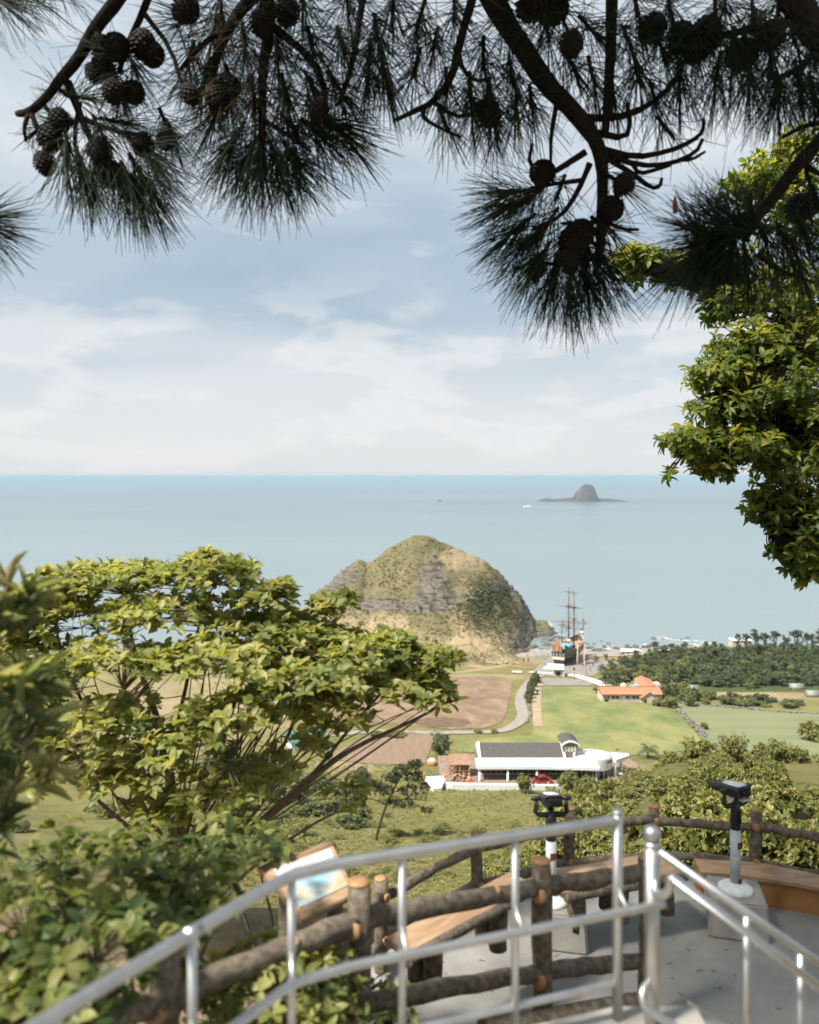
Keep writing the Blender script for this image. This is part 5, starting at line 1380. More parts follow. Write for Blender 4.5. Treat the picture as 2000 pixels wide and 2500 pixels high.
# ------------------------------------------------------------------ people, each a single skinned figure
def person(px, py, label, shirt, rz=0, stride=.18, d=None):
    p = G(px, py); t = thing('person', label, 'person', p, rz, 'people walking near the ship')
    J = {'pel': (0, 0, .92), 'chest': (0, 0, 1.32), 'neck': (0, 0, 1.48), 'head': (0, -.02, 1.60), 'crown': (0, -.02, 1.72),
         'shl': (-.19, 0, 1.40), 'ell': (-.26, .02, 1.12), 'hal': (-.25, -.10, .88), 'shr': (.19, 0, 1.40), 'elr': (.26, .02, 1.12), 'har': (.25, -.10, .88),
         'hil': (-.10, 0, .88), 'knl': (-.11, -stride, .48), 'anl': (-.11, -stride * .6, .08), 'tol': (-.12, -stride * .6 - .16, .04),
         'hir': (.10, 0, .88), 'knr': (.11, stride * .5, .48), 'anr': (.11, stride * 1.4, .10), 'tor': (.12, stride * 1.4 - .15, .04)}
    RR = {'pel': .15, 'chest': .17, 'neck': .07, 'head': .115, 'crown': .07, 'shl': .08, 'shr': .08, 'ell': .05, 'elr': .05, 'hal': .04, 'har': .04, 'hil': .095, 'hir': .095, 'knl': .065, 'knr': .065, 'anl': .045, 'anr': .045, 'tol': .035, 'tor': .035}
    E = [('pel', 'chest'), ('chest', 'neck'), ('neck', 'head'), ('head', 'crown'), ('chest', 'shl'), ('shl', 'ell'), ('ell', 'hal'), ('chest', 'shr'), ('shr', 'elr'), ('elr', 'har'),
         ('pel', 'hil'), ('hil', 'knl'), ('knl', 'anl'), ('anl', 'tol'), ('pel', 'hir'), ('hir', 'knr'), ('knr', 'anr'), ('anr', 'tor')]
    ks = list(J); me = bpy.data.meshes.new('body'); me.from_pydata([J[k_] for k_ in ks], [(ks.index(a), ks.index(c)) for a, c in E], [])
    me.materials.append(M['skin']); o = bpy.data.objects.new('body', me); COL.objects.link(o); o.parent = t
    mo = o.modifiers.new('skin', 'SKIN')
    for i, k_ in enumerate(ks): me.skin_vertices[0].data[i].radius = (RR[k_], RR[k_])
    me.skin_vertices[0].data[0].use_root = True
    b = MB(); b.lathe([(.19, .86), (.20, 1.1), (.215, 1.36), (.12, 1.46)], n=10, M=Matrix.Diagonal((1.05, .85, 1))); b.build('shirt', flat('cloth_' + shirt[0], shirt[1], .85), t)
    b = MB(); b.lathe([(.125, 1.60), (.13, 1.68), (.09, 1.745), (.02, 1.76)], (0, 0, 0), 10); b.build('hair', M['rubber'], t)
    return t
person(1448, 1628, 'person in dark clothes walking on the plaza right of the stair tower', ('navy', (.03, .04, .06)), R(30))
person(1454, 1620, 'person in a pale top on the far side of the plaza', ('pale', (.45, .42, .38)), R(200))
person(1441, 1638, 'person in a blue top nearest the trees beside the plaza', ('blue', (.14, .22, .34)), R(80))
person(1279, 1618, 'left of two people in dark clothes on the path by the blue panels', ('black', (.02, .02, .02)), R(10))
person(1290, 1618, 'right of two people in dark clothes on the path by the blue panels', ('green', (.03, .05, .03)), R(150))
person(1333, 1630, 'person standing alone left of the kiosk roof', ('grey', (.08, .08, .08)), R(60))
person(1312, 1697, 'person in a red top on the sandy footpath', ('red', (.42, .06, .04)), R(0))

# ------------------------------------------------------------------ boats and the islet
def boat(px, py, L_, label, rz, cabin=True, d=None, mats=('white_boat', 'white_boat')):
    d = d or SEA * F / (HY - py); p = Vector(((px - 1000) / F * d, d, SEA))
    t = thing('motor_boat' if L_ < 60 else 'cargo_ship', label, 'boat' if L_ < 60 else 'ship', p, rz)
    b = MB(); w = L_ * .13; h = L_ * .09
    st_ = [(-.5, .85), (-.2, 1.0), (.15, .95), (.38, .55), (.5, .03)]
    vs = []
    for f, g in st_: vs += [(f * L_, -w * g * .7, -h * .3), (f * L_, w * g * .7, -h * .3), (f * L_, w * g, h * (1 + max(0, f) * .8)), (f * L_, -w * g, h * (1 + max(0, f) * .8))]
    b.add(vs, [(i * 4 + k_, i * 4 + (k_ + 1) % 4, (i + 1) * 4 + (k_ + 1) % 4, (i + 1) * 4 + k_) for i in range(4) for k_ in range(4)] + [(3, 2, 1, 0), (16, 17, 18, 19)])
    b.build('hull', M[mats[0]], t)
    b = MB(); b.hull8([(-.3 * L_, -w * .6, h), (.12 * L_, -w * .6, h), (.12 * L_, w * .6, h), (-.3 * L_, w * .6, h)], [(-.28 * L_, -w * .55, h * 2.1), (.05 * L_, -w * .55, h * 2.1), (.05 * L_, w * .55, h * 2.1), (-.28 * L_, w * .55, h * 2.1)])
    cb = b.build('cabin', M[mats[1]], t)
    b = MB(); b.bx(-.25 * L_, .0, -w * .62, w * .62, h * 1.4, h * 1.8); b.build('cabin_window', M['glass_dark'], cb)
    b = MB(); b.tube([(-.08 * L_, 0, h * 2), (-.08 * L_, 0, h * 3.6)], L_ * .008, 5); b.build('mast', M['pole_grey'], t)
    return t, p
boat(1289, 1238, 24, 'white motor boat with a wake below the rocky islet', R(176))
boat(1034, 1232, 14, 'small white boat on the open sea left of the islet', R(20))
boat(1075, 1223, 16, 'small dark boat on the open sea left of the islet', R(0), mats=('ship_dark', 'ship_dark'))
boat(147, 1165.6, 380, 'grey cargo ship on the horizon at the far left', R(0), d=60000, mats=('islet', 'islet'))
def foam_patch(b, cx_, cy_, lx, ly, n=14, rz=0.0, z=SEA + .12):
    pts = []
    for i in range(n):
        a = 6.283 * i / n; r = random.uniform(.55, 1.15); x, y = lx * r * math.cos(a), ly * r * math.sin(a)
        pts.append((cx_ + x * math.cos(rz) - y * math.sin(rz), cy_ + x * math.sin(rz) + y * math.cos(rz), z))
    b.add([(cx_, cy_, z)] + pts, [(0, 1 + i, 1 + (i + 1) % n) for i in range(n)])
b = MB(); d = SEA * F / (HY - 1238.5); x0 = (1302 - 1000) / F * d
for i in range(26):
    foam_patch(b, x0 + i * 5.2 + random.uniform(-1, 1), d - i * 2.2 + random.uniform(-4, 4), random.uniform(2, 5), random.uniform(2, 6), 9)
d2 = SEA * F / (HY - 1233); 
for i in range(6): foam_patch(b, (1026 + i * 3 - 1000) / F * d2, d2 + random.uniform(-5, 5), 3, 4, 9)
for px, py, w_ in ((1630, 1561, 12), (1618, 1558, 6), (1645, 1563, 8), (1675, 1566, 5), (1372, 1548, 5), (1340, 1523, 4), (1347, 1530, 4), (1660, 1573, 5), (1580, 1577, 5), (1545, 1580, 4), (1700, 1575, 6), (1720, 1568, 5), (1490, 1582, 4), (1465, 1586, 4)):
    d = SEA * F / (HY - py)
    for i in range(7): foam_patch(b, (px - 1000) / F * d + random.gauss(0, w_ * .35), d + random.gauss(0, 2.5), random.uniform(.5, 1.8), random.uniform(.25, .7), 9)
tag(b.build('sea_foam', M['foam']), 'white surf and boat wakes on the sea', 'surf', kind='stuff')

# islet
ID = SEA * F / (HY - 1225); mpp = ID / F
ISIL = [(1318, 0), (1326, 4), (1335, 7), (1347, 8), (1352, 5), (1362, 5), (1400, 8.5), (1408, 10), (1411, 21), (1416, 27), (1423, 33), (1429, 40), (1438, 43.5), (1449, 43.5), (1456, 39), (1461, 31), (1464, 18), (1465.5, 10), (1470, 8), (1500, 6), (1522, 3.5), (1538, 1.2), (1544, 0)]
ix = [(a - 1000) * mpp for a, _ in ISIL]; iz = [h * mpp for _, h in ISIL]
V = []; nx, ny = 150, 34
for j in range(ny):
    for i in range(nx):
        x = ix[0] - 6 + (ix[-1] - ix[0] + 12) * i / (nx - 1); v = -1 + 2 * j / (ny - 1)
        h = float(np.interp(x, ix, iz)); hh = h * max(0, 1 - abs(v) ** (1.3 if h > 12 else 3))
        f = min(1, hh / 6); hh += f * (2.2 * fbm(x * .06, v * 2.5, 7) + .8 * fbm(x * .25, v * 8, 9))
        V.append((x, ID + 45 + v * 45, SEA - 2.0 + hh + (1.2 if hh > .3 else 0)))
idx = np.arange(nx * ny).reshape(ny, nx)
T = np.stack([idx[:-1, :-1], idx[:-1, 1:], idx[1:, 1:], idx[1:, :-1]], -1).reshape(-1, 4)
o = np_mesh('islet', V, T, M['islet'], None, smooth=False); tag(o, 'dark rock tower on a flat islet out at sea', kind='structure')

# ------------------------------------------------------------------ shore rocks
def rock_mesh(seed, n=26):
    random.seed(seed); bm = bmesh.new()
    for _ in range(n):
        v = Vector((random.gauss(0, 1), random.gauss(0, 1), random.gauss(0, 1))).normalized()
        v = Vector((v.x * random.uniform(.7, 1.1), v.y * random.uniform(.6, 1.0), v.z * .55 * random.uniform(.6, 1.1))); bm.verts.new(v)
    bmesh.ops.convex_hull(bm, input=bm.verts); lo = [v for v in bm.verts if not v.link_faces]
    bmesh.ops.delete(bm, geom=lo, context='VERTS')
    bmesh.ops.subdivide_edges(bm, edges=bm.edges[:], cuts=1, use_grid_fill=True)
    for v in bm.verts: v.co *= random.uniform(.93, 1.07)
    me = bpy.data.meshes.new('shore_rock'); bm.to_mesh(me); bm.free(); me.materials.append(M['rock_shore']); return me
RMS = [rock_mesh(s) for s in range(5)]
random.seed(11)
def rock(px, py, s, label, group):
    d = min(SEA * F / (HY - py), 9999) if py < 1583 else None
    if d is None: p = G(px, py)
    else: x = (px - 1000) / F * d; p = Vector((x, d, max(SEA, H(x, d))))
    o = bpy.data.objects.new('shore_rock', random.choice(RMS)); COL.objects.link(o); o.location = p
    o.scale = (s * random.uniform(.8, 1.6), s * random.uniform(.6, 1.1), s * random.uniform(.5, .9)); o.rotation_euler.z = random.uniform(0, 6.28)
    tag(o, label, 'rock', group)
for i in range(26): rock(random.uniform(1455, 1500) if i < 12 else random.uniform(1405, 1460), random.uniform(1566, 1590), random.uniform(.8, 2.4), 'dark boulder on the shore behind the sailing ship', 'dark boulders behind the ship')
for i in range(34): rock(random.uniform(1500, 1740), random.uniform(1575, 1590), random.uniform(.8, 2.6), 'dark rock along the waterline beyond the beach shed', 'waterline rocks beyond the shed')
for i in range(10): rock(random.gauss(1630, 22), random.uniform(1556, 1562), random.uniform(.8, 1.8), 'dark rock awash in the surf off the pine grove', 'rocks awash in the surf')
for i in range(30): rock(random.uniform(1318, 1378), random.uniform(1530, 1590), random.uniform(1.0, 2.8), 'grey rock ledge at the right foot of the headland', 'rock ledges at the headland foot')
ship.scale = (1.12, 1.12, 1.12)
# ================================================================== foreground plants
def lobe(px, py, d, rx, ry, rd, w=1.0):
    """crown lobe: centre seen at a photo pixel at distance d, radii in pixels (across, up) and metres (depth)"""
    d = d * DS; m = d / F; return (P(px, py, d), (rx * m, rd * DS, ry * m), w)
def poly(*pts): return [P(a, b, d * DS) for a, b, d in pts]
DS = 1.5
def fan(pl, sub=3):
    for _ in range(sub - 1):
        n = [pl[0]]
        for a, b in zip(pl, pl[1:]): n += [a.lerp(b, .25), a.lerp(b, .75)]
        pl = n + [pl[-1]]
    return pl

# ---- leafy multi stemmed tree on the left
random.seed(21); RNG = np.random.default_rng(21)
base = P(440, 2240, 6.3 * DS); base.z = H(base.x, base.y)
B0 = poly((430, 2110, 6.2))[0]; B1 = poly((560, 2070, 6.3))[0]
limbs = [
    ([base, B0, *poly((425, 1960, 6.2), (400, 1800, 6.2), (330, 1600, 6.3), (300, 1450, 6.4))], .075, .012),
    (fan([B0, *poly((470, 1960, 6.1), (540, 1820, 6.0), (590, 1660, 6.0), (650, 1520, 6.0), (690, 1450, 6.0))]), .04, .008),
    (fan([B0, *poly((400, 1900, 6.3), (450, 1700, 6.2), (480, 1540, 6.1), (520, 1430, 6.0))]), .04, .008),
    ([base, B1], .07, .06),
    (fan([B1, *poly((700, 1960, 6.1), (830, 1840, 5.9), (1010, 1760, 5.8), (1090, 1715, 5.8))]), .05, .006),
    (fan([B1, *poly((640, 2000, 6.2), (760, 1900, 6.0), (860, 1770, 5.9), (960, 1660, 5.9), (1080, 1600, 5.9))]), .036, .006),
    (fan([B1, *poly((600, 1960, 6.1), (700, 1820, 6.0), (740, 1680, 6.0), (790, 1560, 6.1), (840, 1480, 6.2))]), .032, .006),
    (fan([B0, *poly((330, 1930, 6.0), (230, 1780, 6.0), (150, 1600, 6.2), (120, 1450, 6.3))]), .038, .008),
    (fan([B0, *poly((300, 2010, 5.9), (180, 1900, 5.8), (60, 1760, 5.9))]), .032, .008),
    (fan([B0, *poly((500, 1980, 5.9), (560, 1860, 5.6), (620, 1740, 5.5), (700, 1660, 5.5))]), .03, .008),
    (fan([B0, *poly((430, 1900, 5.9), (380, 1760, 5.6), (300, 1680, 5.6))]), .03, .008),
    (fan([base, *poly((610, 2120, 6.2), (760, 2010, 6.1), (900, 1950, 6.0))]), .03, .006)]
lobes = [lobe(290, 1418, 6.4, 170, 34, .55, 1.0), lobe(170, 1420, 6.4, 70, 34, .4, .45), lobe(515, 1405, 6.2, 100, 38, .5, .7), lobe(508, 1368, 6.2, 20, 16, .2, .09), lobe(640, 1468, 6.1, 70, 32, .4, .45), lobe(692, 1438, 6.1, 20, 20, .2, .09),
         lobe(800, 1486, 6.2, 44, 18, .2, .22), lobe(848, 1470, 6.2, 16, 14, .12, .07), lobe(400, 1500, 6.1, 170, 36, .5, .8), lobe(150, 1515, 6.3, 130, 45, .5, .65), lobe(640, 1545, 6.0, 150, 34, .5, .75), lobe(770, 1560, 6.0, 60, 26, .4, .3),
         lobe(860, 1598, 5.9, 125, 32, .45, .7), lobe(960, 1585, 5.9, 56, 30, .3, .3), lobe(1060, 1610, 5.9, 50, 26, .25, .3), lobe(980, 1672, 5.8, 105, 32, .4, .6), lobe(1072, 1702, 5.8, 42, 24, .25, .25), lobe(750, 1650, 5.6, 160, 36, .5, .8),
         lobe(820, 1735, 5.7, 120, 26, .4, .45), lobe(540, 1610, 5.6, 150, 34, .5, .6), lobe(590, 1740, 5.5, 140, 32, .5, .5), lobe(300, 1625, 5.7, 160, 40, .5, .6), lobe(250, 1760, 5.6, 150, 36, .5, .45), lobe(80, 1690, 5.9, 100, 60, .5, .45),
         lobe(450, 1820, 5.5, 120, 28, .4, .28), lobe(170, 1900, 5.6, 130, 36, .4, .3), lobe(720, 1830, 5.8, 80, 24, .3, .14), lobe(640, 1905, 5.7, 100, 26, .4, .2), lobe(380, 1990, 5.6, 110, 32, .4, .2), lobe(850, 1945, 6.0, 60, 18, .3, .10), lobe(60, 1490, 6.3, 90, 40, .4, .45), lobe(50, 1590, 6.2, 110, 45, .4, .5), lobe(220, 1840, 5.7, 150, 45, .4, .4), lobe(60, 1850, 5.8, 120, 60, .4, .45), lobe(350, 1890, 5.7, 120, 40, .4, .3), lobe(520, 1930, 5.7, 110, 32, .4, .22)]
for i in range(34):      # many slender stems fanning up into the crown
    l = random.choice(lobes[:24]); o_ = random.choice([B0, B0, B1, B1, base.lerp(B0, .8)])
    c = Vector(l[0]) + Vector((random.uniform(-1, 1) * l[1][0] * .8, random.uniform(-1, 1) * l[1][1] * .6, -l[1][2] * .3))
    limbs.append((bow(o_, c, 8, random.uniform(-.10, .16), .05), random.uniform(.009, .017), .005))
limbs = [(a, b * (1.0 if b < .06 else 1.2), c) for a, b, c in limbs]
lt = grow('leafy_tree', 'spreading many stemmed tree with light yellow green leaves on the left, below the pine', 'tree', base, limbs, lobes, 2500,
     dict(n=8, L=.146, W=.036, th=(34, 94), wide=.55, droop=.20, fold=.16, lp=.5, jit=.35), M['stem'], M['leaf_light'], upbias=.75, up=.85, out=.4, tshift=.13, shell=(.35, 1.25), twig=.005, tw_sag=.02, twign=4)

# ---- oleander at the left edge
DS = 1.0
random.seed(22); RNG = np.random.default_rng(22)
base = P(-160, 2350, 4.6); base.z = H(base.x, base.y)
limbs = [(fan([base, *poly((-120, 1900, 4.6), (-60, 1600, 4.6), (20, 1430, 4.6))]), .03, .008), (fan([base, *poly((-60, 2000, 4.5), (0, 1800, 4.4), (70, 1690, 4.4))]), .03, .008),
         (fan([base, *poly((-40, 2050, 4.5), (40, 1920, 4.4), (70, 1800, 4.4))]), .03, .008), (fan([base, *poly((-100, 2000, 4.6), (-40, 1750, 4.5), (0, 1560, 4.5))]), .03, .008)]
lobes = [lobe(25, 1470, 4.6, 60, 55, .25, .7), lobe(-30, 1540, 4.5, 90, 60, .3, .7), lobe(0, 1680, 4.4, 110, 55, .3, 1.1), lobe(60, 1690, 4.35, 50, 30, .2, .5), lobe(0, 1800, 4.4, 110, 60, .3, 1.1), lobe(40, 1900, 4.4, 110, 60, .3, 1.0), lobe(-20, 2000, 4.5, 120, 60, .3, .8)]
grow('oleander_bush', 'narrow leaved dark oleander bush at the left edge, in front of the leafy tree', 'bush', base, limbs, lobes, 44,
     dict(n=10, L=.27, W=.015, th=(18, 78), wide=.4, droop=.12, fold=.3, along=.16), M['stem'], M['leaf_olive'], upbias=.3, up=.55, out=.6, tshift=.2, shell=(.3, 1.0), twig=.006)

# ---- low shrubs at the lower left, below the rail
random.seed(23); RNG = np.random.default_rng(23)
def shrub(label, px, d, lobes, tips, L=.12, mat='leaf_shrub', n=7, name='leafy_shrub', **kw):
    c = lobes[0][0]; base = Vector(((px - 1000) / F * d, d, 0)); base.z = H(base.x, base.y) - .05
    limbs = []
    for l in lobes:
        e = Vector(l[0]) + Vector((0, 0, -.3 * l[1][2])); limbs.append((bow(base, e, 6, .12, .06), .022, .007))
    return grow(name, label, 'shrub', base, limbs, lobes, tips, dict(n=n, L=L, W=L * .23, th=(45, 95), wide=.5, droop=.25, jit=.4), M['stem'], M[mat], upbias=.4, shell=(.35, 1.05), twig=.004, group='shrubs below the railing', **kw)
shrub('dark green shrub in the lower left corner, nearest the steel railing', 60, 4.3, [lobe(60, 2250, 4.3, 190, 90, .5), lobe(230, 2330, 4.2, 160, 80, .4), lobe(0, 2420, 4.0, 180, 90, .4), lobe(120, 2480, 3.8, 150, 60, .3, .7)], 150, .125)
shrub('green shrub with bare stems under the leafy tree, left of the map board', 330, 5.2, [lobe(300, 2120, 5.2, 200, 60, .5), lobe(480, 2180, 5.1, 140, 60, .45), lobe(400, 2280, 4.9, 130, 60, .4, .8), lobe(120, 2090, 5.4, 140, 60, .5, .8), lobe(600, 2090, 5.6, 110, 45, .4, .5)], 170, .12)
shrub('yellow green shrub below the mid rail, left of the middle log post', 690, 5.0, [lobe(640, 2400, 4.9, 150, 80, .4), lobe(780, 2400, 5.1, 90, 80, .3), lobe(560, 2480, 4.7, 140, 60, .4), lobe(760, 2500, 4.8, 130, 60, .4)], 230, .10, 'leaf_light')
shrub('small green sprigs of a shrub above the map board', 700, 6.6, [lobe(610, 2060, 6.6, 90, 22, .3), lobe(520, 2050, 6.4, 110, 35, .4, .8)], 42, .13)
shrub('dark shrub growing beside the terrace in the gap below the near log fence', 930, 6.2, [lobe(930, 2470, 6.0, 90, 45, .4)], 40, .10)

# ---- broadleaf tree on the right
random.seed(24); RNG = np.random.default_rng(24)
DS = 1.33
base = Vector((8.8, 12.8, 0)); base.z = H(8.8, 12.8) - .2
J0 = Vector((8.5, 12.6, -1.3)); J1 = Vector((8.2, 12.5, 1.9)); J2 = Vector((8.0, 12.4, 4.8))
limbs = [([base, J0, J1, J2], .20, .08),
         (fan([J1, *poly((2010, 1090, 9), (1900, 1070, 9), (1800, 1075, 9), (1680, 1095, 9))]), .05, .01),
         (fan([J2, *poly((2010, 770, 9), (1930, 740, 9), (1850, 830, 8.9), (1760, 950, 8.9))]), .05, .01),
         (fan([J2, *poly((2010, 640, 9), (1900, 660, 9), (1780, 700, 9))]), .04, .01),
         (fan([J1, *poly((2030, 1210, 9), (1950, 1240, 9), (1880, 1290, 9))]), .04, .01),
         (fan([J2, *poly((2020, 520, 9.2), (1900, 430, 9.2), (1830, 420, 9.2))]), .05, .01), (fan([J2, *poly((2040, 400, 9.2), (1960, 350, 9.2))]), .05, .012)]
lobes = [lobe(1950, 380, 9.3, 80, 70, .7, .8), lobe(1840, 450, 9.3, 90, 45, .6, .6), lobe(1930, 520, 9.2, 90, 80, .7, .7), lobe(1560, 640, 9.4, 70, 40, .4, .5), lobe(1720, 660, 9.4, 130, 60, .5, .9), lobe(1760, 740, 9.2, 45, 60, .35, .4),
         lobe(1900, 720, 9.0, 110, 70, .7, .9), lobe(1960, 840, 9.0, 90, 80, .8, 1.2), lobe(1830, 850, 8.9, 100, 60, .6, .9), lobe(1740, 920, 8.9, 70, 45, .45, .6), lobe(1880, 950, 9.0, 130, 80, .8, 1.5), lobe(1960, 1020, 9.0, 90, 80, .8, 1.2),
         lobe(1760, 1000, 8.9, 80, 45, .5, .7), lobe(1680, 1080, 8.9, 70, 40, .4, .7), lobe(1790, 1085, 8.9, 120, 50, .6, 1.2), lobe(1640, 1150, 8.9, 24, 18, .15, .05), lobe(1740, 1140, 8.9, 55, 25, .3, .35), lobe(1930, 1130, 9.0, 90, 70, .7, 1.1), lobe(1890, 1235, 9.0, 60, 50, .5, .6),
         lobe(1970, 1260, 9.0, 70, 70, .6, .9), lobe(1940, 1340, 9.0, 60, 45, .4, .5), lobe(1980, 1385, 9.0, 45, 35, .3, .4), lobe(1860, 1220, 9.0, 22, 14, .15, .06), lobe(1885, 1285, 9.0, 22, 16, .15, .06)]
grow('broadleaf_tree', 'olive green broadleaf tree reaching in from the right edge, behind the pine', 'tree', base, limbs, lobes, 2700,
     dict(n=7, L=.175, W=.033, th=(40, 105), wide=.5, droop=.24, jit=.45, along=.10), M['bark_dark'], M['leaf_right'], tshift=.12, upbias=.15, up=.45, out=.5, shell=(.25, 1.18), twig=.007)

# ================================================================== the overhanging pine
random.seed(25); RNG = np.random.default_rng(25)
PD = 8.0
pine = thing('pine_tree', 'dark overhanging pine with long needles and cones framing the top of the view', 'tree', (6.1, 8.2, H(6.1, 8.2)))
def tw(d0, *pts): return [P(a, b, d0 + random.uniform(-.12, .12)) for a, b in pts]
def nseg(mb, pts, w0, w1):
    m = PD / F / 2; pts = fan(pts, 2); n = len(pts)
    mb.tube(pts, [(w0 + (w1 - w0) * i / (n - 1)) * m for i in range(n)], 8, wob=.10)
tp = fan([Vector((6.1, 8.2, H(6.1, 8.2) - .3)), Vector((6.0, 8.2, -2)), Vector((5.9, 8.1, 2.5)), Vector((5.4, 7.6, 5.6)), Vector((4.2, 6.8, 7.6))])
mb = MB(); mb.tube(tp, [.30 - .2 * i / (len(tp) - 1) for i in range(len(tp))], 10, wob=.08)
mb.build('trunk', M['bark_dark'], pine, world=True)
TUFT = []     # px, py, depth, direction in pixels (dx, dy), depth lean, number, length px, spread
BOUGHS = []
def bough(segs, tufts, d0):
    mb = MB()
    for w0, w1, *pts in segs: nseg(mb, [P(a, b, d0 + (random.uniform(-.10, .10) if i else 0)) for i, (a, b) in enumerate(pts)], w0, w1)
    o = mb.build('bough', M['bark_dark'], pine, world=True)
    Vs = []; Ts = []; ti = []; base_i = 0
    for px, py, dx, dy, n, Lp, sp, dead in tufts:
        n = max(6, int(n * .72))
        d = d0 + random.uniform(-.25, .25); c = np.array(P(px, py, d)); m = d / F
        ax = nrm(np.array([dx, random.uniform(-.35, .35) * math.hypot(dx, dy), -dy], float))
        # short shoot carrying the needles
        q = Vector(c) - Vector(ax) * (60 * m)
        sm = MB(); sm.tube([q, c, Vector(c) + Vector(ax) * 14 * m], [5 * m, 5 * m, 3 * m], 6); s_ = sm.build('shoot', M['bark_dark'], pine, world=True)
        ref = np.array([0, 1., 0]); u = nrm(np.cross(ax, ref)); w = np.cross(ax, u)
        ph = RNG.uniform(0, 6.283, n); th = np.radians(np.clip(RNG.normal(sp * .62, sp * .36, n), 2, sp * 1.6))
        D = ax[None] * np.cos(th)[:, None] + (u[None] * np.cos(ph)[:, None] + w[None] * np.sin(ph)[:, None]) * np.sin(th)[:, None]
        D[:, 2] -= .06; D = nrm(D)
        p0 = c[None] - ax[None] * (RNG.uniform(-.2, 1, n) * 62 * m)[:, None]
        Ln = Lp * m * RNG.uniform(.72, 1.12, n)
        r = 1.05 * m * RNG.uniform(.8, 1.2, n)
        s1 = nrm(np.cross(D, np.array([[.3, .5, .8]]))); s2 = np.cross(D, s1)
        bend = nrm(RNG.normal(0, 1, (n, 3))) * (Ln * .04)[:, None]; bend[:, 2] -= Ln * .03
        mid = p0 + D * (Ln * .5)[:, None] - bend * .3; tip = p0 + D * Ln[:, None] + bend
        tri = []
        for a in (0, 2.094, 4.189):
            o_ = (s1 * math.cos(a) + s2 * math.sin(a)) * r[:, None]; tri.append((p0 + o_ * .9, mid + o_, tip + o_ * .45))
        Vn = np.stack([tri[0][0], tri[1][0], tri[2][0], tri[0][1], tri[1][1], tri[2][1], tri[0][2], tri[1][2], tri[2][2]], 1)
        q4 = np.array([(0, 1, 4, 3), (1, 2, 5, 4), (2, 0, 3, 5), (3, 4, 7, 6), (4, 5, 8, 7), (5, 3, 6, 8)])
        Tn = (np.arange(n)[:, None, None] * 9 + q4[None]).reshape(-1, 4) + base_i
        base_i += 9 * n; Vs.append(Vn.reshape(-1, 3)); Ts.append(Tn)
        t0 = RNG.uniform(0, .75, n)
        if dead: t0 = np.where(RNG.uniform(0, 1, n) < dead, .97, t0)
        ti.append(np.repeat(t0, 9))
    np_mesh('needles', np.concatenate(Vs), np.concatenate(Ts), M['needle'], pine, np.concatenate(ti))

# left bough
bough([(40, 15, (420, -160), (330, -60), (255, 40), (220, 87), (191, 145), (150, 191), (110, 243), (70, 275), (43, 278)),
       (13, 6, (70, 278), (58, 315), (64, 345)), (15, 9, (78, 280), (92, 318), (104, 340)),
       (22, 10, (165, 200), (185, 250), (203, 300), (235, 370), (290, 410), (330, 440)), (15, 8, (203, 290), (280, 320), (350, 330)), (12, 8, (195, 250), (180, 330), (190, 400)),
       (20, 12, (380, -60), (350, 30), (310, 110), (290, 180)), (14, 8, (350, 30), (420, 120), (450, 230))],
      [(150, 320, -.6, .6, 60, 110, 75, 0), (165, 390, -.05, 1, 120, 140, 42, 0), (200, 420, .15, 1, 130, 150, 40, 0), (235, 400, .35, 1, 120, 150, 42, 0), (280, 430, .35, 1, 130, 165, 38, 0), (320, 450, .4, 1, 150, 175, 38, 0), (350, 430, .6, 1, 140, 170, 38, 0), (380, 400, .8, .9, 120, 165, 40, 0),
       (340, 350, 1, .5, 120, 150, 50, 0), (300, 300, .9, .2, 90, 140, 60, 0), (250, 330, .3, .6, 110, 130, 75, 0), (120, 300, -.9, .1, 50, 80, 80, 0), (220, 240, .9, .1, 80, 130, 70, 0), (140, 215, -.8, -.6, 26, 90, 60, 0), (110, 260, -.6, -.7, 26, 80, 60, 0), (290, 210, .3, 1, 110, 130, 70, 0), (330, 170, .4, 1, 100, 130, 70, 0), (410, 310, .5, 1, 120, 150, 45, 0), (70, 335, -.8, .5, 40, 60, 80, 0), (250, 120, -.5, -.3, 40, 110, 70, 0), (230, 480, .05, 1, 10, 110, 15, 0)], 7.9)
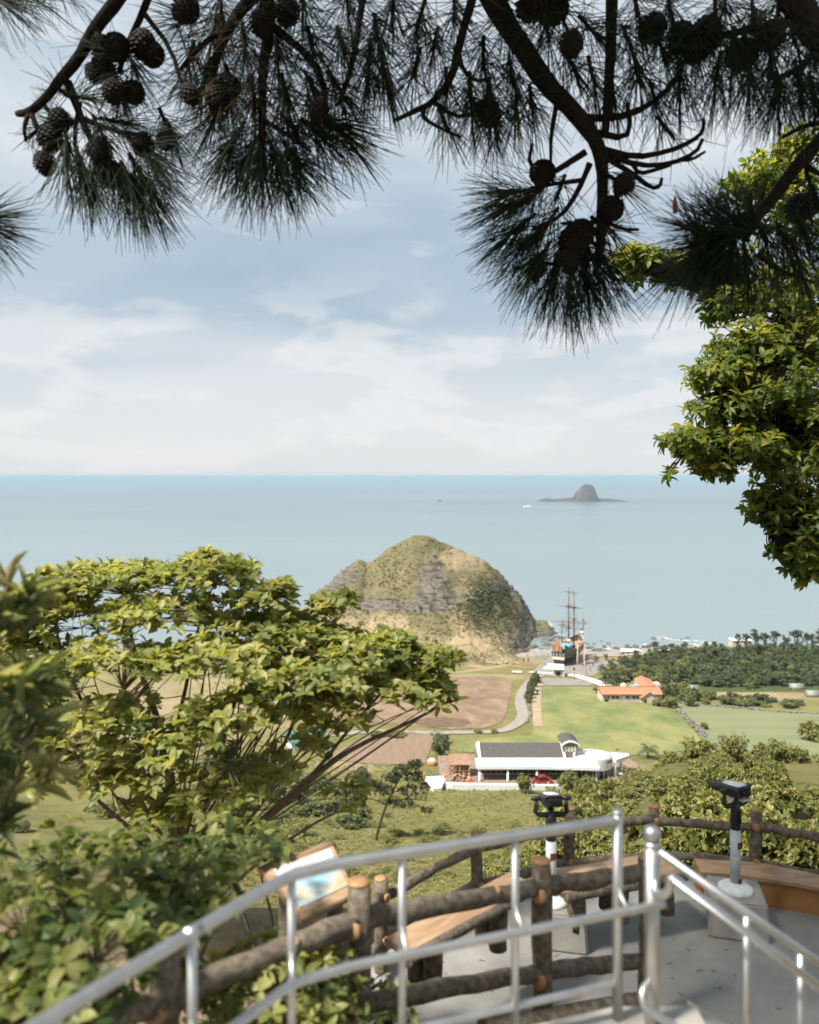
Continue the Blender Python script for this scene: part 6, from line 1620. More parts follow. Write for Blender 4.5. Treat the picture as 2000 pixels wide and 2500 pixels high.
# middle bough
bough([(46, 14, (700, -200), (640, -40), (560, 60), (520, 160), (515, 260)), (36, 14, (650, -60), (660, 60), (640, 170), (640, 290), (640, 380)), (24, 10, (660, 60), (760, 140), (800, 230), (780, 290)), (20, 10, (900, -120), (880, 40), (860, 160), (830, 250)), (18, 9, (560, 60), (480, 120), (440, 170)), (14, 8, (640, 290), (720, 340), (760, 370))],
      [(640, 400, 0, 1, 190, 165, 52, 0), (600, 390, -.35, 1, 160, 165, 46, 0), (680, 400, .35, 1, 170, 165, 46, 0), (720, 390, .55, .9, 150, 165, 46, .04), (565, 350, -.7, .9, 140, 160, 48, .04), (640, 340, 0, 1, 170, 160, 75, .05), (720, 320, .5, .7, 150, 150, 70, .05), (780, 330, .8, .7, 140, 160, 48, .04), (810, 300, 1, .5, 130, 165, 45, .10), (840, 330, .8, .8, 70, 150, 35, .10), (530, 280, -.5, .9, 140, 160, 60, .08), (500, 200, -.4, 1, 130, 150, 65, .25), (560, 220, .1, 1, 150, 160, 70, .35), (620, 240, .1, 1, 160, 160, 70, .25), (700, 240, .2, 1, 160, 160, 70, .15), (770, 220, .5, .9, 140, 150, 65, .1), (830, 220, .6, .9, 130, 150, 60, .1),
       (460, 160, -.3, .9, 100, 130, 70, .3), (520, 90, -.2, 1, 140, 150, 75, .45), (600, 120, .1, 1, 150, 150, 75, .35), (680, 130, .1, 1, 150, 150, 75, .15), (760, 110, .2, 1, 150, 150, 75, .1), (840, 120, .3, 1, 140, 150, 70, .05), (440, 60, -.5, .6, 90, 130, 75, .1), (540, 20, 0, 1, 130, 140, 80, .2), (640, 20, 0, 1, 130, 140, 80, .1), (740, 10, 0, 1, 130, 140, 80, .1), (850, 20, .1, 1, 130, 140, 75, 0), (920, 90, .1, 1, 130, 150, 55, 0), (940, 180, .2, 1, 110, 150, 45, .05), (900, 170, -.1, 1, 110, 150, 50, .05), (960, 20, 0, 1, 110, 150, 60, 0)], 8.1)
# small sprays at the far left
bough([(16, 8, (-140, -80), (-60, -30), (0, 0)), (14, 8, (-160, 560), (-90, 545), (-20, 540))],
      [(-20, -10, .9, .6, 90, 150, 45, 0), (20, 0, 1, .5, 70, 140, 40, 0), (60, -20, .9, .5, 60, 130, 50, 0), (-40, 530, 1, -.25, 90, 130, 40, 0), (-35, 550, 1, .35, 100, 140, 35, 0), (-50, 575, .8, .7, 70, 130, 35, 0), (150, -30, .6, .8, 50, 130, 60, 0), (-30, 90, .9, .8, 8, 110, 30, 0)], 7.7)
# right bough
bough([(64, 20, (1120, -160), (1195, -10), (1270, 110), (1330, 200), (1400, 270), (1445, 325), (1466, 370), (1472, 440), (1470, 540), (1462, 640)), (36, 18, (1500, -120), (1495, 0), (1490, 150), (1478, 330)),
       (26, 10, (1165, -60), (1150, 10), (1127, 87), (1104, 191), (1058, 249), (1011, 272), (968, 292)), (14, 7, (1120, 130), (1130, 170), (1160, 200), (1200, 190)), (12, 7, (1030, 265), (1036, 290), (1075, 313), (1127, 336)), (13, 7, (1060, 249), (1110, 285), (1150, 280), (1190, 262)),
       (20, 9, (1420, 285), (1500, 290), (1580, 262), (1640, 210), (1680, 130)), (18, 9, (1440, 320), (1530, 340), (1540, 290), (1530, 250)), (17, 8, (1466, 362), (1550, 385), (1630, 370), (1690, 345), (1718, 320), (1718, 290)), (16, 8, (1470, 372), (1560, 405), (1640, 400), (1700, 372), (1716, 340)),
       (15, 8, (1470, 380), (1540, 420), (1590, 460), (1612, 455), (1616, 435)), (13, 7, (1545, 400), (1560, 425), (1600, 415), (1638, 403)), (12, 6, (1660, 390), (1690, 390), (1722, 370)), (18, 8, (1430, 370), (1370, 410), (1330, 430), (1290, 400), (1300, 350)), (14, 7, (1360, 250), (1345, 330), (1345, 400)), (16, 8, (1440, 400), (1410, 470), (1370, 530), (1300, 560)), (14, 7, (1470, 540), (1420, 545), (1370, 545)), (14, 8, (1470, 600), (1440, 640), (1380, 650), (1320, 640)), (13, 7, (1420, 440), (1340, 450), (1260, 470)), (12, 7, (1475, 540), (1520, 560), (1560, 560))],
      [(1250, 470, -1, .1, 110, 150, 45, .03), (1255, 500, -1, .45, 120, 150, 40, .03), (1260, 560, -.9, .7, 120, 150, 40, .03), (1290, 590, -.8, .9, 120, 150, 40, 0), (1310, 640, -.7, 1, 120, 160, 38, 0), (1350, 670, -.3, 1, 130, 160, 38, 0), (1390, 690, -.05, 1, 130, 165, 35, 0), (1430, 690, .1, 1, 120, 160, 35, 0), (1460, 660, .3, 1, 110, 150, 40, 0), (1330, 560, -.5, .8, 110, 150, 60, .05), (1380, 600, -.2, 1, 130, 150, 60, .03), (1430, 600, 0, 1, 130, 150, 60, 0), (1300, 480, -.6, .6, 110, 140, 65, .08), (1360, 480, -.3, .8, 60, 140, 75, .1), (1480, 640, .6, .9, 70, 150, 40, 0), (1490, 560, .7, .6, 70, 130, 60, 0),
       (1060, 110, -.2, 1, 110, 150, 70, .25), (1020, 60, -.3, .9, 110, 150, 75, .3), (1110, 40, 0, 1, 110, 140, 80, .1), (1010, 180, -.3, 1, 80, 140, 65, .15), (1090, 220, 0, 1, 110, 150, 55, .1), (1150, 240, .1, 1, 130, 160, 55, .05), (1200, 250, .1, 1, 130, 160, 55, .05), (1180, 150, 0, 1, 130, 150, 75, .05), (1250, 180, .1, 1, 120, 150, 70, 0), (1240, 60, .1, 1, 120, 140, 80, 0), (1260, 270, -.1, 1, 90, 150, 50, .25), (1210, 310, .2, 1, 60, 140, 45, .15), (1300, 260, .1, 1, 80, 150, 60, .15), (1090, 310, .4, .9, 40, 130, 45, .3),
       (1340, 90, .3, .9, 110, 140, 75, 0), (1370, 30, .3, .9, 110, 140, 80, 0), (1400, 160, .4, .7, 100, 150, 75, 0), (1450, 80, .5, .7, 110, 150, 75, 0), (1450, 200, .3, .9, 90, 140, 70, .05), (1540, 110, .3, .9, 120, 150, 70, 0), (1560, 40, .3, .9, 110, 140, 80, 0), (1560, 190, .1, 1, 110, 150, 60, 0), (1620, 130, .2, 1, 120, 160, 65, 0), (1640, 40, .2, 1, 110, 150, 80, 0), (1660, 200, 0, 1, 110, 150, 50, 0), (1700, 120, .1, 1, 120, 160, 65, 0), (1500, 250, .2, 1, 60, 140, 55, .08), (1600, 250, .2, 1, 50, 140, 45, .03), (1640, 330, .6, .6, 40, 130, 60, 0), (1500, 440, .7, .5, 60, 140, 60, .1)], 8.0)
# right hand limb and sprays
bough([(85, 60, (1860, -140), (1930, -20), (1975, 60), (2060, 160)), (30, 14, (1975, 40), (1900, 60), (1830, 70), (1760, 90)), (22, 10, (2000, 120), (1950, 170), (1900, 190)), (34, 26, (2080, 240), (2010, 335), (1955, 395), (1910, 455), (1850, 530), (1810, 560)), (16, 8, (2050, 300), (1980, 300), (1910, 335)), (16, 8, (1960, 400), (2010, 430), (2060, 440)), (14, 7, (1830, 540), (1780, 580), (1720, 590)), (14, 7, (1850, 620), (1900, 660), (1990, 690))],
      [(1745, 60, .1, 1, 120, 160, 75, 0), (1790, 130, .1, 1, 120, 160, 65, 0), (1840, 60, .1, 1, 120, 160, 75, 0), (1830, 190, 0, 1, 130, 160, 50, 0), (1880, 160, .1, 1, 130, 160, 60, 0), (1900, 230, .05, 1, 130, 160, 42, 0), (1950, 200, .1, 1, 130, 160, 50, 0), (1985, 230, .1, 1, 130, 160, 45, 0), (1940, 100, .1, 1, 110, 160, 75, 0), (1990, 150, 0, 1, 110, 160, 70, 0), (1750, 190, -.05, 1, 90, 150, 45, 0), (1770, 20, 0, 1, 110, 150, 80, 0), (1900, 30, 0, 1, 110, 150, 80, 0), (1985, 60, 0, 1, 110, 150, 80, 0),
       (1790, 560, -1, -.25, 120, 170, 45, 0), (1780, 575, -1, .1, 130, 170, 40, 0), (1770, 590, -1, .4, 130, 180, 38, 0), (1740, 600, -.9, .7, 120, 180, 38, 0), (1760, 610, -.6, 1, 120, 170, 40, 0), (1790, 620, -.2, 1, 110, 170, 40, 0), (1820, 620, .1, 1, 100, 160, 45, 0), (1800, 540, -.6, -.8, 100, 150, 45, .05), (1760, 540, -.4, -1, 90, 140, 45, .05), (1840, 520, -.2, -1, 80, 140, 50, .03), (1720, 570, -.9, -.4, 90, 150, 50, 0), (1700, 560, -.3, -1, 60, 140, 45, 0), (1870, 590, .3, 1, 100, 160, 50, 0), (1920, 600, .4, 1, 100, 170, 50, 0), (1960, 560, .4, 1, 90, 170, 50, 0), (1985, 470, .3, 1, 90, 160, 55, 0), (1950, 640, .5, 1, 80, 160, 45, 0), (1680, 640, -.6, .9, 50, 170, 30, 0)], 7.8)
# cones
def cone_mesh():
    b = MB(); nsc = 90
    b.lathe([(.004, .50), (.18, .42), (.30, .22), (.34, 0), (.27, -.22), (.12, -.38), (.02, -.42)], n=10)
    for i in range(nsc):
        f = i / nsc; z = .44 - .86 * f; a = i * 2.39996
        r = float(np.interp(f, [0, .1, .3, .55, .8, 1], [.08, .22, .33, .36, .24, .06]))
        c = Vector((r * math.cos(a), r * math.sin(a), z)); n = Vector((math.cos(a), math.sin(a), -.55)).normalized(); t = Vector((-math.sin(a), math.cos(a), 0)); up = n.cross(t)
        w = .085; b.add([c - t * w, c + t * w, c + n * .10 + t * w * .7 + up * .02, c + n * .10 - t * w * .7 + up * .02, c + up * .07 - t * w * .7, c + up * .07 + t * w * .7], [(0, 1, 2, 3), (3, 2, 5, 4), (0, 3, 4), (1, 5, 2)])
    return b
c0 = cone_mesh().build('pine_cone', noise_mat('cone_scales', [(.3, (.005, .004, .003)), (.7, (.018, .013, .009))], 9, 4, .8, .3, .02), pine)
CN = [(110, 400, 1), (122, 340, 1.1), (145, 296, 1), (243, 371, 1.1), (278, 429, 1.15), (325, 464, 1.1), (406, 342, .9), (284, 116, 1.2), (348, 110, 1.2), (371, 133, 1.1), (278, 226, 1), (325, 226, 1), (232, 180, .85), (464, 232, .9), (533, 243, 1.1), (560, 215, 1.1), (777, 272, 1), (452, 23, 1.2), (250, 165, 1), (250, 120, 1.1), (350, 355, 1),
      (1394, 110, 1.1), (1325, 423, 1.15), (1522, 452, 1), (1400, 591, 1.3), (1420, 570, 1.2), (1493, 510, 1.1), (1591, 70, 1.25), (1812, 133, 1.35), (1881, 93, 1.3), (1817, 551, 1.1), (1951, 510, 1.2), (1975, 500, 1.0), (1719, 591, 1), (1191, 278, 1.2), (1348, 20, 1.5), (1300, 10, 1.5), (1725, 87, 1.4), (1660, 95, 1.3), (1700, 115, 1.3), (1760, 660, 1.3), (1740, 640, 1.2), (640, 60, 1.1), (700, 30, 1.2), (1390, 640, 1.0), (1310, 660, .9)]
m = PD / F
for i, (px, py, s) in enumerate(CN):
    o = c0 if i == 0 else c0.copy()
    if i: COL.objects.link(o); o.parent = pine
    p = P(px, py, 7.7 + random.uniform(0, .35)); o.location = p - pine.location
    o.scale = (64 * m * s,) * 3; o.rotation_euler = (random.uniform(-.6, .6), random.uniform(-.7, .7), random.uniform(0, 6))
# reddish candle on the right hand spray
b = MB(); p = P(1648, 520, 7.8)
b.tube([p, p + Vector((.004, 0, .09)), p + Vector((.0, 0, .17))], [.022, .026, .006], 8, wob=.25); b.build('young_candle', flat('candle', (.32, .10, .03), .7), pine, world=True)

# unseen upper crown of the pine, added to shade the boughs and terrace
random.seed(26); RNG = np.random.default_rng(26)
mb = MB(); pts = []
for x, y, z in ((-2.8, 4.4, 6.2), (-1.6, 6.7, 7.0), (.3, 4.8, 6.4), (-.2, 6.4, 7.2), (.2, 3.0, 5.8), (-3.4, 6.2, 7.0), (-4.6, 2.4, 6.0), (-5.4, 3.6, 6.8), (-2.6, 2.2, 5.6)):
    e = Vector((x, y, z)); pl = bow((4.2, 6.8, 7.5), e, 8, .10, .05); mb.tube(pl, [.12 - .09 * i / 8 for i in range(9)], 7, wob=.08); pts += [q for q in pl if q.x < .9]
mb.build('shade_crown_limbs', M['bark_dark'], pine, world=True)
TP = []
for p in pts:
    for _ in range(24):
        q = p + Vector((random.gauss(0, .75), random.gauss(0, .75), random.gauss(.15, .32)))
        if q.z > .605 * q.y + .75: TP.append(tuple(q))
TP = np.array(TP); AX = nrm(RNG.normal(0, 1, TP.shape) + np.array([[0, 0, .5]]))
V, T, ti = rosettes(TP, AX, n=26, L=.42, W=.022, th=(10, 100), wide=.4, droop=.05, along=.2, tint=RNG.uniform(0, .7, len(TP)))
np_mesh('shade_crown_needles', V, T, M['needle'], pine, ti)
# ================================================================== bushes, trees and grass of the slope and the plain
def bush_proto(name, label, cat, seed, nt, L, mat, w=1.0, h=.9, group=None, stems=5, n=7, wide=.5, W=.24, th=(45, 95), lobes=8, trunk_h=.12, leafname='leaves', stem='stem', droop=.2, up=.6, fn=None):
    global RNG
    random.seed(seed); RNG = np.random.default_rng(seed)
    lb = []
    for i in range(lobes):
        a = random.uniform(0, 6.28); r = random.uniform(.1, .62) * w; z = random.uniform(trunk_h + .12, .82) * h
        q = random.uniform(.24, .42)
        lb.append((Vector((r * math.cos(a), r * math.sin(a), z)), (q * w, q * w, q * .8 * h), q))
    if fn: lb = fn()
    limbs = [(bow((random.uniform(-.05, .05), random.uniform(-.05, .05), -.15), l[0], 5, .1, .06), .03, .010) for l in lb[:max(stems, 3)]]
    return grow(name, label, cat, (0, 0, 0), limbs, lb, nt, dict(n=n, L=L, W=L * W, th=th, wide=wide, droop=droop, jit=.45), M[stem], M[mat], upbias=.35, up=up, shell=(.35, 1.08), twig=.005, group=group, leafname=leafname, twign=2)
def put(proto, loc, s, label, group, rz=None, sz=None, first=[]):
    o = proto if proto.name not in first else copy_tree(proto)
    first.append(proto.name) if proto.name not in first else None
    o.location = loc; o.scale = (s, s, sz or s); o.rotation_euler = (0, 0, random.uniform(0, 6.28) if rz is None else rz)
    o['label'] = label; o['group'] = group
    return o
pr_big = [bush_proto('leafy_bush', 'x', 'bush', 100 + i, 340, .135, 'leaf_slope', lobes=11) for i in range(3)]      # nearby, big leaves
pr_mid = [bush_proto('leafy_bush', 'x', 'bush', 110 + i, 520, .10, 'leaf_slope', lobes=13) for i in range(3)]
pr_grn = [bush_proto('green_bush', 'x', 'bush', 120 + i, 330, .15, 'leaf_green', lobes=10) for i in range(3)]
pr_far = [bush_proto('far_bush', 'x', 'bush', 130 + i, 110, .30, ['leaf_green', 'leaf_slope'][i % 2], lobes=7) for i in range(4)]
def top_at(px, py, d, protos, label, group, wpx=None, asp=1.0):
    """a bush rooted on the ground at distance d whose top shows at py"""
    x = (px - 1000) / F * d; g = H(x, d); h = (HY - py) / F * d - g
    if h < .4: return None
    s = h / .95; sx = max(wpx / 2 / F * d, .62 * s) if wpx else s * asp
    if s > 1.5 * sx: sx = s / 1.5
    return put(random.choice(protos), (x, d, g - .05), sx, label, group, sz=s)
random.seed(31)
# -- bushes right behind the far log fence, on the shoulder of the hill
def yt(px): return float(np.interp(px, [1180, 1260, 1340, 1400, 1500, 1560, 1640, 1700, 1800, 1900, 2000, 2100], [2130, 2110, 2050, 1955, 1905, 1895, 1855, 1838, 1832, 1836, 1850, 1850]))
for i in range(21):
    px = 1440 + i * 33 + random.uniform(-14, 14); d = random.uniform(13.2, 16); t = yt(px) + random.uniform(110, 215)
    top_at(px, t, d, pr_big, 'yellow green large leaved bush right behind the far log fence', 'bushes right behind the far log fence', wpx=random.uniform(130, 200))
for i in range(32):
    px = 1420 + i * 22 + random.uniform(-20, 20); d = random.uniform(19, 30); t = yt(px) + random.uniform(25, 110)
    top_at(px, t, d, pr_big + pr_mid, 'yellow green bush in the thicket on the slope right of the white pavilion', 'thicket on the right slope', wpx=random.uniform(120, 190))
for i in range(40):
    px = 1400 + i * 18 + random.uniform(-20, 20); d = random.uniform(34, 70); t = yt(px) + random.uniform(-6, 60)
    top_at(px, t, d, pr_mid, 'light olive bush at the top of the thicket below the crop field', 'upper thicket bushes', wpx=random.uniform(80, 150))
for i in range(20):
    px = 1600 + i * 24 + random.uniform(-10, 10); d = random.uniform(75, 115)
    top_at(px, yt(px) + random.uniform(-4, 30), d, pr_mid, 'low scrub along the near edge of the crop field', 'scrub on the near edge of the crop field', wpx=random.uniform(50, 90))
for i in range(34):
    px = 1560 + i * 15 + random.uniform(-9, 9); d = random.uniform(27, 40); top_at(px, yt(px) + random.uniform(-2, 45), d, pr_mid, 'olive bush on the crest of the thicket behind the right binoculars', 'bushes on the crest of the thicket', wpx=random.uniform(70, 120))
for i in range(10):
    px = 1210 + i * 24 + random.uniform(-8, 8); top_at(px, yt(px) + random.uniform(-10, 20), random.uniform(14, 24), pr_mid, 'small bush behind the left binoculars and the far log fence', 'small bushes behind the left binoculars', wpx=70)
# taller saplings standing out of the thicket
for px, t, d, w in ((1700, 1800, 40, 60), (1790, 1796, 38, 60), (1850, 1812, 36, 70), (1900, 1808, 38, 80), (1955, 1822, 36, 70), (1745, 1835, 36, 60), (1640, 1830, 40, 60)):
    top_at(px, t, d, pr_mid, 'slender sapling rising above the thicket in front of the crop field', 'saplings above the thicket', wpx=w)
top_at(1278, 1894, 149, pr_mid, 'pale small tree in front of the white retaining wall, left of the red car', 'small trees by the retaining wall', wpx=40)
top_at(1386, 1878, 148, pr_mid, 'small bushy tree in front of the right pavilion columns', 'small trees by the retaining wall', wpx=66)
for px, t in ((1455, 1895), (1430, 1900), (1500, 1905), (1540, 1880), (1575, 1870), (1350, 1925)):
    top_at(px, t, random.uniform(118, 138), pr_mid, 'low bush between the white pavilion and the thicket', 'bushes below the pavilion', wpx=70)
# -- slope bushes left of the meadow
for i in range(34):
    px = random.uniform(560, 880); py = random.uniform(1900, 2110)
    p = G(px, py); 
    if p.y < 16: continue
    s = random.uniform(1.1, 2.6) * p.y / 100 + .5
    put(random.choice(pr_grn[:1] + pr_mid), p - Vector((0, 0, .1)), s * 1.2, 'green bush on the slope between the leafy tree and the lone pine', 'bushes left of the lone pine', sz=s * .85)
for px, py, wd, t in ((700, 1960, 150, 1885), (610, 1950, 170, 1860), (760, 1930, 90, 1890), (640, 1890, 120, 1830)):
    p = G(px, py); top_at(px, t, p.y, pr_grn, 'large dark green bush above the slope, right behind the leafy tree', 'large bushes behind the leafy tree', wpx=wd)
for i in range(26):
    px = random.uniform(880, 1320); py = random.uniform(2010, 2150); p = G(px, py)
    if p.y < 16: continue
    s = random.uniform(.5, 1.0) * p.y / 90
    put(random.choice(pr_mid), p - Vector((0, 0, .1)), s * 1.3, 'low bush in the grass below the lone pine', 'low bushes in the lower meadow', sz=s * .7)
for i in range(64):
    px = random.uniform(470, 1180); py = random.uniform(1905, 2150); p = G(px, py)
    if p.y < 20 or (px > 1000 and py < 2000): continue
    s = random.uniform(.55, 1.15) * p.y / 100 + .25
    put(random.choice(pr_mid), p - Vector((0, 0, .1)), s * 1.35, 'pale yellow green shrub among the grass of the slope', 'pale shrubs on the slope', sz=s * .8)
for i in range(44):
    px = random.uniform(20, 620); py = random.uniform(1730, 2060); p = G(px, py)
    if p.y < 20: continue
    s = random.uniform(.8, 2.0) * p.y / 110 + .3
    put(random.choice(pr_mid + pr_grn), p - Vector((0, 0, .1)), s * 1.3, 'bush on the hillside seen through the stems of the leafy tree', 'bushes behind the stems of the leafy tree', sz=s)
# -- field edge bushes, hedge by the lane, scrub by the house
def ground_bush(px, py, wpx, hpx, label, group, protos=None):
    p = G(px, py); m = p.y / F
    return put(random.choice(protos or pr_far), p - Vector((0, 0, .1)), wpx * m / 2 / .85, label, group, sz=hpx * m / .95)
for px, py, w, h in ((1309, 1668, 16, 16), (1304, 1678, 17, 16), (1300, 1688, 17, 16), (1296, 1698, 18, 17), (1293, 1706, 16, 14), (1290, 1715, 15, 12)):
    ground_bush(px, py, w * 1.3, h * 1.5, 'rounded hedge bush along the right side of the lane', 'hedge along the lane', [pr_far[0], pr_far[2]])
for px, py, w, h, l in ((1168, 1790, 26, 9, 'dark low bush on the near edge of the lane'), (1205, 1790, 22, 9, 'second dark low bush on the near edge of the lane, further right'), (965, 1800, 60, 14, 'low dark green hedge between the lane and the smaller ploughed plot'), (925, 1800, 40, 16, 'dark green bush left of the low hedge by the lane'),
                        (1075, 1848, 40, 34, 'green bush between the ploughed plot and the pergola'), (1075, 1815, 40, 22, 'green bush at the corner of the smaller ploughed plot'), (1125, 1912, 34, 26, 'round dark bush in front of the brown pergola'), (1062, 1922, 16, 16, 'small green bush beside the white ramp'),
                        (1722, 1782, 20, 18, 'small dark green bush at the end of the tumbled stone wall'), (1975, 1806, 70, 44, 'brown green bush at the right edge of the crop field'), (1460, 1692, 22, 14, 'dark bush at the left corner of the orange house'), (1640, 1728, 40, 26, 'yellow green bush at the right front of the orange house'), (1608, 1722, 34, 18, 'brownish bush under the gable of the orange house')):
    ground_bush(px, py, w, h, l, 'bushes around the fields')
for i in range(36):
    px = random.uniform(1625, 1960); py = random.uniform(1700, 1724) + (px - 1625) * .03
    ground_bush(px, py, random.uniform(18, 42), random.uniform(8, 22), 'scrubby bush along the far edge of the crop field', 'scrub between the crop field and the pine grove')
for i in range(22):
    ground_bush(random.uniform(1606, 1700), random.uniform(1660, 1716), random.uniform(22, 44), random.uniform(14, 32), 'dense bush right of the orange house', 'bushes right of the orange house')
for i in range(26):
    px = random.uniform(1470, 1680); ground_bush(px, random.uniform(1650, 1672) - (px - 1470) * .02, random.uniform(22, 44), random.uniform(12, 24), 'olive shrub on the bank behind the orange house', 'shrubs behind the orange house')
for i in range(20):
    px = random.uniform(560, 1000); ground_bush(px, random.uniform(1600, 1660), random.uniform(14, 34), random.uniform(6, 14), 'low shrub on the grassy foot of the headland', 'shrubs at the foot of the headland')
# -- pines of the coastal grove
def pine_proto(seed, tall):
    random.seed(seed)
    def fn():
        lb = []
        for i in range(11 if not tall else 8):
            z = random.uniform(.30 if not tall else .44, .95); r = (1.05 - z) * (.75 if not tall else .9) + .08; a = random.uniform(0, 6.28)
            lb.append((Vector((r * .6 * math.cos(a), r * .6 * math.sin(a), z)), (.24, .24, .055), 1.0))
        lb.append((Vector((0, 0, .96)), (.16, .16, .06), .7)); return lb
    return bush_proto('coastal_pine', 'x', 'tree', seed, 70 if tall else 95, .14, 'leaf_pinefar', n=8, W=.16, th=(20, 90), wide=.45, fn=fn, stems=8, stem='bark_dark', leafname='crown', droop=.1, up=.8)
pp = [pine_proto(140 + i, False) for i in range(4)]; pt = [pine_proto(150 + i, True) for i in range(3)]
random.seed(33)
def pine_at(px, py, hpx, wf, label, group, pr):
    p = G(px, py); s = hpx * p.y / F / 1.02
    return put(random.choice(pr), p - Vector((0, 0, .1)), s * wf, label, group, sz=s)
nP = 0
for py in np.arange(1594, 1684, 7.5):
    lo = float(np.interp(py, [1590, 1605, 1625, 1650, 1665, 1684], [1800, 1560, 1500, 1455, 1640, 1720]))
    px = lo + random.uniform(0, 20)
    while px < 2060:
        if not (1560 < px < 1690 and py > 1652) and random.random() < .92:
            pine_at(px, py + random.uniform(-3, 3), random.uniform(17, 29), random.uniform(1.0, 1.5), 'dark green pine in the dense coastal grove behind the crop field', 'pines of the coastal grove', pp); nP += 1
        px += random.uniform(22, 34)
for i in range(46):
    py = random.uniform(1600, 1682); px = float(np.interp(py, [1600, 1650, 1682], [1600, 1560, 1720])) + random.uniform(0, 430) * random.random() ** .5
    if 1540 < px < 1630 and py > 1648: continue
    ground_bush(px, py, random.uniform(24, 46), random.uniform(10, 20), 'olive undergrowth bush between the pines of the coastal grove', 'undergrowth of the coastal grove')
for px, h, w in ((1802, 36, .5), (1822, 36, .6), (1844, 46, .62), (1868, 38, .65), (1893, 42, .6), (1914, 34, .45), (1925, 28, .6), (1945, 44, .75), (1970, 38, .5), (1985, 36, .6), (2010, 48, .7), (1745, 30, .65), (1762, 26, .6), (1724, 30, .6), (1672, 30, .6), (1600, 30, .7), (1640, 26, .7)):
    pine_at(px, 1588 if px > 1780 else 1600, h * 1.1, w * 1.1, 'tall bare stemmed pine standing against the sea on the crest of the grove', 'tall pines on the crest', pt)
for px, py in ((1560, 1598), (1585, 1600), (1480, 1612), (1455, 1616), (1520, 1606)):
    pine_at(px, py, 16, 1.0, 'small pine on the beach edge in front of the yellow wall', 'small pines by the yellow wall', pp)
for px, py, h, w in ((1505, 1676, 36, 1.0), (1480, 1672, 32, 1.1), (1625, 1690, 44, .7), (1632, 1712, 40, .7)):
    pine_at(px, py, h, w, 'dark pine beside the orange house', 'pines beside the orange house', pp)
# -- lone pine on the slope
DS = 1.0
random.seed(35); RNG = np.random.default_rng(35)
g = G(915, 2052); d = g.y
base = g - Vector((0, 0, .3)); c = [base, *poly((930, 2000, d), (948, 1955, d), (965, 1920, d), (985, 1885, d))]
limbs = [(fan(c), .24, .06), (fan(poly((945, 1965, d), (910, 1950, d), (870, 1945, d))), .10, .03), (fan(poly((950, 1955, d), (1000, 1950, d), (1040, 1955, d))), .09, .03), (fan(poly((960, 1935, d), (1000, 1920, d), (1020, 1905, d))), .08, .03), (fan(poly((955, 1940, d), (920, 1925, d), (900, 1915, d))), .08, .03), (fan(poly((1000, 1950, d), (1030, 1975, d), (1048, 1980, d))), .06, .02)]
lobes = [lobe(985, 1882, d, 30, 9, 1.4), lobe(1014, 1868, d, 18, 9, 1.0, .6), lobe(1014, 1900, d, 24, 9, 1.2), lobe(958, 1900, d, 26, 8, 1.3, .8), lobe(900, 1915, d, 24, 8, 1.2, .7), lobe(872, 1937, d, 38, 8, 1.4), lobe(938, 1930, d, 30, 8, 1.4), lobe(1002, 1934, d, 40, 9, 1.6), lobe(852, 1955, d, 24, 6, .9, .4), lobe(975, 1962, d, 30, 8, 1.2, .6), lobe(1042, 1980, d, 20, 6, .8, .4), lobe(1036, 1922, d, 12, 9, .8, .4)]
DS = 1.0
grow('lone_pine', 'lone dark spreading pine on the slope, left of the white pavilion', 'tree', base, limbs, lobes, 430, dict(n=12, L=.50, W=.04, th=(10, 85), wide=.4, droop=.05, jit=.3, lp=.7), M['bark'], M['leaf_pinemid'], upbias=.4, up=.8, shell=(.3, 1.08), twig=.02, leafname='crown')
# -- palms by the pavilion
def palm(px, py, hpx, label):
    p = G(px, py); m = p.y / F; h = hpx * m * .5; t = thing('palm_tree', label, 'palm', p, 0, 'palms by the pavilion')
    b = MB(); b.tube([(0, 0, -.3), (.05, 0, h)], [.22, .16], 8, wob=.1); b.build('trunk', M['bark'], t)
    P0 = []; D = []; N = []; 
    for i in range(26):
        a = i * 2.4; e = R(random.uniform(-15, 75)); dirv = Vector((math.cos(a) * math.cos(e), math.sin(a) * math.cos(e), math.sin(e)))
        Lf = hpx * m * .62; q = Vector((.05, 0, h)); side = Vector((-math.sin(a), math.cos(a), 0))
        for j in range(9):
            f = j / 8; pos = q + dirv * Lf * f + Vector((0, 0, -.45 * Lf * f * f))
            tdir = (dirv + Vector((0, 0, -.9 * f))).normalized()
            for s in (-1, 1):
                D.append((tdir * .7 + side * s * .8 * (1 - .3 * f) + Vector((0, 0, -.1))).normalized()); P0.append(pos); N.append(Vector((0, 0, 1)) - D[-1] * D[-1].z)
    P0 = np.array(P0); D = np.array(D); N = nrm(np.array(N)); n = len(P0)
    V, T = leaf_geo(P0, D, N, np.full(n, hpx * m * .2), np.full(n, hpx * m * .014), .1, .2, .4)
    np_mesh('fronds', V, T, M['leaf_palm'], t, np.repeat(RNG.uniform(0, 1, n), 8), world=False); return t
palm(1582, 1852, 44, 'feathery palm right of the white pavilion')
palm(1238, 1836, 20, 'small palm tuft behind the grey roof of the white pavilion')
palm(1508, 1838, 12, 'tiny palm behind the round roof terrace')
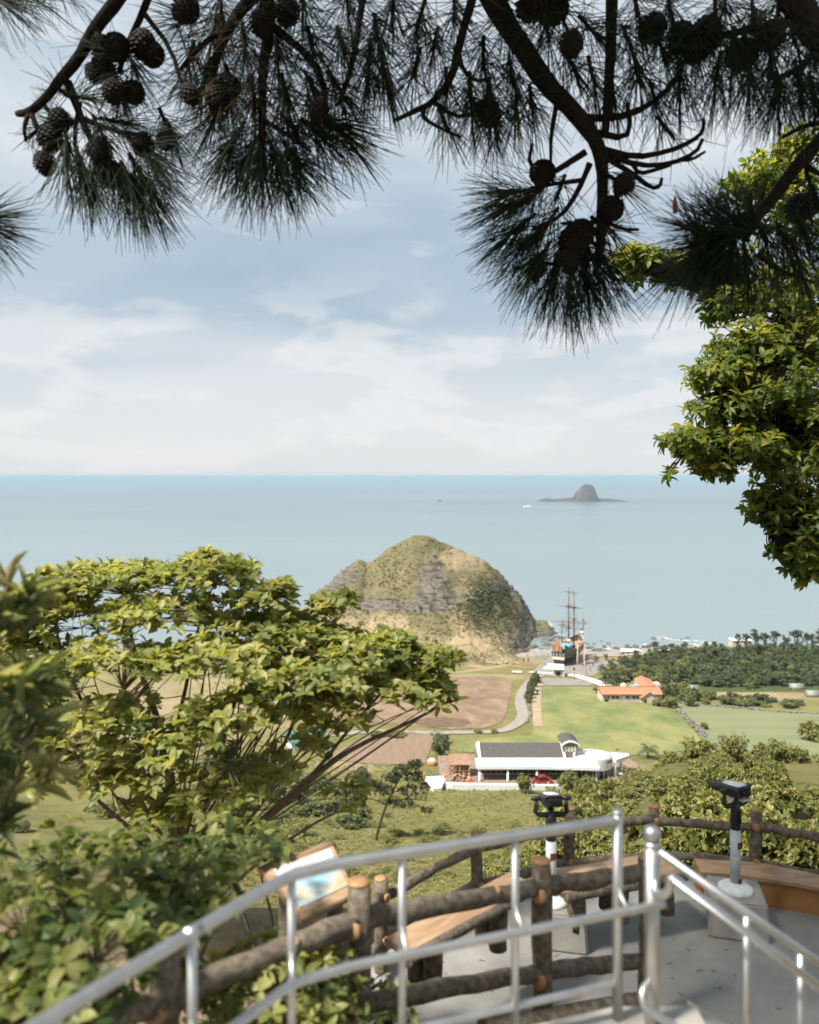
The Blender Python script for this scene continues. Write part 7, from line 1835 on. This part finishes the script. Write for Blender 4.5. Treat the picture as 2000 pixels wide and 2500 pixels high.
# -- grass tufts, one cover for the slope and fields
def grass_cover(name, label, n, region, size, mat, dens=None, seed=1):
    rg = np.random.default_rng(seed); P0 = []; S = []
    x0, x1, y0, y1 = region
    while len(P0) < n:
        px = rg.uniform(x0, x1); py = rg.uniform(y0, y1)
        if dens and rg.uniform() > dens(px, py): continue
        p = G(px, py)
        if p.y < 12: continue
        P0.append(tuple(p)); S.append(size * (.4 + p.y / 190) * rg.uniform(.5, 1.3))
    P0 = np.array(P0); S = np.array(S); m = len(P0); kb = 5
    az = rg.uniform(0, 6.28, (m, kb)); el = rg.uniform(.5, 1.3, (m, kb))
    D = np.stack([np.cos(az) * np.cos(el), np.sin(az) * np.cos(el), np.sin(el)], -1).reshape(-1, 3)
    side = nrm(np.cross(D, np.array([[0, 0, 1.]]))); N = np.cross(side, D)
    V, T = leaf_geo(np.repeat(P0, kb, 0), D, N, np.repeat(S, kb) * rg.uniform(.6, 1.2, m * kb), np.repeat(S, kb) * .13, .1, .35, .4)
    o = np_mesh(name, V, T, mat, None, np.repeat(np.clip(np.repeat(rg.uniform(0, 1, m), kb) + rg.normal(0, .15, m * kb), 0, 1), 8))
    return tag(o, label, 'grass', kind='stuff')
grass_cover('slope_grass', 'rough yellow green grass covering the slope', 9000, (480, 1500, 1925, 2230), .42, M['grass'], seed=3)
grass_cover('field_grass', 'grass tufts and weeds around the fields', 3500, (480, 1300, 1640, 1925), .4, M['grass'], dens=lambda x, y: 0 if (x > 1105 and y < 1850) or (850 < x < 1262 and 1650 < y < 1782) or (820 < x < 1064 and 1792 < y < 1866) or (1085 < x < 1640 and 1846 < y < 1925) or (1280 < x < 1640 and y < 1718) else 1, seed=4)

# scrub and tussocks on the headland
def headland_scrub():
    rg = np.random.default_rng(8); random.seed(8); P0 = []; S = []; TI = []
    while len(P0) < 5200:
        x = rg.uniform(-60, 68); y = rg.uniform(325, 414); z, dr, rk, sc = headland(x, y)
        if rg.uniform() > .30 + sc - rk * .35 - .5 * max(0, dr - .3) + .3 * fbm(x * .06, y * .06, 4): continue
        P0.append((x, y, z)); S.append(rg.uniform(.35, .95) * (1 + .9 * sc)); TI.append(np.clip(.72 - 1.1 * sc + .35 * dr + rg.normal(0, .15), 0, 1))
    P0 = np.array(P0); S = np.array(S)
    V, T, ti = rosettes(P0, np.tile(np.array([[0, 0, 1.]]), (len(P0), 1)), 6, 1.0, .3, th=(25, 80), tint=np.array(TI), droop=.1)
    V = V.reshape(len(P0), 48, 3); V = P0[:, None] + (V - P0[:, None]) * S[:, None, None]
    o = np_mesh('headland_scrub', V.reshape(-1, 3), T, M['leaf_slope2'], None, ti); tag(o, 'tussocks and scrub growing on the headland', 'scrub', kind='stuff')
M['leaf_slope2'] = leaf_mat('leaf_slope2', [(0, (.050, .062, .028)), (.5, (.135, .125, .060)), (1, (.23, .19, .11))], trans=.45)
headland_scrub()
# ------------------------------------------------------------------ air
hz_m = bpy.data.materials.new('sea_haze'); hz_m.use_nodes = True
n_ = hz_m.node_tree; n_.nodes.clear()
ho_ = n_.nodes.new('ShaderNodeOutputMaterial'); pv = n_.nodes.new('ShaderNodeVolumePrincipled')
pv.inputs['Color'].default_value = (.36, .47, .56, 1); pv.inputs['Density'].default_value = 1.0e-4; pv.inputs['Anisotropy'].default_value = 0.0
n_.links.new(pv.outputs[0], ho_.inputs['Volume'])
b = MB(); b.bx(-165000, 165000, -165000, 165000, -104, 12.0)
hz_o = b.build('haze', hz_m); tag(hz_o, 'thin blue sea haze', kind='stuff')
